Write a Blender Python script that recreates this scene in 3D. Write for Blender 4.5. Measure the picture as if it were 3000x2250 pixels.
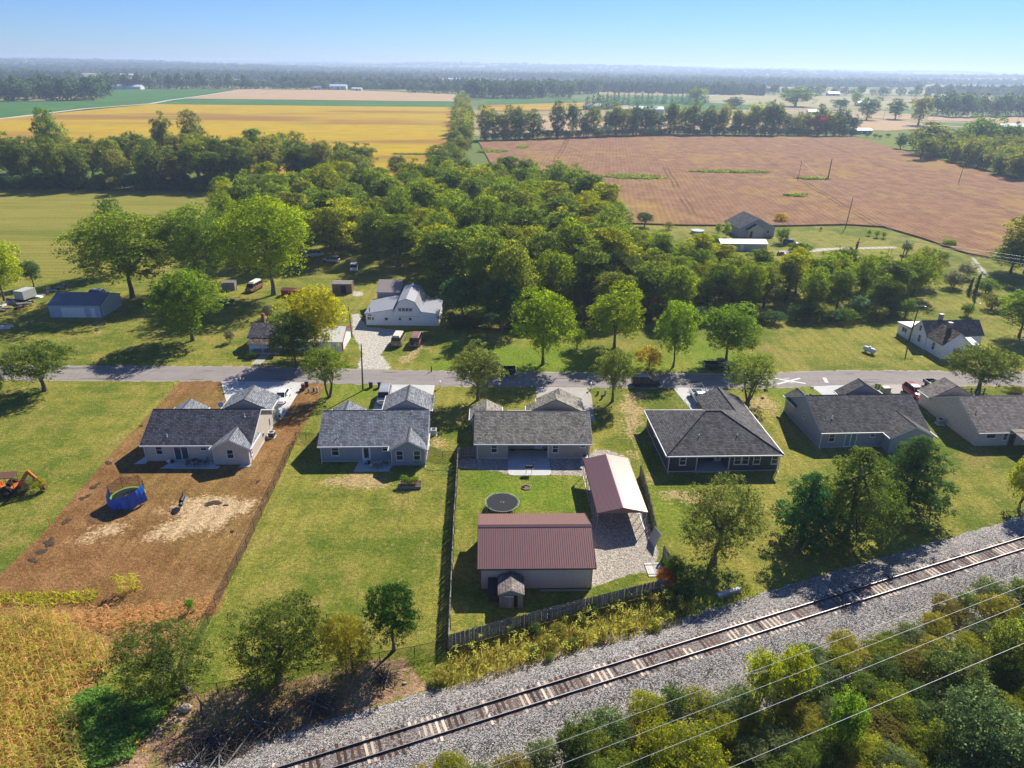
import bpy, bmesh, math, random
import numpy as np
from mathutils import Vector, Matrix
for o in list(bpy.data.objects): bpy.data.objects.remove(o)
SC = bpy.context.scene; COL = SC.collection
R = math.radians; PI = math.pi

# ------------------------------------------------------------------ camera
CAM_H, FPX, ROLL = 50.0, 2065.0, R(0.82)          # drone height (m), focal length in 3000-px units
PITCH = math.atan((1125 - 192) / FPX)
fw = Vector((0, math.cos(PITCH), -math.sin(PITCH))); rt = Vector((1, 0, 0)); up = rt.cross(fw)
rt, up = math.cos(ROLL) * rt + math.sin(ROLL) * up, -math.sin(ROLL) * rt + math.cos(ROLL) * up
cd = bpy.data.cameras.new('camera'); cam = bpy.data.objects.new('camera', cd); COL.objects.link(cam)
cd.sensor_width = 36; cd.lens = FPX / 3000 * 36; cd.clip_end = 40000; cd.clip_start = 0.5
cam.matrix_world = Matrix(((rt.x, up.x, -fw.x, 0), (rt.y, up.y, -fw.y, 0), (rt.z, up.z, -fw.z, CAM_H), (0, 0, 0, 1)))
SC.camera = cam

# ------------------------------------------------------------------ sky, sun, exposure
SUN_AZ, SUN_EL = R(59), R(38)                     # azimuth counted from +X towards +Y
w = bpy.data.worlds.new('World'); SC.world = w; w.use_nodes = True
nt = w.node_tree; nt.nodes.clear()
sky = nt.nodes.new('ShaderNodeTexSky'); sky.sky_type = 'NISHITA'; sky.sun_disc = False
sky.sun_elevation = SUN_EL; sky.sun_rotation = PI / 2 - SUN_AZ
sky.altitude = 0; sky.air_density = 0.9; sky.dust_density = 0.0; sky.ozone_density = 10.0
bg = nt.nodes.new('ShaderNodeBackground'); bg.inputs[1].default_value = 0.056
wo = nt.nodes.new('ShaderNodeOutputWorld'); 
tn = nt.nodes.new('ShaderNodeMix'); tn.data_type = 'RGBA'; tn.blend_type = 'MULTIPLY'; tn.inputs[0].default_value = 1.0; tn.inputs[7].default_value = (0.63, 0.69, 0.86, 1)   # clear cool September sky
nt.links.new(sky.outputs[0], tn.inputs[6]); nt.links.new(tn.outputs[2], bg.inputs[0]); nt.links.new(bg.outputs[0], wo.inputs[0])
sl = bpy.data.lights.new('sun', 'SUN'); sl.energy = 3.2; sl.angle = R(0.5); sl.color = (1.0, 0.94, 0.84)
so = bpy.data.objects.new('sun', sl); COL.objects.link(so)
sdir = Vector((math.cos(SUN_EL) * math.cos(SUN_AZ), math.cos(SUN_EL) * math.sin(SUN_AZ), math.sin(SUN_EL)))
so.rotation_euler = sdir.to_track_quat('Z', 'Y').to_euler(); so.location = (0, 0, 120)
SC.render.engine = 'CYCLES'; SC.view_settings.view_transform = 'Standard'; SC.view_settings.look = 'None'
SC.view_settings.exposure = 1.42; SC.view_settings.gamma = 1.0; SC.view_settings.use_curve_mapping = False
SC.cycles.max_bounces = 6; SC.cycles.diffuse_bounces = 4; SC.cycles.glossy_bounces = 2; SC.cycles.transmission_bounces = 4
SC.cycles.transparent_max_bounces = 8; SC.cycles.volume_bounces = 0

# ------------------------------------------------------------------ survey: aerial-photo point -> place on the ground
def G(px, py, z=0.0):
    d = rt * ((px - 1500) / FPX) + up * ((1125 - py) / FPX) + fw
    t = (z - CAM_H) / d.z
    return Vector((d.x * t, d.y * t, z))
def depth_of(p): return (Vector((p[0], p[1], p[2] - CAM_H))).dot(fw)
def prow(p):
    v = Vector((p[0], p[1], p[2] - CAM_H)); return 1125 - FPX * v.dot(up) / v.dot(fw)
def height_for(p, ty):
    lo, hi = 0.0, 49.0
    for _ in range(40):
        m = (lo + hi) / 2
        if prow((p[0], p[1], m)) > ty: lo = m
        else: hi = m
    return lo

# ------------------------------------------------------------------ mesh building
class MB:
    def __init__(s): s.v = []; s.f = []; s.m = []; s.cm = 0; s.T = None
    def add(s, vs, fs):
        b = len(s.v)
        s.v += [tuple(s.T @ Vector(p)) for p in vs] if s.T else [tuple(p) for p in vs]
        for f in fs: s.f.append([b + i for i in f]); s.m.append(s.cm)
        return s
    def box(s, x0, x1, y0, y1, z0, z1):
        return s.add([(x0,y0,z0),(x1,y0,z0),(x1,y1,z0),(x0,y1,z0),(x0,y0,z1),(x1,y0,z1),(x1,y1,z1),(x0,y1,z1)],
                     [(0,3,2,1),(4,5,6,7),(0,1,5,4),(1,2,6,5),(2,3,7,6),(3,0,4,7)])
    def hexa(s, p): return s.add(p, [(0,3,2,1),(4,5,6,7),(0,1,5,4),(1,2,6,5),(2,3,7,6),(3,0,4,7)])
    def poly(s, pts): return s.add(pts, [tuple(range(len(pts)))])
    def prism(s, pts, d):
        n = len(pts); d = Vector(d); q = [tuple(Vector(p) + d) for p in pts]
        return s.add(list(pts) + q, [tuple(range(n))[::-1], tuple(range(n, 2*n))] + [(i, (i+1) % n, n+(i+1) % n, n+i) for i in range(n)])
    def tube(s, p0, p1, r0, r1=None, n=8, cap=True):
        r1 = r0 if r1 is None else r1; p0 = Vector(p0); p1 = Vector(p1); d = (p1 - p0)
        if d.length < 1e-6: return s
        d.normalize(); a = d.orthogonal().normalized(); b = d.cross(a)
        vs = [tuple(c + (a*math.cos(2*PI*i/n) + b*math.sin(2*PI*i/n)) * r) for c, r in ((p0, r0), (p1, r1)) for i in range(n)]
        fs = [(i, (i+1) % n, n+(i+1) % n, n+i) for i in range(n)]
        if cap: fs += [tuple(range(n))[::-1], tuple(range(n, 2*n))]
        return s.add(vs, fs)
    def path(s, pts, r, n=6):
        rs = r if isinstance(r, (list, tuple)) else [r]*len(pts)
        for i in range(len(pts)-1): s.tube(pts[i], pts[i+1], rs[i], rs[i+1], n, cap=True)
        return s
    def lathe(s, prof, n=20, c=(0,0,0), axis='z'):
        vs = []
        for r, h in prof:
            for i in range(n):
                a = 2*PI*i/n; p = (r*math.cos(a), r*math.sin(a), h)
                if axis == 'y': p = (p[0], p[2], p[1])
                if axis == 'x': p = (p[2], p[0], p[1])
                vs.append((p[0]+c[0], p[1]+c[1], p[2]+c[2]))
        fs = [(k*n+i, k*n+(i+1) % n, (k+1)*n+(i+1) % n, (k+1)*n+i) for k in range(len(prof)-1) for i in range(n)]
        if prof[0][0] > 1e-4: fs.append(tuple(range(n))[::-1])
        if prof[-1][0] > 1e-4: fs.append(tuple(range((len(prof)-1)*n, len(prof)*n)))
        return s.add(vs, fs)
    def torus(s, R_, r, c, n=32, k=6, z=0):
        vs = [((R_+r*math.cos(2*PI*j/k))*math.cos(2*PI*i/n)+c[0], (R_+r*math.cos(2*PI*j/k))*math.sin(2*PI*i/n)+c[1], z+r*math.sin(2*PI*j/k)) for i in range(n) for j in range(k)]
        return s.add(vs, [(i*k+j, ((i+1) % n)*k+j, ((i+1) % n)*k+(j+1) % k, i*k+(j+1) % k) for i in range(n) for j in range(k)])
    def blob(s, c, rad, rng, jit=0.25, sub=1):
        bm = bmesh.new(); bmesh.ops.create_icosphere(bm, subdivisions=sub, radius=1)
        vs = [(c[0]+v.co.x*rad[0]*(1+rng.uniform(-jit, jit)), c[1]+v.co.y*rad[1]*(1+rng.uniform(-jit, jit)), c[2]+v.co.z*rad[2]*(1+rng.uniform(-jit, jit))) for v in bm.verts]
        bm.verts.index_update(); fs = [[v.index for v in f.verts] for f in bm.faces]; bm.free(); return s.add(vs, fs)
    def mesh(s, name, mats, smooth=False):
        me = bpy.data.meshes.new(name); me.from_pydata(s.v, [], s.f)
        for m in (mats if isinstance(mats, (list, tuple)) else [mats]): me.materials.append(m)
        if isinstance(mats, (list, tuple)) and len(mats) > 1: me.polygons.foreach_set('material_index', s.m)
        bm = bmesh.new(); bm.from_mesh(me); bmesh.ops.recalc_face_normals(bm, faces=bm.faces); bm.to_mesh(me); bm.free()
        if smooth:
            me.polygons.foreach_set('use_smooth', [True]*len(me.polygons)); me.set_sharp_from_angle(angle=R(smooth if smooth > 1 else 40))
        me.update(); return me
    def build(s, name, mats, parent=None, smooth=False):
        o = bpy.data.objects.new(name, s.mesh(name, mats, smooth)); COL.objects.link(o)
        if parent: o.parent = parent
        return o
def tag(o, label=None, cat=None, group=None, kind=None):
    if label: o['label'] = label
    if cat: o['category'] = cat
    if group: o['group'] = group
    if kind: o['kind'] = kind
    return o
def thing(name, label, cat, loc=(0,0,0), rz=0.0, group=None):
    o = bpy.data.objects.new(name, None); COL.objects.link(o); o.empty_display_size = 0.3
    o.location = loc; o.rotation_euler = (0, 0, rz); return tag(o, label, cat, group)
def part(name, me, parent, loc=None, rot=None, scale=None):
    o = bpy.data.objects.new(name, me); COL.objects.link(o); o.parent = parent
    if loc: o.location = loc
    if rot: o.rotation_euler = rot
    if scale: o.scale = scale
    return o
def copy_tree(o, parent=None):
    c = o.copy(); COL.objects.link(c); c.parent = parent
    for ch in o.children: copy_tree(ch, c)
    return c
def struct(name, mb, m, smooth=False): return tag(mb.build(name, m, None, smooth), kind='structure')

# ------------------------------------------------------------------ materials
class NT:
    def __init__(s, name):
        s.m = bpy.data.materials.new(name); s.m.use_nodes = True; s.t = s.m.node_tree; s.t.nodes.clear()
        s.out = s.t.nodes.new('ShaderNodeOutputMaterial')
    def n(s, ty, ins=None, **kw):
        x = s.t.nodes.new('ShaderNode' + ty)
        for k, v in kw.items(): setattr(x, k, v)
        for k, v in (ins or {}).items():
            if isinstance(v, bpy.types.NodeSocket): s.t.links.new(v, x.inputs[k])
            else: x.inputs[k].default_value = v
        return x
    def math(s, op, a, b=0.0, c=0.0, clamp=False):
        x = s.n('Math', {0: a, 1: b, 2: c}, operation=op); x.use_clamp = clamp; return x.outputs[0]
    def mix(s, f, a, b, bt='MIX'):
        x = s.n('Mix', data_type='RGBA', blend_type=bt)
        for k, v in ((0, f), (6, a), (7, b)):
            if isinstance(v, bpy.types.NodeSocket): s.t.links.new(v, x.inputs[k])
            else: x.inputs[k].default_value = v if k == 0 else (tuple(v) + (1,))[:4]
        return x.outputs[2]
    def noise(s, vec, scale, detail=3, rough=0.55, dist=0.0):
        return s.n('TexNoise', {'Vector': vec, 'Scale': scale, 'Detail': detail, 'Roughness': rough, 'Distortion': dist}).outputs['Fac']
    def ramp(s, f, a, b):
        x = s.n('MapRange', {0: f, 1: a, 2: b, 3: 0.0, 4: 1.0}, interpolation_type='SMOOTHSTEP'); return x.outputs[0]
    def bsdf(s, col, rough=0.85, spec=0.2, bump=None, bstr=0.5, bdist=0.1, metal=0.0, **kw):
        ins = {'Base Color': col if isinstance(col, bpy.types.NodeSocket) else (tuple(col)+(1,))[:4], 'Roughness': rough, 'Specular IOR Level': spec, 'Metallic': metal}
        ins.update(kw)
        if bump is not None: ins['Normal'] = s.n('Bump', {'Strength': bstr, 'Distance': bdist, 'Height': bump}).outputs[0]
        b = s.n('BsdfPrincipled', ins); s.t.links.new(b.outputs[0], s.out.inputs[0]); return s.m
    def coord(s, which='Object'): return s.n('TexCoord').outputs[which]
MATS = {}
def plain(name, col, rough=0.6, spec=0.3, var=0.12, scale=3.0, metal=0.0, bump=0.0, bscale=40, **kw):
    """painted / moulded surface with faint mottling and wear"""
    if name in MATS: return MATS[name]
    t = NT(name); c = t.coord()
    n1 = t.noise(c, scale, 4, 0.65); f = t.math('MULTIPLY_ADD', n1, 2*var, 1-var)
    cc = t.mix(1.0, col, t.n('CombineColor', {0: f, 1: f, 2: f}).outputs[0], 'MULTIPLY')
    b = t.noise(c, bscale, 2) if bump else None
    MATS[name] = t.bsdf(cc, rough, spec, b, bump or 0.1, 0.02, metal, **kw); return MATS[name]
def shingle(name, col, col2, lichen=None):
    t = NT(name); c = t.coord(); s = t.n('SeparateXYZ', {0: c})
    v = t.n('CombineXYZ', {0: t.math('ADD', s.outputs[0], s.outputs[1]), 1: t.math('MULTIPLY', s.outputs[2], 2.24), 2: 0.0}).outputs[0]
    br = t.n('TexBrick', {'Vector': v, 'Color1': col+(1,), 'Color2': col2+(1,), 'Mortar': tuple(x*0.35 for x in col)+(1,), 'Scale': 1.0, 'Mortar Size': 0.024, 'Mortar Smooth': 0.4, 'Bias': 0.0, 'Brick Width': 0.38, 'Row Height': 0.27})
    br.offset = 0.37
    n1 = t.noise(c, 0.8, 3); f = t.math('MULTIPLY_ADD', n1, 0.5, 0.75)
    f2 = t.math('MULTIPLY_ADD', t.noise(c, 9, 3, 0.7), 1.1, 0.45); f = t.math('MULTIPLY', f, f2)
    cc = t.mix(1.0, br.outputs[0], t.n('CombineColor', {0: f, 1: f, 2: f}).outputs[0], 'MULTIPLY')
    sk = t.noise(t.n('Mapping', {'Vector': c, 'Scale': (2.2, 0.35, 0.35)}).outputs[0], 1.0, 3); fs = t.math('MULTIPLY_ADD', t.ramp(sk, 0.35, 0.7), 0.28, 0.86); cc = t.mix(1.0, cc, t.n('CombineColor', {0: fs, 1: fs, 2: fs}).outputs[0], 'MULTIPLY')
    if lichen: cc = t.mix(t.ramp(t.noise(c, 2.2, 5, 0.7), 0.5, 0.72), cc, lichen)
    MATS[name] = t.bsdf(cc, 0.9, 0.12, br.outputs[1], 0.6, -0.02); return MATS[name]
def siding(name, col, row=0.12, axis='z', rough=0.55, worn=None, depth=0.35):
    """lap siding (axis z) or vertical ribbed cladding (axis x)"""
    t = NT(name); c = t.coord(); s = t.n('SeparateXYZ', {0: c})
    u = s.outputs[2] if axis == 'z' else t.math('ADD', s.outputs[0], s.outputs[1])
    fr = t.math('FRACT', t.math('DIVIDE', u, row))
    if axis == 'z': h = fr; line = t.ramp(fr, 0.86, 1.0)
    else: h = t.math('PINGPONG', fr, 0.5); line = t.ramp(h, 0.12, 0.0)
    n1 = t.noise(c, 1.4, 4, 0.6); f = t.math('MULTIPLY_ADD', n1, 0.24, 0.88)
    cc = t.mix(1.0, col, t.n('CombineColor', {0: f, 1: f, 2: f}).outputs[0], 'MULTIPLY')
    cc = t.mix(t.math('MULTIPLY', line, depth), cc, tuple(x*0.35 for x in col))
    if worn:
        st = t.n('Mapping', {'Vector': c, 'Scale': (2.5, 2.5, 0.6)}).outputs[0]
        cc = t.mix(t.ramp(t.noise(st, 2.4, 6, 0.72), 0.54, 0.66), cc, worn)
    MATS[name] = t.bsdf(cc, rough, 0.25, h, 0.5, 0.03 if axis == 'z' else 0.05); return MATS[name]
def brickm(name, c1, c2, mortar):
    t = NT(name); c = t.coord(); s = t.n('SeparateXYZ', {0: c})
    v = t.n('CombineXYZ', {0: t.math('ADD', s.outputs[0], s.outputs[1]), 1: s.outputs[2], 2: 0.0}).outputs[0]
    br = t.n('TexBrick', {'Vector': v, 'Color1': c1+(1,), 'Color2': c2+(1,), 'Mortar': mortar+(1,), 'Scale': 1.0, 'Mortar Size': 0.012, 'Brick Width': 0.24, 'Row Height': 0.09})
    f = t.math('MULTIPLY_ADD', t.noise(c, 2.5, 4), 0.5, 0.75)
    cc = t.mix(1.0, br.outputs[0], t.n('CombineColor', {0: f, 1: f, 2: f}).outputs[0], 'MULTIPLY')
    MATS[name] = t.bsdf(cc, 0.9, 0.15, br.outputs[1], 0.4, -0.02); return MATS[name]
def wood(name, col, col2, axis='z', scale=1.0):
    t = NT(name); c = t.coord('Object'); oi = t.n('ObjectInfo').outputs['Random']
    off = t.n('CombineXYZ', {0: t.math('MULTIPLY', oi, 37.0), 1: t.math('MULTIPLY', oi, 11.0), 2: 0.0}).outputs[0]
    c2_ = t.n('VectorMath', {0: c, 1: off}, operation='ADD').outputs[0]
    mp = t.n('Mapping', {'Vector': c2_, 'Scale': {'z': (9, 9, 0.8), 'x': (0.8, 9, 9), 'y': (9, 0.8, 9)}[axis]}).outputs[0]
    n1 = t.noise(mp, 2.0*scale, 5, 0.65); cc = t.mix(t.ramp(n1, 0.3, 0.7), col, col2)
    f = t.math('MULTIPLY_ADD', oi, 0.5, 0.75)
    cc = t.mix(1.0, cc, t.n('CombineColor', {0: f, 1: f, 2: f}).outputs[0], 'MULTIPLY')
    MATS[name] = t.bsdf(cc, 0.9, 0.1, n1, 0.5, 0.02); return MATS[name]
def glass(name='window_glass', col=(0.018, 0.022, 0.026)):
    if name in MATS: return MATS[name]
    t = NT(name); n1 = t.noise(t.coord(), 1.7, 2)
    cc = t.mix(n1, col, tuple(x*2.2 for x in col))
    MATS[name] = t.bsdf(cc, 0.06, 0.5); return MATS[name]
def concrete(name, col, joint=None):
    t = NT(name); c = t.coord()
    n1 = t.noise(c, 0.5, 5, 0.65); n2 = t.noise(c, 14, 3)
    f = t.math('ADD', t.math('MULTIPLY_ADD', n1, 0.45, 0.62), t.math('MULTIPLY', n2, 0.25))
    cc = t.mix(1.0, col, t.n('CombineColor', {0: f, 1: f, 2: f}).outputs[0], 'MULTIPLY')
    if joint:
        s = t.n('SeparateXYZ', {0: c})
        l = None
        for k in (0, 1):
            q = t.math('PINGPONG', s.outputs[k], joint/2); q = t.ramp(q, 0.035, 0.0); l = q if l is None else t.math('MAXIMUM', l, q)
        cc = t.mix(t.math('MULTIPLY', l, 0.7), cc, tuple(x*0.4 for x in col))
    MATS[name] = t.bsdf(cc, 0.9, 0.15, n2, 0.25, 0.01); return MATS[name]
def leafmat(name, trans=0.64, spread=0.5):
    """foliage: each tree's own hue comes from the object colour, each leaf cluster's from its 'tint'"""
    t = NT(name); oc = t.n('ObjectInfo').outputs['Color']; ti = t.n('Attribute', attribute_name='tint').outputs['Fac']
    h = t.math('MULTIPLY_ADD', ti, -0.028, 0.514); v = t.math('MULTIPLY_ADD', ti, spread*3.6, 1.8-spread*1.8)
    cc = t.n('HueSaturation', {'Hue': h, 'Saturation': 1.0, 'Value': v, 'Color': oc}).outputs[0]
    d = t.n('BsdfDiffuse', {'Color': cc}).outputs[0]
    tc = t.n('HueSaturation', {'Hue': 0.485, 'Saturation': 1.12, 'Value': 1.7, 'Color': cc}).outputs[0]
    tr = t.n('BsdfTranslucent', {'Color': tc}).outputs[0]
    mx = t.n('MixShader', {0: trans, 1: d, 2: tr}).outputs[0]
    t.t.links.new(mx, t.out.inputs[0]); MATS[name] = t.m; return t.m
LEAF = leafmat('foliage'); NEEDLE = leafmat('needle_foliage', 0.3, 0.5)
BARK = wood('bark', (0.10, 0.075, 0.055), (0.20, 0.165, 0.13)); BARKD = wood('dark_bark', (0.05, 0.04, 0.03), (0.11, 0.09, 0.07))
WHITE = plain('white_trim', (0.70, 0.70, 0.69), 0.5, 0.3, 0.06); GLASS = glass()
DARKMETAL = plain('dark_metal', (0.03, 0.03, 0.032), 0.5, 0.4); GALV = plain('galvanised_metal', (0.45, 0.46, 0.47), 0.45, 0.5, 0.15, metal=0.6)
RUBBER = plain('black_rubber', (0.02, 0.02, 0.021), 0.8, 0.2); RIM = plain('wheel_alloy', (0.5, 0.5, 0.52), 0.3, 0.5, metal=0.8)
CONC = concrete('light_concrete', (0.52, 0.51, 0.48), 3.0); CONCW = concrete('new_concrete', (0.52, 0.51, 0.48), 3.4); CONCD = concrete('aged_concrete', (0.40, 0.37, 0.32), 3.2)
POLEWOOD = wood('pole_wood', (0.09, 0.07, 0.055), (0.17, 0.14, 0.11)); GREYWOOD = wood('weathered_grey_wood', (0.16, 0.145, 0.13), (0.33, 0.30, 0.27))

# ================================================================== THE SETTING: ground, fields, lawns, road, railway
def inside_sd(P, poly):
    """signed distance of points P (n,2) to polygon, positive inside"""
    Q = np.array([(p[0], p[1]) for p in poly], float); n = len(Q); ins = np.zeros(len(P), bool); d = np.full(len(P), 1e9)
    for i in range(n):
        a = Q[i]; b = Q[(i+1) % n]; e = b-a; w_ = P-a
        t = np.clip((w_@e)/max(e@e, 1e-9), 0, 1); d = np.minimum(d, np.hypot(*(w_-t[:, None]*e).T))
        c = (a[1] > P[:, 1]) != (b[1] > P[:, 1])
        with np.errstate(divide='ignore', invalid='ignore'): xx = (b[0]-a[0])*(P[:, 1]-a[1])/(b[1]-a[1])+a[0]
        ins ^= c & (P[:, 0] < xx)
    return np.where(ins, d, -d)
def Z(ox, oy, s, *pts): return [G(ox+x/s, oy+y/s) for x, y in pts]      # points read off an enlarged crop

DIRT = [Z(0, 1100, 2.212, (1175,35),(1600,40),(1640,130),(1750,0),(2110,60),(1990,300),(1930,400),(1880,500),(1740,800),(1600,1100),(1480,1327),(1400,1560),(0,1620),(-200,1450),(0,1290),(300,1000),(620,620),(990,230))]
SAND = [Z(0, 1100, 2.212, (1040,880),(1110,800),(1200,785),(1400,790),(1690,815),(1640,900),(1450,1000),(1080,1070),(890,1030),(1000,960),(1180,900)),
        Z(0, 1100, 2.212, (480,1070),(540,1000),(830,950),(865,990),(760,1040),(600,1085))]
DRY = [Z(1700, 1050, 3.403, (430,340),(620,330),(560,430),(650,560),(640,680),(570,760),(560,900),(720,1260),(640,1170),(500,950),(410,640),(400,480)),
        Z(1700, 1050, 3.403, (720,1295),(1150,1300),(1500,1400),(1400,1530),(1100,1500),(830,1390)),
        Z(850, 1100, 2.212, (200,670),(480,640),(700,690),(660,740),(380,745)),
        Z(850, 1100, 2.212, (905,390),(1000,380),(1010,430),(900,480)),
        Z(2000, 1500, 2.212, (900,80),(1100,0),(1140,80),(1060,200),(950,210)),
        Z(2250, 1000, 2.949, (0,560),(120,590),(60,720),(0,700)),
        Z(1960, 1050, 2.761, (620,320),(770,290),(900,370),(880,420),(640,420)),
        Z(0, 600, 2.212, (560,770),(690,750),(640,830)),
        Z(0, 600, 2.212, (1640,1010),(1830,1020),(1800,1060),(1740,1060)),
        Z(700, 800, 3.568, (1640,930),(1850,760),(2100,640),(1950,820),(1750,980))]
GRAV = [Z(1380, 1300, 3.19, (1060,190),(1100,420),(1130,640),(1120,1000),(1120,1340),(1230,1310),(1480,1220),(1700,1190),(1760,1020),(1680,780),(1600,560),(1480,140),(1290,60),(1140,60)),
        Z(1330, 1110, 4.916, (60,1155),(790,1130),(790,1390),(640,1330),(300,1300),(60,1290)), Z(1330, 1110, 4.916, (1380,1130),(1980,1100),(2080,1060),(1890,1420),(1800,1400),(1600,1385),(1400,1385))]
PALE = [Z(700, 800, 3.568, (1180,430),(1250,420),(1330,560),(1640,590),(1600,720),(1480,850),(1600,1010),(1230,1010),(1300,850),(1230,720),(1190,620)),
        Z(2100, 600, 2.117, (380,285),(520,282),(680,268),(1110,258),(1120,268),(700,282),(520,300),(390,304)),
        Z(2600, 700, 3.17, (775,170),(800,175),(945,340),(930,350)), Z(2600, 700, 3.17, (775,215),(790,215),(905,365),(890,372)), Z(700, 800, 3.568, (1190,190),(1290,195),(1300,235),(1200,240))]
LUSH = [Z(2000, 600, 2.212, (310,1180),(500,1165),(780,1165),(920,1225),(660,1330),(520,1300),(560,1230)), Z(1380, 1300, 3.19, (0,250),(340,300),(1030,330),(1120,640),(60,640)),
        Z(1380, 1300, 3.19, (1560,300),(1720,700),(1990,850),(1990,500),(1700,420)), Z(1000, 600, 2.212, (0,1165),(250,1165),(230,1310),(60,1280)), Z(600, 1080, 3.175, (1150,150),(1270,150),(1270,330),(1120,330)),
        Z(1000, 600, 2.212, (700,880),(1900,950),(2212,940),(2212,1100),(1100,1100),(500,1070)), Z(2000, 600, 2.212, (0,800),(450,1000),(330,1100),(0,1100))]
SOIL = [Z(0, 1650, 2.212, (700,1327),(1000,1100),(1230,840),(1650,810),(2212,690),(2600,650),(2640,800),(2212,1010),(1400,1330)),
        Z(1000, 1650, 2.212, (0,640),(430,620),(560,800),(300,900),(0,1010)), Z(850, 1100, 2.212, (880,460),(920,480),(900,590),(870,560))]
CORNG = [Z(0, 1650, 2.212, (-300,330),(560,300),(1330,290),(1200,560),(700,650),(560,860),(560,1327),(-500,1400))]
def smooth_mask(P, polys, soft):
    m = np.zeros(len(P))
    for q in polys: m = np.maximum(m, np.clip(inside_sd(P, q)/soft+0.5, 0, 1))
    return m
xs = np.arange(-135, 171, 0.8); ys = np.arange(24, 262, 0.8); X, Y = np.meshgrid(xs, ys)
P2 = np.stack([X.ravel(), Y.ravel()], 1); nx, ny = len(xs), len(ys)
def grid_mesh(name, P2, nx, ny, z):
    me = bpy.data.meshes.new(name); n = nx*ny
    co = np.zeros((n, 3), np.float32); co[:, :2] = P2; co[:, 2] = z
    idx = np.arange(n).reshape(ny, nx); q = np.stack([idx[:-1, :-1], idx[:-1, 1:], idx[1:, 1:], idx[1:, :-1]], -1).reshape(-1, 4)
    me.vertices.add(n); me.vertices.foreach_set('co', co.ravel()); me.loops.add(q.size); me.loops.foreach_set('vertex_index', q.ravel().astype(np.int32))
    me.polygons.add(len(q)); me.polygons.foreach_set('loop_start', np.arange(0, q.size, 4, dtype=np.int32)); me.polygons.foreach_set('loop_total', np.full(len(q), 4, np.int32))
    me.update(); return me
lawn_me = grid_mesh('lawn', P2, nx, ny, 0.0)
for nm, polys, soft in (('dirt', DIRT, 1.8), ('sand', SAND, 5.0), ('dry', DRY, 3.5), ('grav', GRAV, 0.9), ('pale', PALE, 2.0), ('lush', LUSH, 6.0), ('soil', SOIL, 2.0), ('corng', CORNG, 2.5)):
    lawn_me.attributes.new(nm, 'FLOAT', 'POINT').data.foreach_set('value', smooth_mask(P2, polys, soft).astype(np.float32))
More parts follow.
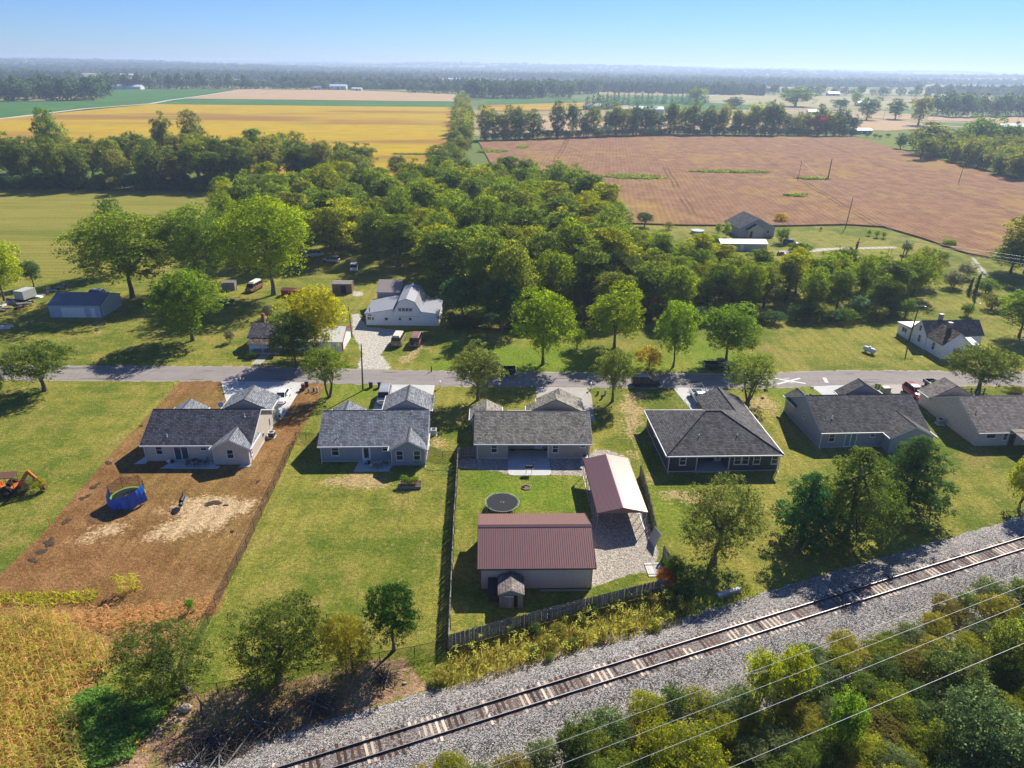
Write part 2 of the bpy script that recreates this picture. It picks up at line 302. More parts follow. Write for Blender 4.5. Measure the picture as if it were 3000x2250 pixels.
def lawn_material():
    t = NT('lawn_grass'); c = t.coord()
    big = t.noise(c, 0.035, 4, 0.6); mid = t.noise(c, 0.22, 5, 0.65); fine = t.noise(c, 2.2, 5, 0.75); tuft = t.noise(c, 6.5, 3, 0.7)
    mow = t.noise(t.n('Mapping', {'Vector': c, 'Scale': (0.08, 1.1, 1)}).outputs[0], 0.9, 3)
    A = lambda n_: t.n('Attribute', attribute_name=n_).outputs['Fac']
    g = t.math('ADD', t.math('MULTIPLY', big, 0.45), t.math('ADD', t.math('MULTIPLY', mid, 0.45), t.math('MULTIPLY', mow, 0.1)))
    col = t.mix(t.ramp(g, 0.40, 0.58), (0.112, 0.150, 0.018), (0.262, 0.240, 0.044)); col = t.mix(t.math('MULTIPLY', t.ramp(t.noise(c, 0.11, 5, 0.7), 0.52, 0.66), 0.5), col, (0.265, 0.20, 0.062))
    col = t.mix(t.math('MULTIPLY', t.ramp(t.noise(c, 0.55, 6, 0.72), 0.56, 0.74), 0.75), col, (0.36, 0.27, 0.11))      # dry, thin spots
    col = t.mix(t.math('MULTIPLY', A('lush'), 0.72), col, t.mix(mid, (0.095, 0.195, 0.010), (0.185, 0.245, 0.018)))
    edge = lambda n_, k, lo=0.38, hi=0.62: t.ramp(t.math('ADD', A(n_), t.math('MULTIPLY', t.math('SUBTRACT', t.math('MULTIPLY_ADD', mid, 0.5, t.math('MULTIPLY', fine, 0.5)), 0.5), k)), lo, hi)
    dirt = t.mix(t.ramp(mid, 0.35, 0.65), (0.185, 0.092, 0.032), (0.29, 0.155, 0.060)); dirt = t.mix(t.math('MULTIPLY', t.ramp(big, 0.46, 0.66), 0.45), dirt, (0.20, 0.155, 0.035))
    dirt = t.mix(t.math('MULTIPLY', t.ramp(tuft, 0.55, 0.75), 0.5), dirt, (0.42, 0.29, 0.15))
    rut = t.noise(t.n('Mapping', {'Vector': c, 'Rotation': (0, 0, R(-8)), 'Scale': (1.4, 0.12, 1)}).outputs[0], 1.0, 4, 0.7); dirt = t.mix(t.math('MULTIPLY', t.ramp(rut, 0.52, 0.68), 0.45), dirt, (0.15, 0.075, 0.030)); dirt = t.mix(t.math('MULTIPLY', t.ramp(t.noise(c, 0.09, 5, 0.7), 0.5, 0.68), 0.5), dirt, (0.33, 0.19, 0.08))
    col = t.mix(edge('dirt', 1.1), col, dirt)
    straw = t.mix(fine, (0.44, 0.30, 0.15), (0.62, 0.46, 0.27))
    col = t.mix(t.math('MULTIPLY', edge('sand', 3.2, 0.42, 0.85), 0.85), col, straw); col = t.mix(t.math('MULTIPLY', edge('dry', 4.2, 0.45, 0.9), 0.8), col, t.mix(fine, (0.36, 0.24, 0.11), (0.50, 0.36, 0.19)))
    corn = t.mix(mid, (0.22, 0.12, 0.04), (0.36, 0.22, 0.08)); col = t.mix(edge('corng', 1.2), col, corn)
    soil = t.mix(t.ramp(mid, 0.35, 0.65), (0.23, 0.135, 0.08), (0.40, 0.26, 0.15)); soil = t.mix(t.math('MULTIPLY', t.ramp(t.noise(c, 0.7, 5, 0.7), 0.5, 0.62), 0.85), soil, (0.17, 0.175, 0.04)); col = t.mix(edge('soil', 1.3), col, soil)
    st = t.n('TexVoronoi', {'Vector': c, 'Scale': 13.0}); gv = t.n('SeparateColor', {0: st.outputs['Color']}).outputs[0]
    grav = t.mix(gv, (0.20, 0.17, 0.135), (0.56, 0.50, 0.42)); col = t.mix(edge('grav', 0.8), col, grav)
    pale = t.mix(gv, (0.34, 0.31, 0.26), (0.66, 0.62, 0.55)); col = t.mix(t.math('MULTIPLY', edge('pale', 1.5), 0.9), col, pale)
    f = t.math('MULTIPLY', t.math('MULTIPLY_ADD', t.ramp(fine, 0.28, 0.72), 0.75, 0.62), t.math('MULTIPLY_ADD', t.ramp(tuft, 0.28, 0.72), 0.75, 0.62))
    col = t.mix(1.0, col, t.n('CombineColor', {0: f, 1: f, 2: f}).outputs[0], 'MULTIPLY')
    sp = t.n('SeparateXYZ', {0: c}); stp = t.math('SINE', t.math('MULTIPLY', t.math('ADD', sp.outputs[0], t.math('MULTIPLY', mid, 1.2)), 3.1)); f = t.math('MULTIPLY_ADD', stp, t.math('MULTIPLY', t.ramp(big, 0.42, 0.6), 0.09), 1.0); col = t.mix(1.0, col, t.n('CombineColor', {0: f, 1: f, 2: f}).outputs[0], 'MULTIPLY')      # mower passes
    b = t.math('ADD', t.math('MULTIPLY', fine, 0.7), t.math('MULTIPLY', tuft, 0.5))
    return t.bsdf(col, 0.95, 0.05, b, 1.0, 0.22)
LAWN = lawn_material(); lawn_me.materials.append(LAWN)
lawn = bpy.data.objects.new('lawn', lawn_me); COL.objects.link(lawn); tag(lawn, kind='structure')

# far ground: one sheet of rings out to the horizon, gently rolling far away
def hills(x, y):
    r = np.hypot(x, y); k = np.clip((r-3500)/6000, 0, 1)
    h = 26*np.sin(x/1900+1.3)*np.cos(y/1500+0.4)+18*np.sin(x/800+y/1100)+10*np.sin(x/430-y/390)
    return k*(34+h)
rings = np.concatenate([np.linspace(0, 240, 6), np.geomspace(300, 16000, 70)]); na = 180
mb = MB(); va = np.linspace(0, 2*PI, na, endpoint=False)
for r_ in rings:
    px_, py_ = r_*np.cos(va), r_*np.sin(va)+60; hz_ = hills(px_, py_)-0.08
    mb.v += list(zip(px_.tolist(), py_.tolist(), hz_.tolist()))
mb.f = [(k*na+i, k*na+(i+1) % na, (k+1)*na+(i+1) % na, (k+1)*na+i) for k in range(len(rings)-1) for i in range(na)]; mb.m = [0]*len(mb.f)
def ground_material():
    t = NT('far_ground'); c = t.coord(); n1 = t.noise(t.n('Mapping', {'Vector': c, 'Scale': (0.6, 1, 1)}).outputs[0], 0.0032, 3); n2 = t.noise(c, 0.3, 5, 0.7)
    vo = t.n('TexVoronoi', {'Vector': t.n('Mapping', {'Vector': c, 'Scale': (0.0026, 0.0032, 0)}).outputs[0], 'Scale': 1.0}, distance='CHEBYCHEV'); rv = t.n('SeparateColor', {0: vo.outputs['Color']}).outputs[0]
    col = t.mix(t.ramp(rv, 0.35, 0.6), (0.11, 0.16, 0.035), (0.34, 0.26, 0.13)); f = t.math('MULTIPLY_ADD', n2, 0.6, 0.7)
    return t.bsdf(t.mix(1.0, col, t.n('CombineColor', {0: f, 1: f, 2: f}).outputs[0], 'MULTIPLY'), 0.95, 0.05)
struct('ground', mb, ground_material(), smooth=60)

def field_material(name, c1, c2, c3, rowdir, row=0.9, patch=(0.50, 0.62), pscale=0.012, tracks=None, stretch=(1, 1), weed=None):
    t = NT(name); c = t.coord(); rot = t.n('Mapping', {'Vector': c, 'Rotation': (0, 0, -rowdir)}).outputs[0]; s = t.n('SeparateXYZ', {0: rot})
    pm = t.n('Mapping', {'Vector': rot, 'Scale': (stretch[0], stretch[1], 1)}).outputs[0]
    big = t.noise(pm, pscale, 5, 0.62); mid = t.noise(pm, 0.16, 5, 0.7); fine = t.noise(c, 1.6, 4, 0.75)
    col = t.mix(t.ramp(mid, 0.35, 0.65), c1, c2); col = t.mix(t.ramp(t.math('MULTIPLY_ADD', mid, 0.16, t.math('MULTIPLY', big, 0.84)), *patch), col, c3)
    if weed: col = t.mix(t.math('MULTIPLY', t.ramp(t.math('ADD', t.math('MULTIPLY', t.noise(c, 0.02, 4, 0.7), 0.8), t.math('MULTIPLY', mid, 0.2)), *weed[1]), weed[2]), col, weed[0])
    rows = t.math('PINGPONG', t.math('DIVIDE', s.outputs[1], row), 0.5)
    f = t.math('MULTIPLY', t.math('MULTIPLY_ADD', fine, 0.8, 0.6), t.math('MULTIPLY_ADD', rows, 0.2, 0.9))
    if tracks:
        q = t.math('ABSOLUTE', t.math('SUBTRACT', t.math('PINGPONG', t.math('ADD', s.outputs[1], t.math('MULTIPLY', t.noise(c, 0.02, 1), 5.0)), tracks), tracks*0.5)); q = t.math('ABSOLUTE', t.math('SUBTRACT', q, 1.1))
        f = t.math('MULTIPLY', f, t.math('MULTIPLY_ADD', t.math('MULTIPLY', t.ramp(q, 0.8, 0.15), t.ramp(t.noise(c, 0.015, 3), 0.42, 0.55)), -0.36, 1.0))
    col = t.mix(1.0, col, t.n('CombineColor', {0: f, 1: f, 2: f}).outputs[0], 'MULTIPLY')
    b = t.math('ADD', fine, t.math('MULTIPLY', rows, 0.8))
    return t.bsdf(col, 0.95, 0.03, b, 0.7, 0.35)
def field(pts, z, m, thick=0.0):
    b = MB(); q = [(p[0], p[1], z) for p in pts]
    if thick: b.prism([(p[0], p[1], z-thick) for p in pts], (0, 0, thick))
    else: b.poly(q)
    return struct('field', b, m)
YEL = field_material('ripening_soybeans', (0.43, 0.262, 0.014), (0.50, 0.355, 0.024), (0.31, 0.165, 0.040), R(8), 1.2, (0.49, 0.60), 0.009, None, (0.28, 1), ((0.30, 0.28, 0.03), (0.54, 0.66), 0.75))
BRN = field_material('mature_soybeans', (0.225, 0.120, 0.065), (0.315, 0.175, 0.095), (0.32, 0.195, 0.07), R(83), 2.1, (0.50, 0.64), 0.02, 62.0, (0.6, 1), ((0.40, 0.27, 0.06), (0.56, 0.66), 0.65))
GRN = field_material('green_crop', (0.055, 0.15, 0.035), (0.075, 0.18, 0.045), (0.09, 0.19, 0.04), R(5), 2.0)
TAN = field_material('dry_corn_field', (0.43, 0.29, 0.16), (0.50, 0.35, 0.20), (0.40, 0.28, 0.14), R(4), 2.5, (0.55, 0.7), 0.006, None, (0.25, 1))
HAY = field_material('mown_meadow', (0.205, 0.200, 0.036), (0.275, 0.245, 0.052), (0.145, 0.175, 0.025), R(3), 3.2, (0.52, 0.66), 0.03, None, (0.18, 1))
PALEF = field_material('pale_field', (0.36, 0.31, 0.15), (0.40, 0.34, 0.18), (0.26, 0.27, 0.09), R(4), 4.0)
S = lambda *pts: [G(x, y) for x, y in pts]
field(S((-250,540),(0,548),(300,556),(640,562),(700,620),(640,690),(560,760),(330,800),(150,815),(0,800),(-250,790)), 0.02, HAY)
field(S((36,346),(443,306),(1000,312),(1352,315),(1352,371),(1330,420),(1271,525),(1100,560),(850,520),(500,480),(0,460),(-300,450),(-300,380)), 0.5, YEL, 0.5)
field(S((443,306),(540,290),(1000,296),(1352,299),(1352,314.6)), 0.3, GRN)
field(S((540,289.6),(700,262),(1000,264),(1180,270),(1330,275),(1352,298)), 0.3, TAN)
field(S((-500,360),(-300,300),(290,296),(340,262),(690,261),(442,304),(30,344)), 0.3, GRN)
field(S((1402,416),(1452,507),(1600,570),(1746,585),(1780,640),(1800,655),(2000,662),(2300,664),(2475,660),(2588,667),(2700,700),(2832,745),(2927,763),(3100,775),(3350,700),(3350,560),(3000,532),(2768,476),(2651,445),(2502,403),(2250,398),(2000,394),(1859,388),(1600,402)), 0.55, BRN, 0.55)
field(S((1405,402),(1420,345),(1700,335),(2000,338),(2250,345),(2460,352),(2480,392),(2000,388),(1860,382),(1600,395)), 0.25, TAN)
field(S((1410,325),(1415,308),(1720,300),(1725,322),(1500,328)), 0.25, YEL); field(S((1415,306),(1430,292),(1700,290),(1720,299)), 0.25, GRN)
field(S((1900,322),(1760,290),(1950,280),(2100,290),(2250,320)), 0.2, GRN)
field(S((2060,300),(2062,277),(2400,281),(2760,296),(2760,325),(2400,318)), 0.25, PALEF)
field(S((1755,272),(1760,254),(2010,258),(2080,263),(2060,274)), 0.25, TAN)
field(S((2500,378),(2510,352),(2640,356),(2740,366),(2700,377),(2600,384)), 0.25, TAN); field(S((2480,336),(2900,345),(2890,358),(2480,345)), 0.2, TAN)
field(S((2880,352),(3000,340),(3300,345),(3300,395),(2960,382)), 0.25, TAN); field(S((290,228),(420,222),(430,233),(300,236)), 0.3, TAN); field(S((640,226),(760,220),(770,232),(660,236)), 0.3, PALEF)
field(S((1160,248),(1360,246),(1370,256),(1240,262),(1160,258)), 0.3, TAN)
GRASSP = field_material('rough_grass', (0.15, 0.19, 0.03), (0.20, 0.22, 0.045), (0.10, 0.15, 0.02), R(4), 5.0)
field(S((2500,402),(2560,380),(2700,378),(2740,368),(2900,375),(3150,400),(3200,530),(3000,528),(2768,473),(2651,442)), 0.12, GRASSP)
def strip(name, pts, wd, z, m, jit=0.0, step=2.0, seed=0, zf=None):
    """a ribbon along pts with slightly ragged edges"""
    r_ = random.Random(seed); P = [Vector((p[0], p[1], 0)) for p in pts]; q = []
    for a, b_ in zip(P, P[1:]):
        k = max(1, int((b_-a).length/step)); q += [a.lerp(b_, i/k) for i in range(k)]
    q.append(P[-1]); mb = MB(); L = []
    for i, p in enumerate(q):
        d = (q[min(i+1, len(q)-1)]-q[max(i-1, 0)]).normalized(); n = Vector((-d.y, d.x, 0)); ws = wd if not isinstance(wd, tuple) else wd[0]+(wd[1]-wd[0])*i/(len(q)-1)
        L.append([(p+n*(ws/2+r_.uniform(-jit, jit))), (p-n*(ws/2+r_.uniform(-jit, jit)))])
    mb.add([(v.x, v.y, z) for pr in L for v in pr], [(2*i, 2*i+1, 2*i+3, 2*i+2) for i in range(len(L)-1)]); return struct(name, mb, m)
def asphalt():
    t = NT('worn_chip_seal_road'); c = t.coord(); n1 = t.noise(c, 0.3, 4, 0.6); n2 = t.noise(c, 9, 3, 0.7); ln = t.noise(t.n('Mapping', {'Vector': c, 'Scale': (0.02, 0.9, 1)}).outputs[0], 1.0, 3)
    cr = t.ramp(t.n('TexVoronoi', {'Vector': t.n('Mapping', {'Vector': c, 'Scale': (0.35, 0.22, 1)}).outputs[0], 'Scale': 1.0}, feature='DISTANCE_TO_EDGE').outputs[0], 0.012, 0.0)
    col = t.mix(ln, (0.20, 0.175, 0.16), (0.31, 0.275, 0.25)); col = t.mix(t.ramp(t.noise(t.n('Mapping', {'Vector': c, 'Scale': (0.12, 0.5, 1)}).outputs[0], 1.0, 2), 0.6, 0.66), col, (0.16, 0.145, 0.135)); f = t.math('MULTIPLY', t.math('MULTIPLY_ADD', n1, 0.35, 0.82), t.math('MULTIPLY_ADD', n2, 0.4, 0.8))
    col = t.mix(1.0, col, t.n('CombineColor', {0: f, 1: f, 2: f}).outputs[0], 'MULTIPLY'); col = t.mix(t.math('MULTIPLY', cr, 0.5), col, (0.09, 0.08, 0.075))
    return t.bsdf(col, 0.9, 0.15, n2, 0.3, 0.01)
ROADC = [(-260,107.5),(-130,111.0),(-90,112.2),(-51,113.3),(-10,112.6),(20,112.8),(42,113.5),(62,115.6),(92,116.2),(130,118.5),(260,126)]
strip('road_shoulder', ROADC, 6.7, 0.018, concrete('gravel_shoulder', (0.34, 0.29, 0.22)), 0.32, 0.7, 9); strip('road', ROADC, 6.0, 0.035, asphalt(), 0.10, 0.9, 4)
LANE = concrete('gravel_lane', (0.55, 0.50, 0.42))
strip('lane', S((-60,356),(36,346),(250,320),(443,305),(497,295),(640,275),(791,259)), 7.0, 0.62, LANE, 0.3, 12)
strip('lane', S((2640,372),(2760,369),(2860,375),(2930,382),(3010,392),(3200,410)), 5.0, 0.35, LANE, 0.3, 8); strip('lane', S((2300,316),(2480,330),(2620,336),(2800,342)), 4.5, 0.4, LANE, 0.3, 10)
strip('lane', S((2060,283),(2120,277),(2170,268),(2140,252)), 7.0, 0.5, LANE, 0.3, 20)

# ---- railroad-crossing marking and stop bar painted on the road
PAINT = plain('worn_road_paint', (0.66, 0.65, 0.61), 0.8, 0.2, 0.22, 4.0)
def mark(pts, name='road_marking'):
    return struct(name, MB().poly([(x, y, 0.041) for x, y in pts]), PAINT)
def bar(a, b, wd):
    a = Vector(a); b = Vector(b); d = (b-a).normalized(); n = Vector((-d.y, d.x))*wd/2; return [(a+n)[:], (a-n)[:], (b-n)[:], (b+n)[:]]
mx = MB()
for q, z_ in ((bar((46.2,112.15),(51.2,114.9),0.42), 0.041), (bar((46.6,114.6),(51.3,112.55),0.42), 0.0445)): mx.poly([(x, y, z_) for x, y in q])
struct('road_marking', mx, PAINT); mark(bar((55.25,113.1),(55.6,115.25),0.6)); mark(bar((43.4,112.3),(43.7,115.1),0.5))
def letter_R(cx, cy, s):                                    # letters read by drivers heading along the road
    b = MB(); b.T = Matrix.Translation((cx, cy, 0)) @ Matrix.Rotation(R(-87), 4, 'Z')
    for (a, c_) in (((-.5,-1),(-.5,1)), ((-.5,.9),(.35,.9)), ((.35,.9),(.35,.1)), ((-.5,.1),(.35,.1)), ((-.1,.1),(.45,-1))):
        b.poly([(x*s, y*s, 0.041+0.0006*len(b.f)) for x, y in bar(a, c_, 0.2)])
    return struct('road_marking', b, PAINT)
letter_R(48.7, 114.55, 0.42); letter_R(48.9, 112.85, 0.42)

# ---- driveways, walks, patios
def slab(name, pts, z, m, th=0.10):
    b = MB().prism([(p[0], p[1], z-th) for p in pts], (0, 0, th)); return struct(name, b, m)
slab('driveway', [(-49.9,110.0),(-35.6,110.3),(-35.3,99.5),(-36.2,98.9),(-44.3,98.6)], 0.03, CONC)
slab('path', [(-35.3,99.4),(-35.35,97.0),(-36.0,94.5),(-37.3,93.2),(-37.3,98.8),(-36.2,98.8)], 0.026, CONC)
slab('driveway', [(-22.2,109.6),(-13.2,109.9),(-12.9,99.7),(-22.0,99.2)], 0.03, CONCW)
slab('driveway', [(4.1,109.5),(12.6,109.6),(13.3,107.0),(12.9,97.0),(11.4,96.9),(4.0,99.5)], 0.03, CONCD); slab('path', [(2.0,97.4),(3.7,98.8),(3.7,95.6),(1.4,95.6)], 0.03, CONC)
slab('driveway', [(27.6,110.1),(36.2,110.8),(35.4,100.9),(29.2,97.6),(28.9,100.5)], 0.03, CONCW); slab('path', [(26.2,97.0),(29.0,97.0),(29.1,95.4),(26.2,95.6)], 0.03, CONCW)
slab('driveway', [(51.6,112.9),(58.6,113.2),(58.8,103.4),(52.6,103.2),(52.4,108.0)], 0.03, CONCW)
slab('driveway', [(65.0,113.4),(76.5,113.7),(76.0,104.6),(66.6,104.6),(65.3,101.0),(64.2,101.0)], 0.03, CONCD)
slab('path', [(-47.0,123.4),(-45.4,123.4),(-45.6,117.6),(-47.4,117.6)], 0.03, CONCD)

# ---- railway
RA, RS = Vector((0.39, 43.2, 0)), 0.398; rdir = Vector((1, RS, 0)).normalized(); rnor = Vector((-rdir.y, rdir.x, 0)); RZ = 0.72
def on_track(t, n=0.0, z=0.0): return RA+rdir*t+rnor*n+Vector((0, 0, z))
def ballast_material():
    t = NT('ballast_stone'); c = t.coord(); v = t.n('TexVoronoi', {'Vector': c, 'Scale': 12.0, 'Randomness': 1.0}); sc = t.n('SeparateColor', {0: v.outputs['Color']})
    v2 = t.n('TexVoronoi', {'Vector': c, 'Scale': 25.0}); s2 = t.n('SeparateColor', {0: v2.outputs['Color']})
    val = t.math('MULTIPLY_ADD', sc.outputs[0], 0.65, t.math('MULTIPLY', s2.outputs[0], 0.35)); col = t.mix(t.ramp(val, 0.18, 0.85), (0.058, 0.053, 0.047), (0.62, 0.58, 0.53))
    col = t.mix(t.ramp(sc.outputs[1], 0.93, 0.97), col, (0.36, 0.20, 0.15)); n1 = t.noise(c, 0.25, 3); f = t.math('MULTIPLY_ADD', n1, 0.5, 0.76)
    col = t.mix(1.0, col, t.n('CombineColor', {0: f, 1: f, 2: f}).outputs[0], 'MULTIPLY')
    sx = t.n('SeparateXYZ', {0: c}); off = t.math('ABSOLUTE', t.math('SUBTRACT', t.math('SUBTRACT', sx.outputs[1], t.math('MULTIPLY', sx.outputs[0], 0.398)), 43.04)); col = t.mix(t.math('MULTIPLY', t.ramp(off, 1.9, 0.4), t.math('MULTIPLY', t.noise(c, 0.8, 4), 0.75)), col, (0.17, 0.105, 0.075))   # rust and oil stain between the rails
    return t.bsdf(col, 0.85, 0.2, t.math('ADD', v.outputs['Distance'], t.math('MULTIPLY', v2.outputs['Distance'], 0.6)), 0.9, -0.10)
BALL = ballast_material(); rb = random.Random(5); bal = MB()
prof = [(-7.6,0.01),(-6.6,0.12),(-5.2,0.22),(-3.7,0.06),(-2.3,RZ-0.02),(-1.3,RZ+0.05),(0,RZ+0.05),(1.3,RZ+0.05),(2.3,RZ-0.02),(3.5,0.18),(4.5,0.01)]
N_ = 200; T0, T1 = -60, 130
for i in range(N_+1):
    t_ = T0+(T1-T0)*i/N_
    for k, (n_, z_) in enumerate(prof):
        e = 0.16 if k in (0, len(prof)-1) else (0.12 if k in (1, 2, 3, 4, 8, 9) else 0.0)
        bal.v.append(tuple(on_track(t_, n_+rb.uniform(-e, e), z_+(rb.uniform(-.03, .03) if 0 < k < 10 else 0))))
K = len(prof); bal.f = [(i*K+k, (i+1)*K+k, (i+1)*K+k+1, i*K+k+1) for i in range(N_) for k in range(K-1)]; bal.m = [0]*len(bal.f)
struct('ballast', bal, BALL, smooth=80)
# loose ballast stones proud of the bed
stones = MB(); rr = np.random.default_rng(3); st_v = []; st_f = []
tet = np.array([(1,0,-.4),(-.5,.87,-.4),(-.5,-.87,-.4),(0,0,.9),(.3,.2,.5)], float)
npf = np.array([p[0] for p in prof]); zpf = np.array([p[1] for p in prof])
nst = 26000; tt = rr.uniform(-26, 78, nst); nn = rr.uniform(-6.8, 4.2, nst); nn = np.where(np.abs(nn) < 1.45, np.sign(nn)*(1.45+rr.random(nst)*1.6), nn); zz = np.interp(nn, npf, zpf)
sz = rr.uniform(0.025, 0.05, nst); ang = rr.uniform(0, 6.28, nst)
base = np.array(RA)[None, :]+np.outer(tt, np.array(rdir))+np.outer(nn, np.array(rnor)); base[:, 2] = zz+0.01
tv = tet[:4][None]*sz[:, None, None]*rr.uniform(.7, 1.3, (nst, 4, 1)); ca, sa = np.cos(ang), np.sin(ang)
tvr = np.stack([tv[:, :, 0]*ca[:, None]-tv[:, :, 1]*sa[:, None], tv[:, :, 0]*sa[:, None]+tv[:, :, 1]*ca[:, None], tv[:, :, 2]], -1)+base[:, None, :]
def tri_mesh(name, V, F, mats):
    me = bpy.data.meshes.new(name); V = np.asarray(V, np.float32).reshape(-1, 3); F = np.asarray(F, np.int32); k = F.shape[1]
    me.vertices.add(len(V)); me.vertices.foreach_set('co', V.ravel()); me.loops.add(F.size); me.loops.foreach_set('vertex_index', F.ravel())
    me.polygons.add(len(F)); me.polygons.foreach_set('loop_start', np.arange(0, F.size, k, dtype=np.int32)); me.polygons.foreach_set('loop_total', np.full(len(F), k, np.int32))
    for m in mats: me.materials.append(m)
    me.update(calc_edges=True); return me
fi = np.array([(0,1,3),(1,2,3),(2,0,3)]); F_ = (np.arange(nst)*4)[:, None, None]+fi[None]
gs = bpy.data.objects.new('ballast_stones', tri_mesh('ballast_stones', tvr, F_.reshape(-1, 3), [BALL])); COL.objects.link(gs); tag(gs, 'loose grey crushed stone scattered over the railway bed', 'gravel', kind='stuff')
track = thing('railroad_track', 'single railway track with rusty rails on wooden ties', 'railway', on_track(0, 0, RZ), math.atan(RS))
RAILM = plain('rail_steel', (0.085, 0.05, 0.042), 0.55, 0.5, 0.25, 5, metal=0.4); RAILTOP = plain('polished_rail_head', (0.30, 0.28, 0.27), 0.5, 0.4, metal=0.5)
for sgn in (-1, 1):
    b = MB(); y0 = sgn*0.7525
    b.box(-60, 130, y0-.07, y0+.07, 0.06, 0.085); b.box(-60, 130, y0-.012, y0+.012, 0.086, 0.20); b.box(-60, 130, y0-.036, y0+.036, 0.201, 0.245); b.cm = 1; b.poly([(-60,y0-.03,.248),(130,y0-.03,.248),(130,y0+.03,.248),(-60,y0+.03,.248)])
    b.build('rail', [RAILM, RAILTOP], track)
TIE = [wood('creosoted_tie', (0.055, 0.032, 0.024), (0.12, 0.072, 0.052), 'y'), wood('bleached_tie', (0.50, 0.38, 0.27), (0.66, 0.55, 0.43), 'y'), wood('brown_tie', (0.11, 0.065, 0.048), (0.2, 0.13, 0.095), 'y')]
tie_me = [MB().box(-.115, .115, -1.3, 1.3, -.10, .058).mesh('tie', m) for m in TIE]; rt_ = random.Random(9); tx = -27.0; k_ = 0; run = 0
while tx < 80:
    if run <= 0: k_ = rt_.choices([0, 1, 2], [4, 4, 2])[0]; run = rt_.choice([1, 1, 2, 2, 3])
    run -= 1
    part('tie', tie_me[k_], track, (tx, rt_.uniform(-.07, .07), rt_.uniform(-.015, .01)), (0, 0, rt_.uniform(-.035, .035))); tx += rt_.uniform(0.49, 0.56)

# ================================================================== BUILDINGS
def fmap(face, c):
    return {'f': lambda u, d, z: (u, c-d, z), 'b': lambda u, d, z: (u, c+d, z), 'l': lambda u, d, z: (c-d, u, z), 'r': lambda u, d, z: (c+d, u, z)}[face]
def fbox(mb, M, u0, u1, d0, d1, z0, z1):
    return mb.hexa([M(u0,d0,z0), M(u1,d0,z0), M(u1,d1,z0), M(u0,d1,z0), M(u0,d0,z1), M(u1,d0,z1), M(u1,d1,z1), M(u0,d1,z1)])
def ring(mb, M, u0, u1, z0, z1, w_, d1):
    fbox(mb, M, u0, u1, .002, d1, z1-w_, z1); fbox(mb, M, u0, u1, .002, d1, z0, z0+w_); fbox(mb, M, u0, u0+w_, .002, d1, z0+w_, z1-w_); fbox(mb, M, u1-w_, u1, .002, d1, z0+w_, z1-w_)
def window(T, face, c, u0, u1, z0, z1, sashes=2, fm=None, g=None, fw_=.085, vert=False):
    M = fmap(face, c); b = MB(); ring(b, M, u0, u1, z0, z1, fw_, .06)
    for k in range(1, sashes):
        if vert: um = u0+(u1-u0)*k/sashes; fbox(b, M, um-.03, um+.03, .002, .055, z0+fw_, z1-fw_)
        else: zm = z0+(z1-z0)*k/sashes; fbox(b, M, u0+fw_, u1-fw_, .002, .055, zm-.03, zm+.03)
    fbox(b, M, u0-.04, u1+.04, .062, .10, z0-.035, z0+.02); w_ = b.build('window', fm or WHITE, T)
    for k in range(sashes):
        p = MB(); g0 = .032
        if vert: a0 = u0+(u1-u0)*k/sashes; a1 = u0+(u1-u0)*(k+1)/sashes; fbox(p, M, a0+g0, a1-g0, .004, .026, z0+fw_, z1-fw_)
        else: q0 = z0+(z1-z0)*k/sashes; q1 = z0+(z1-z0)*(k+1)/sashes; fbox(p, M, u0+fw_, u1-fw_, .004, .026, q0+g0, q1-g0)
        p.build('pane', g or GLASS, w_)
    return w_
def door(T, face, c, u0, u1, z0, z1, fm=None, dm=None, lite=True):
    M = fmap(face, c); b = MB(); ring(b, M, u0, u1, z0, z1, .09, .06); fbox(b, M, u0+.09, u1-.09, .004, .045, z0+.09, z1-.09); d = b.build('door', dm or fm or WHITE, T)
    if lite: p = MB(); fbox(p, M, u0+.26, u1-.26, .046, .056, z0+.4, z1-.25); p.build('pane', GLASS, d)
    h = MB(); fbox(h, M, u1-.22, u1-.16, .046, .11, z0+.95, z0+1.02); h.build('handle', GALV, d); return d
def xmap(ridge): return (lambda a, b, z: (a, b, z)) if ridge == 'x' else (lambda a, b, z: (b, a, z))
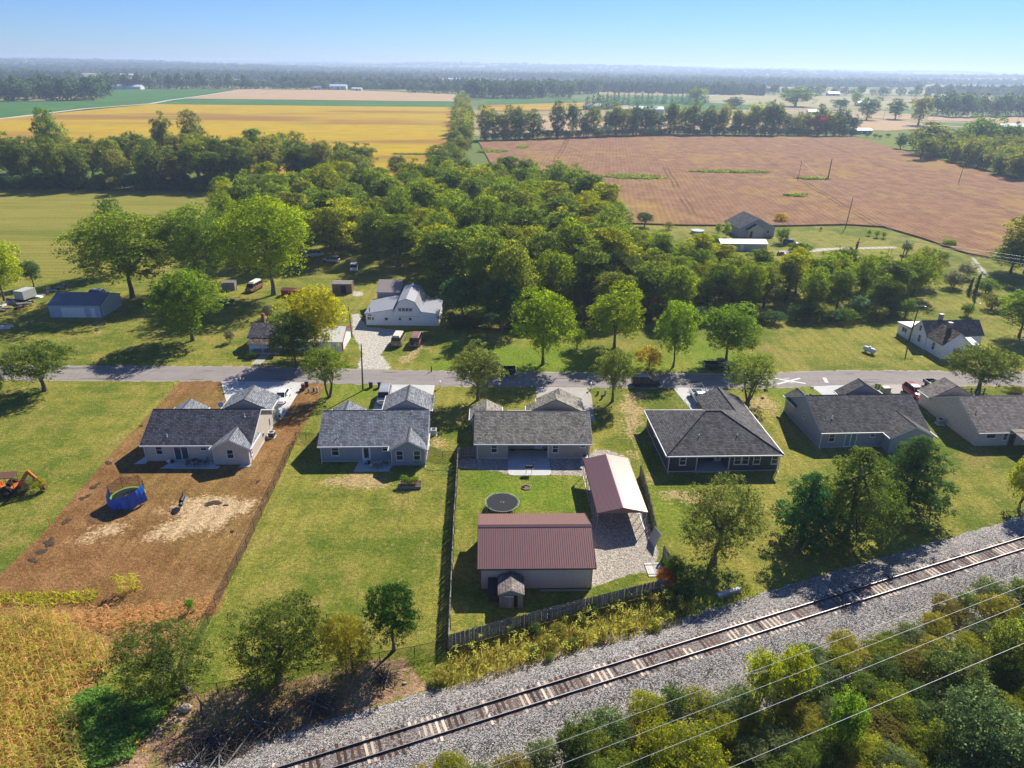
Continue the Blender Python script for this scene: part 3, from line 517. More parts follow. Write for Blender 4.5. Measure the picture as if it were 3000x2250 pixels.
def gable(T, x0, x1, y0, y1, h, slope, ridge, wallm, roofm, over=.4, rake=.3, th=.16, trim=WHITE, walls=True, ends=(1, 1), cap=None, z0=0.0, gutter=True, roofname='roof'):
    """gabled block: a runs along the ridge, b across it"""
    M = xmap(ridge); a0, a1, b0, b1 = (x0, x1, y0, y1) if ridge == 'x' else (y0, y1, x0, x1); bm_ = (b0+b1)/2; hr = h+slope*(b1-b0)/2
    if walls:
        w_ = MB(); w_.prism([M(a0,b0,z0), M(a0,b1,z0), M(a0,b1,h-.01), M(a0,bm_,hr-.01), M(a0,b0,h-.01)], Vector(M(a1,0,0))-Vector(M(a0,0,0))); w_.build('wall', wallm, T)
    ze = h-slope*over; e0, e1 = a0-rake*ends[0], a1+rake*ends[1]; sec = [(b0-over,ze),(bm_,hr),(b1+over,ze),(b1+over,ze+th),(bm_,hr+th),(b0-over,ze+th)]
    r_ = MB(); r_.prism([M(e0,b,z) for b, z in sec], Vector(M(e1,0,0))-Vector(M(e0,0,0))); ro = r_.build(roofname, roofm, T)
    if cap: c_ = MB(); c_.prism([M(e0,bm_-.16,hr+th-.16*slope+.004), M(e0,bm_,hr+th+.03), M(e0,bm_+.16,hr+th-.16*slope+.004), M(e0,bm_,hr+th-.04)], Vector(M(e1,0,0))-Vector(M(e0,0,0))); c_.build('ridge_cap', cap, ro)
    if gutter:
        for b in (b0-over, b1+over):
            s_ = -1 if b < bm_ else 1; g_ = MB(); lo, hi = sorted((b+s_*.004, b+s_*.11)); p = [M(e0,lo,ze-.02), M(e1,lo,ze-.02), M(e1,hi,ze-.02), M(e0,hi,ze-.02), M(e0,lo,ze+th*.9), M(e1,lo,ze+th*.9), M(e1,hi,ze+th*.9), M(e0,hi,ze+th*.9)]; g_.hexa(p); g_.build('gutter', trim, T)
    for k, a in enumerate((e0, e1)):
        if not ends[k]: continue
        o_ = -.028 if k == 0 else .028; a_ = a+(-.004 if k == 0 else .004); t_ = MB()
        for bs in (b0-over, b1+over): t_.prism([M(a_,bs,ze-.05), M(a_,bm_,hr-.05), M(a_,bm_,hr+th*.8), M(a_,bs,ze+th*.8)], Vector(M(o_,0,0)))
        t_.build('rake_board', trim, T)
    return hr
def downspout(T, x, y, h, m=WHITE, foot=(0, -.4)):
    b = MB().box(x-.045, x+.045, y-.045, y+.045, .12, h); fx, fy = foot; b.hexa([(x+sx*.045+fx*k, y+sy*.045+fy*k, z) for z, k in ((.02, 1), (.119, 0)) for sx, sy in ((-1,-1),(1,-1),(1,1),(-1,1))]); return b.build('downspout', m, T)
def vent(T, x, y, z, m=None): b = MB(); b.lathe([(.17,-.10),(.10,.04),(.055,.05),(.055,.42)], 10, (x, y, z)); return b.build('vent_pipe', m or WHITE, T)
def foundation(T, x0, x1, y0, y1): return MB().box(x0-.05, x1+.05, y0-.05, y1+.05, 0, .16).build('foundation', CONC, T)
SH_CHAR = shingle('charcoal_shingles', (.044,.046,.056), (.115,.117,.136)); SH_GREY = shingle('grey_shingles', (.14,.148,.158), (.31,.32,.34)); SH_TAUPE = shingle('taupe_shingles', (.16,.148,.118), (.37,.34,.275)); SH_BLACK = shingle('weathered_black_shingles', (.072,.068,.067), (.17,.16,.156)); SH_BROWN = shingle('brown_shingles', (.165,.142,.12), (.34,.295,.255))
SH_OLD = shingle('old_slate_shingles', (.045,.042,.050), (.13,.12,.13), (.22,.205,.19)); SH_RUST = shingle('rusty_old_shingles', (.055,.042,.032), (.13,.10,.075), (.33,.29,.24))
CAPD = plain('ridge_cap_dark', (.028,.028,.034), .9, .1); CAPG = plain('ridge_cap_grey', (.075,.08,.09), .9, .1); CAPT = plain('ridge_cap_taupe', (.20,.185,.16), .9, .1)
W_TAN = siding('tan_lap_siding', (.58,.52,.43)); W_BLUE = siding('blue_grey_lap_siding', (.30,.32,.355)); W_TAUPE = siding('taupe_lap_siding', (.36,.34,.285)); W_NAVY = siding('charcoal_lap_siding', (.066,.066,.082)); W_SLATE = siding('slate_blue_lap_siding', (.32,.335,.375)); W_WHITE = siding('peeling_white_clapboard', (.86,.86,.86), .13, 'z', .7, (.52,.49,.45)); W_WHITE2 = siding('white_lap_siding', (.86,.86,.85), .14)
BRICKT = brickm('tan_brick', (.42,.35,.29), (.56,.48,.40), (.58,.54,.47)); BRICKR = brickm('red_brick', (.22,.06,.035), (.33,.11,.06), (.35,.30,.26)); BRICKB = brickm('brown_brick', (.20,.15,.12), (.30,.24,.20), (.36,.32,.28))

# ---- 1 tan house with charcoal roof
T = thing('house', 'tan sided house with charcoal roof on the bare brown lot', 'house', (-49.9,83.35,0), R(2)); SL = .5
foundation(T, 0, 14.4, 0, 10.3); gable(T, 0, 14.4, 0, 10.3, 2.65, SL, 'x', W_TAN, SH_CHAR, cap=CAPD)
gable(T, 9.75, 14.36, -1.05, 3.2, 2.62, .55, 'y', W_TAN, SH_GREY, ends=(1, 0), cap=CAPG); gable(T, 7.2, 13.9, 10.25, 15.1, 2.64, SL, 'y', W_TAN, SH_GREY, ends=(0, 1), cap=CAPG); gable(T, .2, 4.4, 7.2, 11.2, 2.63, .6, 'y', W_TAN, SH_GREY, ends=(0, 1), cap=CAPG)
window(T, 'f', 0, 1.55, 2.5, 1.0, 2.45); window(T, 'f', 0, 7.55, 8.45, 1.6, 2.5); window(T, 'f', -1.05, 11.45, 12.4, .95, 2.35); window(T, 'r', 14.4, -.3, .35, .9, 1.9)
b = MB(); M = fmap('f', 0); ring(b, M, 3.95, 5.95, .12, 2.25, .1, .07); fbox(b, M, 4.9, 5.0, .002, .068, .22, 2.15); d_ = b.build('sliding_door', WHITE, T)
for u0, u1 in ((4.05,4.9),(5.0,5.85)): p = MB(); fbox(p, M, u0+.005, u1-.005, .006, .03, .225, 2.145); p.build('pane', glass('curtained_glass', (.03,.055,.06)), d_)
for x, y in ((.08,-.1),(9.7,-1.12),(14.42,-1.12)): downspout(T, x, y, 2.5)
vent(T, 3.0, .95, 3.24); vent(T, 12.75, 3.9, 4.75)
dm = MB(); dm.T = Matrix.Translation((6.75,11.0,3.2)) @ Matrix.Rotation(R(48), 4, 'X') @ Matrix.Rotation(R(12), 4, 'Y'); dm.lathe([(.02,-.12),(.25,-.06),(.43,.05),(.40,.06),(.24,-.03),(.02,-.09)], 20); dm.T = None; dm.tube((7.0,11.0,2.7), (6.78,11.05,3.15), .025); dm.tube((6.75,11.0,3.2), (6.75,10.6,3.55), .015); dm.build('satellite_dish', plain('dish_grey', (.55,.55,.56), .5), T, smooth=40)
b = MB(); fbox(b, fmap('r', 14.4), 5.2, 5.5, .002, .14, 1.0, 1.5); b.build('meter_box', GALV, T); b = MB(); fbox(b, fmap('r', 14.4), 8.6, 8.75, .002, .10, 1.0, 2.1); b.build('conduit', GALV, T)
# ---- 2 blue-grey house
T = thing('house', 'blue grey sided house with grey roof and small concrete patio', 'house', (-26.0,83.75,0), R(3))
foundation(T, 0, 14.3, 0, 10.2); gable(T, 0, 14.3, 0, 10.2, 2.66, SL, 'x', W_BLUE, SH_GREY, cap=CAPG); gable(T, 9.8, 14.24, -1.25, 3.2, 2.63, .58, 'y', W_BLUE, SH_GREY, ends=(1, 0), cap=CAPG)
gable(T, 7.55, 14.2, 10.15, 15.35, 2.65, SL, 'y', W_BLUE, SH_GREY, ends=(0, 1), cap=CAPG); gable(T, .1, 4.2, 7.2, 10.9, 2.64, .6, 'y', W_BLUE, SH_GREY, ends=(0, 1), cap=CAPG)
window(T, 'f', 0, 1.45, 2.5, .95, 2.45); door(T, 'f', 0, 5.6, 6.75, .17, 2.4); window(T, 'f', 0, 8.35, 9.2, 1.6, 2.45); window(T, 'f', -1.25, 10.35, 11.35, .85, 2.35); window(T, 'f', -1.25, 12.7, 13.7, .85, 2.35)
for x, y in ((.06,-.1),(9.74,-1.32),(14.3,-1.32)): downspout(T, x, y, 2.5)
vent(T, 2.3, 1.0, 3.26); vent(T, 12.2, 4.6, 5.05); MB().box(14.5, 14.72, 1.2, 1.9, .9, 1.7).build('meter_box', WHITE, T); MB().box(5.5, 6.9, -.75, -.06, 0, .15).build('door_step', CONC, T)
# ---- 3 taupe house with recessed porch
T = thing('house', 'taupe house with recessed back porch above a wide patio', 'house', (-4.85,85.3,0), R(1.5)); D3, W3, h3 = 9.4, 15.8, 2.56
foundation(T, 0, 4.4, 0, D3); foundation(T, 10.2, W3, 0, D3)
for x0, x1, y0 in ((0, 4.45, 0), (10.1, W3, 0), (4.46, 10.09, 2.7)): MB().prism([(x0,y0,0),(x1,y0,0),(x1,D3,0),(x0,D3,0)], (0,0,h3-.02 if y0 == 0 else h3+.3)).build('wall', W_TAUPE, T)
w_ = MB(); w_.prism([(.02,0,h3-.019),(.02,D3,h3-.019),(.02,D3/2,h3+SL*D3/2-.02)], (W3-.04,0,0)); w_.build('gable_wall', W_TAUPE, T); gable(T, 0, W3, 0, D3, h3, SL, 'x', W_TAUPE, SH_TAUPE, walls=False, cap=CAPT)
gable(T, 7.7, 15.76, D3-.05, 11.3, h3-.02, SL, 'y', W_TAUPE, SH_TAUPE, ends=(0, 1), cap=CAPT); gable(T, 9.4, 15.7, 11.2, 14.0, h3-.04, SL, 'y', W_TAUPE, SH_TAUPE, ends=(0, 1), cap=CAPT); gable(T, -.75, 3.3, 7.2, 11.0, h3-.03, .55, 'y', W_TAUPE, SH_TAUPE, ends=(1, 1), cap=CAPT)
window(T, 'f', 0, 2.05, 2.95, .9, 2.35); window(T, 'f', 0, 10.55, 11.45, .9, 2.35); window(T, 'f', 0, 14.4, 15.2, 1.75, 2.3, 1); window(T, 'f', 2.7, 4.9, 6.6, 1.3, 2.4, 2, vert=True); door(T, 'f', 2.7, 8.3, 9.4, .05, 2.15)
MB().box(9.96, 10.08, -.02, .1, .08, h3-.05).build('porch_post', WHITE, T); vent(T, 1.75, 1.6, 3.45); vent(T, 15.0, 1.25, 3.3); vent(T, 15.4, 3.2, 4.2)
for x in (.2, W3-.15): downspout(T, x, -.12, 2.4)
for x in (.35, 7.2): MB().box(4.6+x*.7, 5.2+x*.7, 2.05, 2.55, .045, .06).build('door_mat', RUBBER, T)
slab('patio', [(-.42,87.6),(5.3,87.7),(5.45,81.6),(5.2,81.15),(4.6,81.0),(.4,80.9),(-.1,81.0),(-.35,81.5)], .04, CONC)
# ---- 4 charcoal house, hip roof and long front wing
T = thing('house', 'charcoal sided house with hip roof and long front wing', 'house', (21.25,82.4,0), R(3)); W4, D4, h4, s4, o4 = 15.1, 13.0, 2.75, .465, .42
for x0, x1, y0, y1 in ((0, 3.9, 0, D4), (8.3, W4, 0, D4), (3.91, 8.29, 2.6, D4), (9.0, W4-.01, D4+.01, 17.6)): MB().box(x0, x1, y0, y1, 0, h4-.02).build('wall', W_NAVY, T)
e = h4-s4*o4; X0, X1, Y0, Y1 = -o4, W4+o4, -o4, D4+o4; rh = e+s4*(D4/2+o4); xa, xb, ym = X0+(D4/2+o4), X1-(D4/2+o4), D4/2; th = .16; r_ = MB()
wl = 8.6; wr = X1; wm = (wl+wr)/2; wz = e+s4*(wr-wl)/2; wy = 17.6+.35
def up_(p, d=th): return (p[0], p[1], p[2]+d)
for q in ([(X0,Y0,e),(X1,Y0,e),(xb,ym,rh),(xa,ym,rh)], [(X0,Y1,e),(X0,Y0,e),(xa,ym,rh)], [(X1,Y0,e),(X1,Y1,e),(xb,ym,rh)], [(X1,Y1,e),(X0,Y1,e),(xa,ym,rh),(xb,ym,rh)]): r_.poly([up_(p) for p in q])
r_.poly([(X0,Y0,e),(X0,Y1,e),(X1,Y1,e),(X1,Y0,e)]); r_.add([(X0,Y0,e),(X1,Y0,e),(X1,Y1,e),(X0,Y1,e)]+[(X0,Y0,e+th),(X1,Y0,e+th),(X1,Y1,e+th),(X0,Y1,e+th)], [(0,1,5,4),(1,2,6,5),(2,3,7,6),(3,0,4,7)]); r_.build('roof', SH_BLACK, T)
w_ = MB(); w_.prism([(wl,9.5,e+.003),(wm,9.5,wz),(wr+.003,9.5,e+.003),(wr+.003,9.5,e+th+.003),(wm,9.5,wz+th),(wl,9.5,e+th+.003)], (0, wy-9.5, 0)); w_.build('roof', SH_BLACK, T)
MB().prism([(wl+.42,17.59,h4-.03),(W4,17.59,h4-.03),(wm,17.59,wz-.02)], (0,-.2,0)).build('gable_wall', W_NAVY, T)
hc = MB()
for a_, b_ in (((X0,Y0,e+th),(xa,ym,rh+th)), ((X1,Y0,e+th),(xb,ym,rh+th)), ((xa,ym,rh+th),(xb,ym,rh+th)), ((wm,9.6,wz+th),(wm,wy,wz+th))): hc.tube(a_, b_, .085, .085, 6)
hc.build('ridge_cap', CAPD, T)
for nm, bx in (('fascia', (X0,X1,Y0-.12,Y0-.004,e-.02,e+th*.9)), ('fascia', (X0-.12,X0-.004,Y0,Y1,e-.02,e+th*.9)), ('fascia', (X1+.004,X1+.12,Y0,wy,e-.02,e+th*.9)), ('fascia', (X0,wl-.1,Y1+.004,Y1+.12,e-.02,e+th*.9))): MB().box(*bx).build(nm, WHITE, T)
foundation(T, 0, 3.85, 0, D4); foundation(T, 8.35, W4, 0, D4)
for u0, u1 in ((1.45,2.4),(8.95,9.95),(10.02,11.0),(11.6,12.6),(14.1,15.0)): window(T, 'f', 0, u0, u1, 1.05, 2.45)
window(T, 'l', 0, 7.4, 8.0, 1.3, 2.3); window(T, 'f', 2.6, 4.6, 6.2, 1.7, 2.5, 2, vert=True); door(T, 'f', 2.6, 7.2, 8.15, .1, 2.2)
for x in (3.86, 8.34): MB().box(x-.06, x+.06, -.03, .09, .05, h4-.08).build('porch_post', WHITE, T)
MB().box(3.7, 8.5, -.25, 2.6, 0, .10).build('porch_floor', CONCW, T); vent(T, 4.6, 2.5, 3.95); vent(T, 9.9, 2.5, 3.95)
for x, y in ((.02,-.1),(W4+.1,-.1)): downspout(T, x, y, 2.6)
# ---- 5 slate-blue house
T = thing('house', 'slate blue house with black roof behind the pines', 'house', (44.65,89.75,0), R(4))
foundation(T, 0, 15.7, 0, 11.6); gable(T, 0, 15.7, 0, 11.6, 2.65, SL, 'x', W_SLATE, SH_BLACK, cap=CAPD); gable(T, 9.3, 15.5, -1.9, 3.4, 2.62, SL, 'y', W_SLATE, SH_BLACK, ends=(1, 0), cap=CAPD); gable(T, 9.0, 15.6, 11.55, 13.6, 2.63, .58, 'y', W_SLATE, SH_BLACK, ends=(0, 1), cap=CAPD); gable(T, .05, 3.3, 8.2, 12.3, 2.63, .6, 'y', W_SLATE, SH_BLACK, ends=(0, 1), cap=CAPD)
window(T, 'f', 0, 1.2, 2.1, .95, 2.4); window(T, 'f', 0, 7.3, 8.05, 1.6, 2.4); window(T, 'l', 0, 5.2, 5.95, 1.9, 3.0); vent(T, 2.2, 1.9, 3.75)
b = MB(); M = fmap('f', 0); ring(b, M, 3.6, 5.4, .12, 2.3, .12, .07); fbox(b, M, 4.42, 4.58, .002, .068, .24, 2.18); d_ = b.build('french_door', WHITE, T)
for u0, u1 in ((3.72,4.42),(4.58,5.28)): p = MB(); fbox(p, M, u0+.01, u1-.01, .006, .03, .25, 2.17); p.build('pane', glass('pale_glass', (.10,.16,.18)), d_)
downspout(T, .02, -.1, 2.5); downspout(T, -.08, 11.6, 2.5, foot=(-.4, 0))
# ---- 6 brown-roofed brick house at the right edge
T = thing('house', 'tan brick house with brown roof beside the slate blue house', 'house', (68.0,90.9,0), R(4))
gable(T, 0, 24, 0, 11.4, 2.42, SL, 'x', BRICKT, SH_BROWN, cap=CAPT, trim=plain('cream_trim', (.62,.58,.50), .6)); gable(T, .1, 7.2, 11.35, 14.4, 2.41, .55, 'y', BRICKT, SH_BROWN, ends=(0, 1), cap=CAPT, trim=MATS['cream_trim'])
window(T, 'f', 0, 1.25, 2.75, 1.25, 2.15, 1); window(T, 'f', 0, 3.9, 4.6, .9, 2.1); door(T, 'f', 0, 4.9, 5.9, .05, 2.1, dm=plain('brown_door', (.10,.05,.035), .5)); vent(T, 1.3, 3.3, 4.2)
pr = MB(); pr.hexa([(4.6,-3.6,2.30),(11,-3.6,2.30),(11,-.05,2.62),(4.6,-.05,2.62),(4.6,-3.6,2.42),(11,-3.6,2.42),(11,-.05,2.74),(4.6,-.05,2.74)]); pr.build('porch_roof', SH_BROWN, T)
for x in (4.8, 7.8, 10.8): MB().box(x-.06, x+.06, -3.5, -3.38, 0, 2.3).build('porch_post', MATS['brown_door'], T)
# ---- old white farmhouse
T = thing('farmhouse', 'old white clapboard farmhouse with patched dark roof and brick chimneys', 'house', (81.65,125.1,0), R(4.5))
gable(T, 0, 5.3, 0, 5.2, 2.9, .82, 'y', W_WHITE, SH_RUST, over=.25, rake=.2, ends=(1, 0), gutter=False); gable(T, -.15, 11.4, 5.1, 9.7, 2.95, .92, 'x', W_WHITE, SH_OLD, over=.25, rake=.2, gutter=False)
MB().box(-.2, 4.6, 9.72, 14.2, 0, 2.35).build('wall', W_WHITE, T); MB().hexa([(-.5,9.75,2.75),(4.8,9.75,2.75),(4.8,14.5,2.36),(-.5,14.5,2.36),(-.5,9.75,2.87),(4.8,9.75,2.87),(4.8,14.5,2.48),(-.5,14.5,2.48)]).build('roof', plain('cream_metal_roof', (.66,.62,.55), .5), T)
MB().hexa([(5.32,1.6,2.05),(8.6,1.6,2.05),(8.6,5.05,2.6),(5.32,5.05,2.6),(5.32,1.6,2.13),(8.6,1.6,2.13),(8.6,5.05,2.68),(5.32,5.05,2.68)]).build('porch_roof', WHITE, T); MB().box(8.35, 8.5, 1.75, 1.9, 0, 2.05).build('porch_post', WHITE, T)
for x, y, z in ((2.65,3.3,4.2),(3.9,8.0,4.3)): c_ = MB().box(x-.32, x+.32, y-.32, y+.32, z-.4, z+1.9).build('chimney', BRICKB, T); MB().box(x-.38, x+.38, y-.38, y+.38, z+1.9, z+2.0).build('chimney_cap', plain('tin_cap', (.45,.42,.38), .6), c_)
GF = plain('old_window_frame', (.50,.50,.49), .7); window(T, 'l', 0, 2.3, 3.1, .9, 2.35, fm=GF); window(T, 'f', 0, 2.1, 3.4, .7, 2.1, 1, fm=GF); window(T, 'l', -.15, 6.6, 7.4, .9, 2.3, fm=GF); window(T, 'l', -.15, 7.05, 7.7, 3.1, 4.2, fm=GF); window(T, 'l', -.2, 11.2, 12.8, 1.1, 2.0, 2, fm=GF, vert=True)
downspout(T, -.22, 5.0, 2.7, foot=(-.3, -.3))
# ---- white gambrel barn with lean-tos
T = thing('barn', 'white gambrel barn with lean to wings and grey metal roof', 'barn', (-22.1,139.7,0), R(.5)); PW = siding('peeling_white_boards', (.86,.86,.87), .3, 'x', .7, (.55,.53,.50)); TIN = siding('weathered_tin_roof', (.29,.30,.33), .45, 'x', .5, (.20,.14,.10), .25); TIN2 = siding('rusted_tin_roof', (.26,.22,.20), .5, 'x', .6, (.22,.12,.07), .3)
gp = [(-2.75,0),(2.8,0),(2.8,3.1),(1.6,5.15),(0,5.75),(-1.6,5.15),(-2.75,3.1)]; MB().prism([(x,0,z) for x, z in gp], (0,11,0)).build('wall', PW, T)
rp = [(-3.0,2.95),(-1.75,5.2),(0,5.86),(1.75,5.2),(3.05,2.95)]; r_ = MB()
for (xa_, za), (xb_, zb) in zip(rp, rp[1:]): r_.prism([(xa_,-.25,za),(xb_,-.25,zb),(xb_,-.25,zb+.09),(xa_,-.25,za+.09)], (0,11.5,0))
r_.build('roof', TIN, T)
for nm, x0, x1, za, zb in (('left', -8.6, -2.76, 2.45, 3.55), ('right', 2.81, 6.5, 3.05, 2.6)):
    MB().prism([(x0,.02,0),(x1,.02,0),(x1,.02,zb),(x0,.02,za)], (0,9.5,0)).build('lean_to_wall', PW, T); e0_ = x0-(.25 if nm == 'left' else 0); e1_ = x1+(.25 if nm == 'right' else 0); MB().prism([(e0_,-.22,za+.02),(e1_,-.22,zb+.02),(e1_,-.22,zb+.11),(e0_,-.22,za+.11)], (0,9.9,0)).build('lean_to_roof', TIN, T)
for u0 in (-1.75,-1.0,-.25,.5): window(T, 'f', 0, u0, u0+.62, 3.15, 3.85, 2, fm=plain('faded_blue_frame', (.45,.48,.52), .6), vert=True, fw_=.05)
for u0, u1 in ((-1.75,-1.25),(.35,.9)): window(T, 'f', 0, u0, u1, 1.15, 1.75, 1, fw_=.05)
for u0, u1, z0, z1 in ((-8.3,-7.55,1.15,1.85),(-7.35,-6.95,1.1,1.8),(-4.7,-4.0,1.1,1.7)): window(T, 'f', .02, u0, u1, z0, z1, 2 if u0 < -8 else 1, vert=True, fw_=.05)
for u0, u1 in ((2.95,4.6),(4.63,6.35)): b = MB(); fbox(b, fmap('f', .02), u0, u1, .004, .05, .08, 2.4); b.build('plank_door', PW, T)
b = MB(); fbox(b, fmap('f', 0), -2.7, 2.7, .004, .05, 1.98, 2.05); b.build('door_track', GALV, T); b = MB(); fbox(b, fmap('f', .02), -8.2, -7.4, .004, .05, 2.1, 2.3); b.build('sign_board', DARKMETAL, T)
MB().tube((-7.9,.8,2.5), (-7.9,.8,3.6), .09, .09, 8).build('stove_pipe', DARKMETAL, T)
T = thing('shed', 'tall weathered shed with rusty sloped roof behind the white barn', 'shed', (-30.2,150.5,0), R(1)); MB().prism([(0,0,0),(0,4.5,0),(0,4.5,5.2),(0,0,3.9)], (5.0,0,0)).build('wall', siding('grey_board_wall', (.38,.39,.41), .25, 'x', .8), T); MB().hexa([(-.25,-.35,3.84),(5.25,-.35,3.84),(5.25,4.8,5.33),(-.25,4.8,5.33),(-.25,-.35,3.94),(5.25,-.35,3.94),(5.25,4.8,5.43),(-.25,4.8,5.43)]).build('roof', TIN2, T)
# ---- white house with metal roof across the road
T = thing('house', 'low white house with white metal roof and brick chimney across the road', 'house', (-49.9,124.6,0), 0)
gable(T, 0, 7.0, 0, 7.2, 2.6, .42, 'x', W_WHITE2, SH_OLD, over=.25, rake=.2, gutter=False); WM = siding('white_standing_seam', (.74,.74,.73), .4, 'x', .35, None, .15); gable(T, 7.02, 17.6, -.3, 7.4, 2.1, .40, 'x', W_WHITE2, WM, over=.3, rake=.25, gutter=False, ends=(0, 1))
REDT = plain('red_trim', (.42,.03,.04), .5); b = MB()
for bs in (-.62, 7.72): b.prism([(17.895,bs,1.9),(17.895,3.55,3.58),(17.895,3.55,3.85),(17.895,bs,2.17)], (.05,0,0))
b.build('red_rake_board', REDT, T); MB().box(17.62, 17.8, -.28, .05, .1, 2.05).build('red_corner_board', REDT, T)
MB().box(.7, 6.9, -2.1, -.02, 0, .35).build('porch_floor', CONCD, T); MB().hexa([(.5,-2.4,2.0),(7.0,-2.4,2.0),(7.0,-.03,2.45),(.5,-.03,2.45),(.5,-2.4,2.1),(7.0,-2.4,2.1),(7.0,-.03,2.55),(.5,-.03,2.55)]).build('porch_roof', SH_RUST, T)
for x in (.8, 3.2, 6.7): MB().box(x-.05, x+.05, -2.15, -2.05, .35, 2.0).build('porch_post', WHITE, T)
window(T, 'f', 0, 1.6, 2.6, 1.0, 2.0); door(T, 'f', 0, 4.2, 5.1, .36, 2.2); window(T, 'f', -.3, 11.8, 13.4, .9, 1.8, 2, vert=True); window(T, 'f', -.3, 8.4, 9.2, .9, 1.8); c_ = MB().box(.5, 1.1, 6.4, 7.0, 2.6, 5.1).build('chimney', BRICKR, T)
# ---- blue-grey metal garage
T = thing('garage', 'blue grey metal garage with white overhead door under the huge maple', 'garage', (-98.1,141.6,0), R(1)); MBL = siding('blue_grey_metal_cladding', (.40,.45,.54), .25, 'x', .45); MRF = siding('dark_blue_metal_roof', (.16,.17,.22), .3, 'x', .45, None, .3)
gable(T, 0, 10.9, 0, 8.6, 2.7, .36, 'x', MBL, MRF, over=.12, rake=.1, th=.08, gutter=False, trim=plain('navy_trim', (.06,.07,.10), .5)); b = MB(); fbox(b, fmap('f', 0), 2.6, 7.5, .004, .06, .05, 2.2); od = b.build('overhead_door', WHITE, T)
for k in range(1, 4): b = MB(); fbox(b, fmap('f', 0), 2.62, 7.48, .061, .075, .05+k*.54-.012, .05+k*.54+.012); b.build('door_seam', GALV, od)
door(T, 'f', 0, 8.7, 9.7, .05, 2.15, lite=False); MB().box(10.85, 10.96, -.06, .05, 0, 2.62).build('corner_trim', MATS['navy_trim'], T)
# ---- ranch house and its shed beyond the thicket
T = thing('house', 'grey ranch house with dark gabled roof at the brown field edge', 'house', (73.0,229.6,0), R(7)); WG = siding('light_grey_siding', (.36,.37,.38))
gable(T, 0, 12.2, 0, 11.5, 2.9, .5, 'y', WG, SH_CHAR, gutter=False); gable(T, 2.6, 7.4, -1.8, 3, 2.7, .6, 'y', BRICKT, SH_CHAR, ends=(1, 0), gutter=False); window(T, 'f', -1.8, 4.6, 5.3, .9, 2.3, g=glass('bright_glass', (.25,.28,.3))); window(T, 'f', -1.8, 5.5, 6.2, .9, 2.3, g=MATS['bright_glass']); door(T, 'f', -1.8, 3.0, 3.9, .1, 2.2, dm=MATS['brown_door'])
for y in (2.0, 5.2, 8.6): window(T, 'l', 0, y, y+1.0, 1.0, 2.3)
window(T, 'f', 0, 9.5, 10.5, 1.0, 2.2)
T = thing('shed', 'long low shed with pale metal roof below the ranch house', 'shed', (62.3,210.9,0), R(1)); gable(T, 0, 14, 0, 5.2, 2.0, .3, 'x', siding('pale_shed_wall', (.48,.46,.42), .3, 'x'), siding('pale_tin_roof', (.62,.56,.50), .5, 'x', .5, (.38,.25,.17), .2), over=.2, rake=.2, gutter=False, trim=plain('rust_trim', (.30,.16,.11), .7)); door(T, 'f', 0, 6, 7, .05, 1.9, lite=False); MB().box(-4.2, -2.4, 1, 2.6, 0, 2.0).build('coop', siding('coop_wall', (.26,.27,.29), .3, 'x'), T)
# ---- far farm buildings
def farm(px, py, wm, dm, h, label, rcol, wcol, rz=0, slope=.4):
    g = G(px, py); T = thing('farm_building', label, 'farm building', g, R(rz)); gable(T, -wm/2, wm/2, 0, dm, h, slope, 'x', plain('far_wall_%d' % px, wcol, .7), plain('far_roof_%d' % px, rcol, .5), over=.3, rake=.3, gutter=False); b = MB(); fbox(b, fmap('f', 0), -1.6, 1.6, .01, .08, .05, h*.75); b.build('door', DARKMETAL, T)
    for u in (-.36, .30): b = MB(); fbox(b, fmap('f', 0), wm*u-.7, wm*u+.7, .01, .08, h*.35, h*.75); b.build('window', GLASS, T)
WHT, GRY = (.72,.72,.71), (.36,.37,.38)
farm(2532, 393, 15, 9, 3.2, 'white roofed metal shed at the far corner of the brown field', (.75,.75,.75), (.33,.37,.43), 12, .25); farm(1902, 333, 34, 14, 5, 'long pale roofed barn behind the far hedgerow', (.62,.64,.67), (.42,.44,.47)); farm(1840, 330, 14, 10, 4, 'small tan barn left of the long pale roofed barn', (.45,.42,.38), (.50,.42,.32)); farm(1735, 322, 22, 12, 5, 'grey barn among the windbreak conifers', GRY, (.40,.37,.33)); farm(2383, 336, 12, 9, 3.5, 'small white shed hidden in the far hedgerow', WHT, WHT)
farm(2538, 310, 26, 12, 4, 'low white farmhouse beyond the far lone trees', WHT, WHT); farm(2443, 281, 24, 14, 5, 'grey barn in the pale green field', (.50,.46,.42), GRY); farm(365, 262, 60, 16, 5, 'long white poultry house beyond the green field', WHT, WHT); farm(825, 259, 22, 12, 4, 'blue grey farmhouse past the tan field', GRY, (.32,.35,.40)); farm(862, 255, 26, 12, 4, 'cream farmhouse among the trees past the tan field', (.50,.46,.40), (.62,.58,.50)); farm(925, 263, 20, 12, 4, 'slate cottage at the edge of the tan field', GRY, (.40,.42,.45)); farm(990, 263, 34, 16, 7, 'white barn with bright roof beside the tan field', (.62,.68,.75), WHT); farm(1045, 266, 20, 10, 4, 'small white house right of the bright roofed barn', WHT, WHT); farm(735, 255, 18, 10, 5, 'dark roofed house where the lane meets the tan field', (.14,.14,.15), WHT); farm(1330, 238, 40, 16, 6, 'far white barn beyond the woodland block', WHT, (.55,.50,.42)); farm(375, 225, 60, 18, 6, 'very distant white warehouse in the woods', WHT, WHT); farm(2750, 308, 22, 12, 4, 'pale farmhouse near the line of dark trees', (.5,.5,.5), WHT); farm(2975, 385, 26, 12, 4, 'blue roofed house at the far right lane', (.25,.33,.42), (.5,.52,.54))

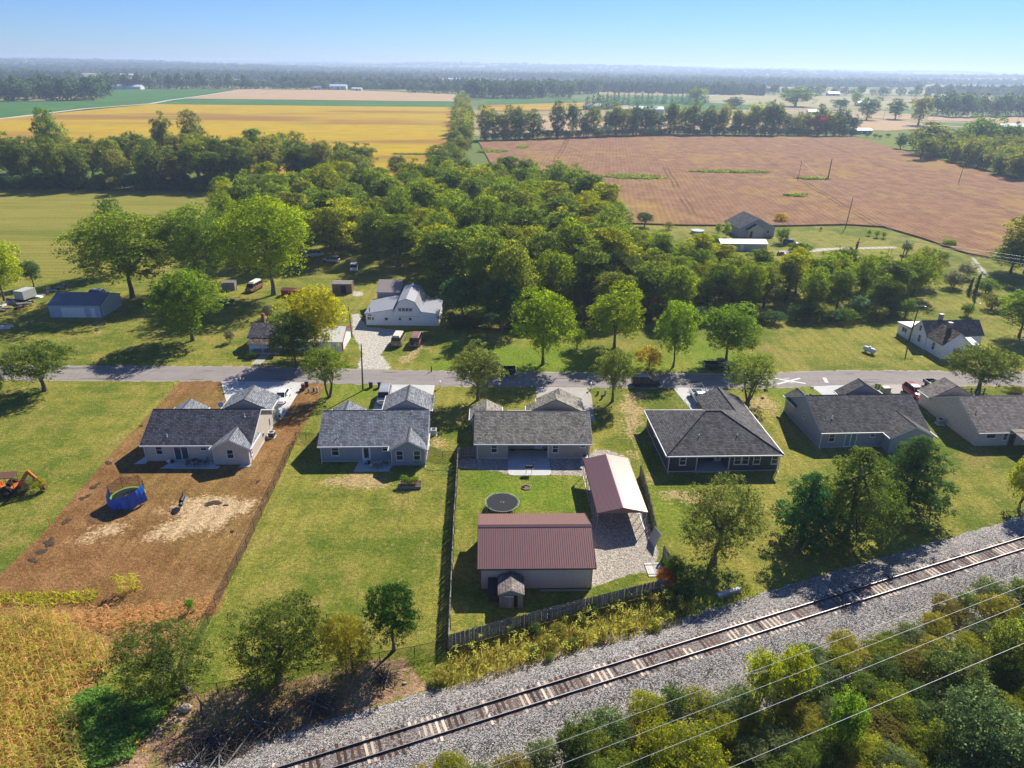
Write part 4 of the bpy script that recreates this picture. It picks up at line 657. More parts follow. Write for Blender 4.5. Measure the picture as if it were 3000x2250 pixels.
# ---- brown pole barn: each roofing sheet and wall sheet is its own part
BROWNM = siding('mauve_metal_sheet', (.245,.140,.125), .229, 'x', .42, None, .45); TANM = siding('tan_metal_sheet', (.54,.44,.36), .229, 'x', .5, None, .35); BTRIM = plain('dark_brown_trim', (.10,.05,.045), .5)
BROWNM2 = plain('mauve_ribbed_metal', (.34,.185,.16), .34, .55, .10, 1.2, .45); TANM2 = plain('tan_ribbed_metal', (.55,.45,.37), .5, .35, .08, 1.2)
def sheet_mesh(name, wd, L, m, n=4, rib=.035):
    """one ribbed sheet: width along x, length along y"""
    b = MB(); b.box(0, wd, 0, L, 0, .012)
    for k in range(n): x = (k+.12)*wd/n; b.prism([(x,0,.013),(x+.075,0,.013),(x+.052,0,.013+rib),(x+.023,0,.013+rib)], (0,L,0))
    return b.mesh(name, m)
def metal_slope(T, x0, x1, ye, ze, yr, zr, m, wd=.914):
    L = math.hypot(yr-ye, zr-ze); n = int(round((x1-x0)/wd)); w_ = (x1-x0)/n; me = sheet_mesh('roof_sheet', w_-.006, L, m)
    for k in range(n):
        if yr > ye: part('roof_sheet', me, T, (x0+k*w_, ye, ze), (math.atan2(zr-ze, yr-ye), 0, 0))
        else: part('roof_sheet', me, T, (x0+(k+1)*w_, ye, ze), (math.atan2(zr-ze, ye-yr), 0, PI))
T = thing('pole_barn', 'brown metal pole barn with ribbed mauve roof in the fenced back yard', 'barn', (-2.95,58.45,0), R(2)); WB, DB, hb = 11.55, 8.9, 3.05
MB().prism([(0,0,0),(0,DB,0),(0,DB,hb),(0,DB/2,hb+1.72),(0,0,hb)], (WB,0,0)).build('wall', TANM, T)
wme = sheet_mesh('wall_sheet', .955, hb-.05, TANM2)
for k in range(12): part('wall_sheet', wme, T, (k*.9625, -.004, .03), (R(90), 0, 0))
metal_slope(T, -.35, WB+.35, -.42, hb-.13, DB/2, hb+1.76, BROWNM2); metal_slope(T, -.35, WB+.35, DB+.42, hb-.13, DB/2, hb+1.76, BROWNM2)
MB().prism([(-.38,DB/2-.28,hb+1.72),(-.38,DB/2,hb+1.88),(-.38,DB/2+.28,hb+1.72),(-.38,DB/2,hb+1.80)], (WB+.76,0,0)).build('ridge_cap', BROWNM2, T)
MB().box(-.36, WB+.36, -.47, -.428, hb-.30, hb-.09).build('eave_trim', BTRIM, T)
for x in (-.07, WB+.0): MB().box(x, x+.07, -.07, -.006, .02, hb-.12).build('corner_trim', BTRIM, T)
for k, x in ((0, -.39), (1, WB+.36)):
    b = MB()
    for ys, ye_ in ((-.45, DB/2), (DB+.45, DB/2)): b.prism([(x,ys,hb-.22),(x,ye_,hb+1.66),(x,ye_,hb+1.80),(x,ys,hb-.05)], (.03,0,0))
    b.build('rake_trim', BTRIM, T)
MB().box(6.2, 11.2, -.5, -.3, 0, .1).build('landscape_timber', plain('old_timber', (.34,.30,.25), .9), T)
# ---- carport
T = thing('carport', 'open metal carport with mauve ribbed roof over the gravel', 'carport', (10.25,68.7,0), R(2.6)); CW, CL, ch = 5.75, 12.4, 2.62
n = 14; sl_ = .23; Lc = math.hypot(CW/2+.1, (CW/2+.1)*sl_); wd = CL/n; me = sheet_mesh('roof_sheet', wd-.006, Lc, BROWNM2, 4)
for k in range(n):
    part('roof_sheet', me, T).matrix_local = Matrix.Translation((-.1, (k+1)*wd, ch)) @ Matrix.Rotation(-PI/2, 4, 'Z') @ Matrix.Rotation(math.atan(sl_), 4, 'X')
    part('roof_sheet', me, T).matrix_local = Matrix.Translation((CW+.1, k*wd, ch)) @ Matrix.Rotation(PI/2, 4, 'Z') @ Matrix.Rotation(math.atan(sl_), 4, 'X')
rz_ = ch+(CW/2+.1)*sl_; MB().prism([(CW/2-.2,-.02,rz_-.02),(CW/2,-.02,rz_+.065),(CW/2+.2,-.02,rz_-.02),(CW/2,-.02,rz_+.03)], (0,CL+.04,0)).build('ridge_cap', BROWNM2, T)
for k in range(9):
    y = .12+k*(CL-.24)/8
    for x in (0, CW): MB().box(x-.03, x+.03, y-.03, y+.03, 0, ch-.02).build('post', GALV, T)
    b = MB(); b.tube((0,y,ch-.05), (CW/2,y,rz_-.06), .03, .03, 4); b.tube((CW,y,ch-.05), (CW/2,y,rz_-.06), .03, .03, 4); b.build('rafter', GALV, T)
for x in (-.05, CW+.03): MB().box(x, x+.02, .0, CL, ch-.62, ch-.02).build('side_sheet', BROWNM, T)
for x in (0, CW): MB().box(x-.035, x+.035, 0, CL, .01, .07).build('base_rail', GALV, T)
MB().prism([(0,0,ch-.03),(CW,0,ch-.03),(CW/2,0,rz_-.05)], (0,.03,0)).build('gable_sheet', BROWNM, T)
# ---- little weathered shed and its lean-to
T = thing('garden_shed', 'small weathered grey shed with half open plank doors behind the pole barn', 'shed', (-.98,55.6,0), R(1.5)); SHW = wood('shed_boards', (.20,.185,.17), (.36,.34,.315)); gable(T, 0, 2.4, 0, 2.5, 1.85, .42, 'y', SHW, shingle('mossy_shingles', (.16,.125,.105), (.28,.235,.20), (.36,.33,.30)), over=.14, rake=.15, th=.07, gutter=False, trim=SHW)
for k in range(4): MB().box(.56+k*.215, .765+k*.215, -.075, -.035, .12, 1.6).build('door_plank', SHW, T)
MB().box(.55, 1.42, -.10, -.076, 1.5, 1.58).build('hinge_rail', WHITE, T); MB().box(1.48, 1.86, -.03, -.004, .1, 1.62).build('doorway', plain('dark_interior', (.008,.008,.008), .9), T)
T = thing('lean_to', 'dark low lean to with corrugated roof beside the weathered shed', 'shed', (-2.15,56.4,0), R(1.5)); MB().hexa([(0,0,1.15),(1.05,0,1.15),(1.05,2.0,1.5),(0,2.0,1.5),(0,0,1.2),(1.05,0,1.2),(1.05,2.0,1.55),(0,2.0,1.55)]).build('roof', siding('dark_corrugated', (.05,.042,.04), .12, 'x'), T)
for x, y in ((.05,.05),(1.0,.05),(.05,1.95),(1.0,1.95)): MB().box(x-.04, x+.04, y-.04, y+.04, 0, 1.16 if y < 1 else 1.49).build('post', POLEWOOD, T)
MB().box(.1, .95, .15, 1.8, 0, .75).build('wood_stack', wood('firewood', (.05,.04,.03), (.13,.10,.08), 'x'), T)

# ================================================================== TREES AND PLANTS
def quads_mesh(name, C, N, size, tint, rng, mats, asp=0.72):
    n = len(C); N = N/np.linalg.norm(N, axis=1)[:, None]; r = rng.normal(size=(n, 3)); u = np.cross(N, r); u /= np.linalg.norm(u, axis=1)[:, None]+1e-9; v = np.cross(N, u)
    a = (size*rng.uniform(.65, 1.25, n))[:, None]*.5; b = a*asp*rng.uniform(.7, 1.2, n)[:, None]; j = lambda: rng.uniform(.6, 1.15, (n, 1)); bend = N*a*rng.uniform(-.5, .5, (n, 1))
    V = np.stack([C-u*a*j()-v*b*.35*j(), C+u*a*.1-v*b*j()+bend, C+u*a*j()+v*b*.3*j(), C-u*a*.1+v*b*j()+bend], 1)
    me = tri_mesh(name, V.reshape(-1, 3), np.arange(4*n, dtype=np.int32).reshape(-1, 4), mats)
    me.attributes.new('tint', 'FLOAT', 'POINT').data.foreach_set('value', np.repeat(np.clip(tint, 0, 1), 4).astype(np.float32)); return me
def lobes_for(kind, rng, H, W, base, nl):
    L = []
    if kind in ('round', 'airy', 'bush'):
        zc, hh = (H+base)/2, (H-base)/2
        for i in range(nl):
            ph = i*2.39996+rng.uniform(-.4, .4); dz = 1-2*(i+.5)/nl; s = math.sqrt(1-dz*dz); rho = rng.uniform(.34, .86)
            k = 1.0-0.12*max(0, -dz)                    # narrower towards the bottom
            r = W*(.10+.13*rng.random()**1.3)*(0.72 if kind == 'airy' else 1.0)*(1.12 if rho < .6 else .92)
            L.append((W/2*rho*s*math.cos(ph)*k, W/2*rho*s*math.sin(ph)*k, zc+(hh-r*.5)*rho*1.15*dz, r, rng.normal()))
        for i in range(max(3, nl//5)): L.append((rng.uniform(-.2, .2)*W, rng.uniform(-.2, .2)*W, zc+rng.uniform(-.4, .5)*hh, W*.2, rng.normal()))
    elif kind in ('pine', 'cone'):
        for i in range(nl):
            f = (i+.5)/nl; z = base+(H-base)*f*0.97; rr_ = W/2*(math.sin(PI*(.22+.78*f))**.75 if kind == 'pine' else (1-f)**.95)*rng.uniform(.55, 1.0); ph = i*2.39996+rng.uniform(-.5, .5)
            r = (W*.12 if kind == 'pine' else W*.12)*(1.15-.55*f)*rng.uniform(.75, 1.25)
            L.append((rr_*math.cos(ph), rr_*math.sin(ph), z, r, rng.normal())); L.append((rr_*.5*math.cos(ph+.5), rr_*.5*math.sin(ph+.5), z+r*.3, r*.95, rng.normal()))
        L.append((0, 0, H-.3*W*.15, W*.06, 0))
    return np.array(L)
def make_tree(name, seed, kind, H, W, base, nl, n, leaf, mat, stems=1, lean=(0, 0), limb=10, thick=1.0, bark=None, und=.78):
    rng = np.random.default_rng(seed); L = lobes_for(kind, rng, H, W, base, nl); wgt = L[:, 3]**2; per = 12; nt_ = int(n/per*1.5); idx = rng.choice(len(L), nt_, p=wgt/wgt.sum())
    d = rng.normal(size=(nt_, 3)); d /= np.linalg.norm(d, axis=1)[:, None]; fl = (d[:, 2] < -.15) & (rng.random(nt_) < und); d[fl, 2] *= -1
    rad = L[idx, 3]*(0.60+0.55*rng.random(nt_)**.7); fz = .62 if kind in ('pine', 'cone') else .85
    P = L[idx, :3]+d*rad[:, None]*np.array([1.05, 1.05, fz]); keep = np.ones(nt_, bool)          # twig tufts on the lobes
    for l in L: keep &= ~((np.linalg.norm((P-l[:3])/np.array([1, 1, fz]), axis=1) < l[3]*.52))
    keep &= P[:, 2] > base*.55; P, d, idx = P[keep][:n//per], d[keep][:n//per], idx[keep][:n//per]; tt_ = rng.normal(size=len(P))
    e = rng.normal(size=(len(P), per, 3)); e /= np.linalg.norm(e, axis=2)[:, :, None]; ts = leaf*rng.uniform(1.0, 2.1, (len(P), 1, 1))*rng.random((len(P), per, 1))**.5
    Q = (P[:, None, :]+e*ts*np.array([1.15, 1.15, .75])+d[:, None, :]*leaf*.3).reshape(-1, 3); nor = (e*.8+d[:, None, :]*.7+np.array([0, 0, .35])).reshape(-1, 3)+rng.normal(size=(len(Q), 3))*.35
    tint = (.5+.13*tt_+.12*L[idx, 4])[:, None]+.13*rng.normal(size=(len(P), per)); tint = tint.ravel(); P = Q
    sz_ = H/np.percentile(P[:, 2], 99.6); sr_ = (W/2)/np.percentile(np.hypot(P[:, 0], P[:, 1]), 98); P = P*np.array([sr_, sr_, sz_]); L[:, :3] *= np.array([sr_, sr_, sz_])
    if lean != (0, 0): k = np.clip(P[:, 2]/H, 0, 1); P[:, 0] += lean[0]*k; P[:, 1] += lean[1]*k; L[:, 0] += lean[0]*np.clip(L[:, 2]/H, 0, 1); L[:, 1] += lean[1]*np.clip(L[:, 2]/H, 0, 1)
    crown = quads_mesh(name+'_crown', P, nor, np.full(len(P), leaf), tint, rng, [mat])
    t = MB(); r0 = (0.020*H+0.06)*thick; tp = H*(.8 if kind in ('pine', 'cone') else .55)
    for sdx in range(stems):
        a = 2*PI*sdx/max(1, stems)+.7; sp = 0 if stems == 1 else W*.16; f0 = 0.1 if stems > 1 else 0
        pts = []
        for i in range(6):
            f = i/5; pts.append((lean[0]*f*tp/H+math.cos(a)*(f0+sp*f**.8)+rng.uniform(-.1, .1)*(i > 0), lean[1]*f*tp/H+math.sin(a)*(f0+sp*f**.8)+rng.uniform(-.1, .1)*(i > 0), f*tp-(.1 if i == 0 else 0)))
        rs = [r0*(1.35 if i == 0 else 1-.13*i)*(1 if stems == 1 else .6) for i in range(6)]; t.path(pts, rs, 8)
        for i in rng.choice(len(L), min(limb, len(L)), replace=False):
            f = rng.uniform(.4, .98); s0 = Vector(pts[min(4, int(f*5))]).lerp(Vector(pts[min(5, int(f*5)+1)]), (f*5) % 1); e = Vector(L[i, :3]); m_ = s0.lerp(e, .5)+Vector((0, 0, .08*(e-s0).length))
            t.path([s0, m_, e], [r0*.42, r0*.27, r0*.08], 5)
    return (t.mesh(name+'_trunk', bark or BARK, smooth=50), crown, H, W)
KIND = {}
for i in range(4): KIND['wood%d' % i] = make_tree('woodland_tree', 11+i, 'round', [16, 17, 15, 18][i], [11, 10, 12, 8.5][i], [1.2, 2.0, .8, 1.5][i], [30, 24, 34, 30][i], 15000, .40, LEAF, limb=8)
for i in range(3): KIND['maple%d' % i] = make_tree('maple', 31+i, 'round', 12, 9, 1.4, [34, 30, 38][i], 22000, .27, LEAF, limb=12, thick=.75, und=.6)
for i in range(2): KIND['bigmaple%d' % i] = make_tree('big_maple', 36+i, 'round', 19, 14, 2.2, [44, 40][i], 40000, .30, LEAF, limb=16, thick=.7, und=.6)
for i in range(2): KIND['airy%d' % i] = make_tree('young_maple', 41+i, 'airy', 9, 8, 1.5, [52, 46][i], 13000, .21, LEAF, stems=[4, 5][i], limb=6)
KIND['airy2'] = make_tree('street_tree', 44, 'airy', 9, 7.5, 1.5, 50, 17000, .21, LEAF, limb=16)
KIND['dense0'] = make_tree('holly', 51, 'bush', 8, 7, .9, 40, 15000, .2, LEAF, limb=6)
for i in range(2): KIND['pine%d' % i] = make_tree('white_pine', 61+i, 'pine', 11, 8.5, 1.0, 54, 24000, .23, NEEDLE, limb=20, bark=BARKD)
KIND['cedar0'] = make_tree('cedar', 65, 'cone', 8, 4, .2, 34, 7000, .26, NEEDLE, limb=6)
KIND['orchard0'] = make_tree('orchard_tree', 71, 'round', 6, 6.5, .55, 46, 26000, .135, LEAF, lean=(.8, .6), limb=18, thick=1.3, und=.5)
KIND['orchard1'] = make_tree('leaning_orchard_tree', 72, 'round', 5.5, 6.5, .5, 42, 24000, .135, LEAF, lean=(-2.2, .5), limb=16, thick=1.4, und=.5)
for i in range(3): KIND['shrub%d' % i] = make_tree('shrub', 81+i, 'bush', 2.6, 3.2, .05, [20, 26, 17][i], 5000, .14, LEAF, limb=6)
for i in range(2): KIND['thick%d' % i] = make_tree('thicket_shrub', 87+i, 'bush', 3.4, 4.2, .05, [34, 28][i], 9000, .15, LEAF, limb=8, stems=3)
for i in range(3): KIND['far%d' % i] = make_tree('hedgerow_tree', 91+i, 'round', 18, 13, [.6, 1.6, 1.0][i], [26, 22, 30][i], 4600, .75, LEAF, limb=6, und=.5)
KIND['farpine0'] = make_tree('far_conifer', 95, 'cone', 14, 7, .5, 22, 2200, .7, NEEDLE, limb=3)
def plant(kind, loc, h, wd, col, name, label, group=None, rz=None, rnd=random.Random(77), cat='tree'):
    tm, cm, H0, W0 = KIND[kind]; root = thing(name, label, cat, loc, rnd.uniform(0, 6.28) if rz is None else rz, group); s = (wd/W0*rnd.uniform(.9, 1.1), wd/W0, h/H0)
    part('trunk', tm, root, scale=s); c = part('crown', cm, root, scale=s); k = rnd.uniform(.9, 1.1); c.color = (col[0]*k, col[1]*k, col[2]*k, 1); return root
def plant_px(kind, bx, by, ty, wpx, col, name, label, group=None, rz=None, cat='tree'):
    g = G(bx, by); h = height_for(g, ty); g2 = (g.x, g.y, h*.6); wm = wpx*depth_of(g2)/FPX*1.02; h = max(h*.55, h-.22*wm*CAM_H/g.y); return plant(kind, g, h, wm, col, name, label, group, rz, cat=cat)
YG = (.150, .185, .020); LG = (.115, .165, .022); MG = (.075, .120, .024); DG = (.040, .078, .024); OL = (.100, .115, .028); BG = (.050, .090, .042); GOLD = (.24, .185, .02); GREY = (.10, .105, .055)
# ---- yard and street trees
plant_px('airy2', 131, 1145, 985, 206, (.095,.13,.03), 'street_tree', 'olive green round tree beside the road next to the open mown field')
plant_px('shrub0', -5, 1150, 1095, 60, MG, 'shrub', 'green shrub at the mown field edge past the road', cat='shrub')
plant_px('maple0', 565, 998, 781, 212, (.095,.15,.02), 'maple_tree', 'green maple with bare lower trunk on the lawn between grey garage and white house')
plant_px('bigmaple0', 389, 873, 600, 330, (.105,.14,.022), 'maple_tree', 'huge spreading maple shading the grey metal garage')
plant_px('wood2', 352, 800, 578, 120, MG, 'shade_tree', 'darker tree rising behind the huge maple by the grey garage')
plant_px('bigmaple1', 590, 850, 588, 235, (.095,.14,.022), 'maple_tree', 'tall green tree between the huge maple and the bright maple')
plant_px('bigmaple1', 802, 864, 557, 292, (.14,.19,.018), 'maple_tree', 'big bright yellow green maple with a thick bare trunk', rz=2.0)
plant_px('maple2', 928, 1040, 828, 180, (.20,.205,.022), 'maple_tree', 'golden green tree in front of the white metal roofed house')
plant_px('maple1', 865, 1070, 905, 142, (.065,.105,.022), 'maple_tree', 'darker green tree by the porch of the white house', rz=1.0)
plant_px('airy0', 965, 1163, 1003, 140, (.085,.12,.02), 'young_maple', 'thin multi stemmed tree beside the utility pole across from the white house')
plant_px('airy2', 1400, 1172, 998, 160, (.095,.115,.03), 'street_tree', 'grey green round tree on the front lawn of the taupe house', rz=.4)
plant_px('airy2', 1794, 1176, 1009, 132, (.085,.11,.025), 'street_tree', 'grey green tree beside the street near the parked black sport utility vehicle', rz=2.2)
plant_px('maple0', 1590, 1068, 840, 175, (.115,.165,.018), 'roadside_maple', 'bright green roadside maple on the grass strip across the road from the taupe house', rz=.3)
plant_px('maple1', 1800, 1022, 821, 182, (.135,.18,.02), 'roadside_maple', 'yellow green roadside maple with split crown near the wood edge')
plant_px('maple2', 1972, 1075, 872, 130, (.105,.16,.02), 'roadside_maple', 'slender green roadside maple beside the dry brush clump')
plant_px('maple1', 2127, 1061, 871, 165, (.09,.145,.022), 'roadside_maple', 'green roadside maple standing behind the parked black pickup', rz=3.0)
plant_px('airy1', 2190, 1176, 1023, 142, (.085,.12,.022), 'young_maple', 'airy multi stemmed tree on the charcoal house lawn with a ball hanging from it')
plant_px('airy2', 2863, 1151, 1000, 212, (.075,.10,.022), 'street_tree', 'wide olive tree in front of the old white farmhouse', rz=4.0)
plant_px('orchard0', 2090, 1650, 1400, 245, (.080,.098,.026), 'pear_tree', 'olive leaning tree behind the charcoal house near the railway')
plant_px('pine0', 2345, 1590, 1363, 180, (.040,.105,.028), 'pine_tree', 'small round blue green pine beside the leaning olive tree')
plant_px('pine1', 2475, 1580, 1281, 280, (.085,.12,.020), 'pine_tree', 'largest golden green pine between two darker pines near the railway')
plant_px('pine0', 2650, 1500, 1254, 225, (.050,.095,.022), 'pine_tree', 'dark pine with bare trunk behind the slate blue house', rz=2.0)
plant_px('orchard0', 818, 1994, 1755, 278, (.068,.092,.020), 'apple_tree', 'leaning apple tree by the small gate in the back chain link fence', rz=.3)
plant_px('orchard0', 1038, 1973, 1786, 160, (.15,.145,.022), 'young_tree', 'small yellowing tree beside the dark dense evergreen', rz=2.5)
plant_px('dense0', 1154, 1905, 1697, 172, (.024,.060,.012), 'holly_tree', 'dense dark green evergreen tree at the back lawn fence')
plant_px('orchard1', 547, 2022, 1817, 265, (.066,.090,.022), 'apple_tree', 'bent apple tree leaning over the pumpkin patch', rz=0.0)
plant_px('maple2', 15, 888, 690, 150, (.16,.20,.022), 'maple_tree', 'bright green tree beside the scrap heap'); plant_px('dense0', 100, 842, 760, 66, DG, 'small_tree', 'small dark tree behind the scrap heap')
plant_px('wood0', 3005, 800, 605, 195, (.13,.14,.03), 'oak_tree', 'large loose oak at the edge of the brown field above the two track lane'); plant_px('wood2', 2960, 800, 700, 130, MG, 'oak_tree', 'dark tree below the large loose oak')
plant_px('maple2', 2985, 985, 838, 150, (.08,.13,.022), 'maple_tree', 'green tree on the slope right behind the old white farmhouse')
plant_px('dense0', 1888, 664, 620, 58, DG, 'small_tree', 'small round dark tree at the brown field corner'); plant_px('shrub1', 2288, 650, 624, 42, GOLD, 'shrub', 'yellowing shrub behind the ranch house', cat='shrub')
plant_px('shrub0', 2288, 712, 665, 50, MG, 'shrub', 'green shrub beside the ranch house gable', cat='shrub'); plant_px('shrub1', 1960, 672, 648, 30, OL, 'shrub', 'small olive shrub near the round pool', cat='shrub')
for bx, by, ty, wp in ((2103,690,652,26),(2128,694,650,26),(2090,720,685,46),(2545,690,672,16),(2568,696,674,22),(2588,698,678,18),(2404,676,664,10)): plant_px('shrub2', bx, by, ty, wp, LG, 'garden_shrub', 'small bright shrub on the ranch house lawn', 'garden shrubs on the ranch lawn', cat='shrub')
plant_px('shrub1', 1950, 1716, 1660, 66, (.27,.125,.030), 'sumac_bush', 'orange autumn bush at the end of the back wooden fence', cat='shrub')
plant_px('shrub1', 1970, 1700, 1625, 70, (.05,.09,.02), 'shrub', 'dark green bush behind the orange autumn bush', cat='shrub'); plant_px('shrub0', 2010, 1745, 1690, 90, (.045,.085,.022), 'shrub', 'dark green bush between the back fence and the concrete block', cat='shrub')
plant_px('shrub2', 675, 1004, 965, 34, GREY, 'shrub', 'sparse grey shrub on the lawn left of the white house', cat='shrub'); plant_px('shrub2', 785, 935, 893, 46, GREY, 'shrub', 'grey bush behind the white house chimney', cat='shrub')
plant_px('shrub0', 739, 1050, 1030, 34, DG, 'shrub', 'low dark bush beside the white porch', cat='shrub'); plant_px('shrub0', 560, 1790, 1752, 30, (.06,.15,.02), 'shrub', 'bright green weed bush among the dry corn stalks', cat='shrub')
plant_px('shrub2', 1690, 1022, 960, 60, LG, 'shrub', 'pale green sapling at the wood edge between two roadside maples', cat='shrub'); plant_px('shrub1', 1900, 1080, 1012, 85, (.21,.17,.035), 'brush_clump', 'dry golden brush clump between two roadside maples', cat='shrub')
plant_px('shrub1', 2735, 1133, 1110, 24, DG, 'shrub', 'small round bush by the driveway end of the brown roofed house', cat='shrub'); plant_px('shrub2', 2975, 1152, 1130, 60, OL, 'shrub', 'low olive bush on the front lawn of the brown roofed house', cat='shrub')
plant_px('shrub0', 2985, 1490, 1330, 120, (.15,.17,.025), 'weeping_shrub', 'drooping yellow green shrub by the brown porch roof', cat='shrub')
plant_px('shrub0', 50, 1446, 1415, 90, (.06,.055,.035), 'dead_brush', 'dark tangled brush growing round the orange backhoe', cat='brush'); plant_px('shrub1', 120, 1440, 1395, 42, (.17,.19,.025), 'shrub', 'yellow green shrub behind the orange backhoe', cat='shrub')
def scatter(poly, dmin, rnd, tries=9000, border=0):
    Q = [(p[0], p[1]) for p in poly]; x0, x1 = min(p[0] for p in Q), max(p[0] for p in Q); y0, y1 = min(p[1] for p in Q), max(p[1] for p in Q)
    c = np.array([(rnd.uniform(x0, x1), rnd.uniform(y0, y1)) for _ in range(tries)]); c = c[inside_sd(c, Q) > border]; out = []
    for p in c:
        if all((p[0]-q[0])**2+(p[1]-q[1])**2 > dmin*dmin for q in out): out.append(p)
    return out
rn = random.Random(21)
def hue_word(col): return 'yellow green' if col[0] > .125 else 'mid green' if col[0] > .095 else 'dark green'
def wood_group(poly, dmin, hr, wr, cols, name, label, group, kinds, z=0.0):
    pts = scatter(poly, dmin, rn)
    for p in pts: col = rn.choice(cols); hw = hue_word(col); plant(rn.choice(kinds), (p[0], p[1], z), rn.uniform(*hr), rn.uniform(*wr), col, name, hw+' '+label, group+', '+hw)
    return len(pts)
WK = ['wood0', 'wood1', 'wood2', 'wood3']; WC = [(.115,.155,.020), (.09,.13,.022), (.15,.17,.020), (.085,.122,.020), (.115,.138,.024), (.11,.152,.022), (.16,.178,.020), (.08,.115,.022)]
nw = []
nw.append(wood_group(S((660,770),(900,790),(1060,770),(1170,800),(1295,850),(1350,935),(1400,955),(1560,950),(1700,945),(1760,900),(1790,830),(1800,740),(1740,650),(1650,590),(1480,565),(1300,575),(1150,590),(1000,590),(820,610),(660,640)), 8.4, (12, 18), (9.5, 14), WC, 'woodland_tree', 'tall leafy tree in the dense wood behind the white gambrel barn', 'wood behind the barn', WK))
nw.append(wood_group(S((1760,935),(2000,930),(2300,915),(2600,915),(2690,870),(2700,830),(2480,835),(2250,835),(2050,805),(1830,750),(1800,800)), 5.7, (7.5, 12), (7, 10.5), WC, 'thicket_tree', 'leafy tree in the thicket below the ranch house lawn', 'thicket below the ranch lawn', WK))
# understory along the wood's sunny edge and in its gaps
for k in range(34):
    f = k/33; p = G(1310+f*1330+rn.uniform(-12, 12), 962-28*f+rn.uniform(-10, 6)); plant(rn.choice(['shrub0', 'shrub1', 'thick0']), p, rn.uniform(2.2, 4.6), rn.uniform(4, 6), rn.choice([DG, MG, BG, OL]), 'undergrowth_shrub', 'dark leafy shrub at the foot of the wood along the mown strip', 'undergrowth at the wood edge', cat='shrub')
plant_px('dense0', 1355, 948, 805, 125, (.040,.088,.034), 'bushy_tree', 'rounded blue green tree crowding the right wall of the white barn'); plant_px('dense0', 1470, 972, 810, 130, (.038,.080,.034), 'bushy_tree', 'tall rounded dark green tree right of the barn clearing')
for bx, by, ty, wp in ((2790,842,790,70),(2740,800,752,60),(2830,815,770,62),(2890,860,815,70),(2905,905,860,80),(2700,770,735,50),(2760,765,735,40),(2655,745,705,38),(2830,925,885,40),(2780,720,700,46)): plant_px(rn.choice(['shrub0', 'thick1', 'thick0']), bx, by, ty, wp, rn.choice([MG, OL, GREY, LG]), 'overgrown_shrub', 'shrub on the overgrown slope between the lane and the farmhouse', 'overgrown slope shrubs', cat='shrub')
# ---- hedgerows round the fields
HC = [(.092,.116,.022), (.115,.138,.022), (.070,.098,.022), (.122,.132,.026), (.080,.104,.026)]
nw.append(wood_group([(-250,302),(-118,306),(-95,318),(-70,330),(-72,350),(-120,345),(-250,340)], 9.5, (15, 21.5), (11, 15.5), HC, 'hedgerow_tree', 'tall tree in the thick hedgerow between mown meadow and yellow field', 'hedgerow along the meadow', WK))
for bx, top, h, wd in ((305,320,25,15),(470*1.356,325,26,13),(440*1.356,330,24,11),(548*1.356,378,20,11),(610*1.356,390,19,11),(775*1.356,455,13,13),(858*1.356,456,12,11)):
    p = G(bx, top, h); plant(rn.choice(WK), (p.x, min(p.y, 362), 0), h if p.y <= 362 else 50-(50-h)*362/p.y, wd, rn.choice([MG, OL]), 'hedgerow_tree', 'tallest crown standing above the hedgerow at the yellow field', 'tall crowns at the yellow field')
for k in range(44):
    f = (k % 22)/21; plant(rn.choice(['thick0', 'thick1', 'shrub0']), (-235+f*122+rn.uniform(-2, 2), 299.5+rn.uniform(-1, 2)+f*4+(6 if k > 21 else 0), 0), rn.uniform(3.5, 7.5), rn.uniform(6, 9), rn.choice([DG, MG, BG, OL]), 'hedge_shrub', 'leafy shrub at the foot of the meadow hedgerow', 'shrubs under the meadow hedgerow', cat='shrub')
f = 0.0; yy = 352.0
while yy < 985:                                             # tree line running away between the yellow and brown fields
    x_ = np.interp(yy, [350, 530, 970], [-34, -37, -69]); far = yy > 480
    plant(rn.choice(['far0', 'far1', 'far2'] if far else WK), (x_+rn.uniform(-4, 4), yy, 0), rn.uniform(13, 20) if far else rn.uniform(9, 14), rn.uniform(12, 16), (fc := rn.choice(HC)), 'fieldside_tree', hue_word(fc)+' tree in the line dividing yellow field from brown field', 'tree line between the fields, '+hue_word(fc)); yy += rn.uniform(9, 12)*(1+yy/1500)
for k in range(46):                                         # hedgerow beyond the brown field
    f = (k+rn.uniform(-.3, .3))/45; x_ = -22+f*302; y_ = np.interp(x_, [-25, 120, 280], [536, 606, 622])+rn.uniform(2, 12)
    if 0.12 < f < 0.3 and rn.random() < .35: continue
    plant(rn.choice(['far0', 'far1', 'far2']), (x_, y_, 0), rn.uniform(16, 27), rn.uniform(12, 18), rn.choice(HC+[(.05,.075,.026), (.05,.078,.03)]), 'far_hedgerow_tree', 'dark tree in the hedgerow beyond the brown field', 'hedgerow beyond the brown field')
for k in range(40):
    f = k/39; x_ = -22+f*300; plant(rn.choice(['thick0', 'thick1']), (x_, np.interp(x_, [-25, 120, 280], [533, 602, 618])+rn.uniform(-1, 2), 0), rn.uniform(5, 9), rn.uniform(9, 13), rn.choice([DG, BG]), 'far_hedge_shrub', 'low dark shrub under the hedgerow beyond the brown field', 'shrubs under the far hedgerow', cat='shrub')
plant('far1', (250, 618, 0), 17, 15, (.19,.075,.035), 'rusty_tree', 'reddish brown tree at the end of the hedgerow beyond the brown field')
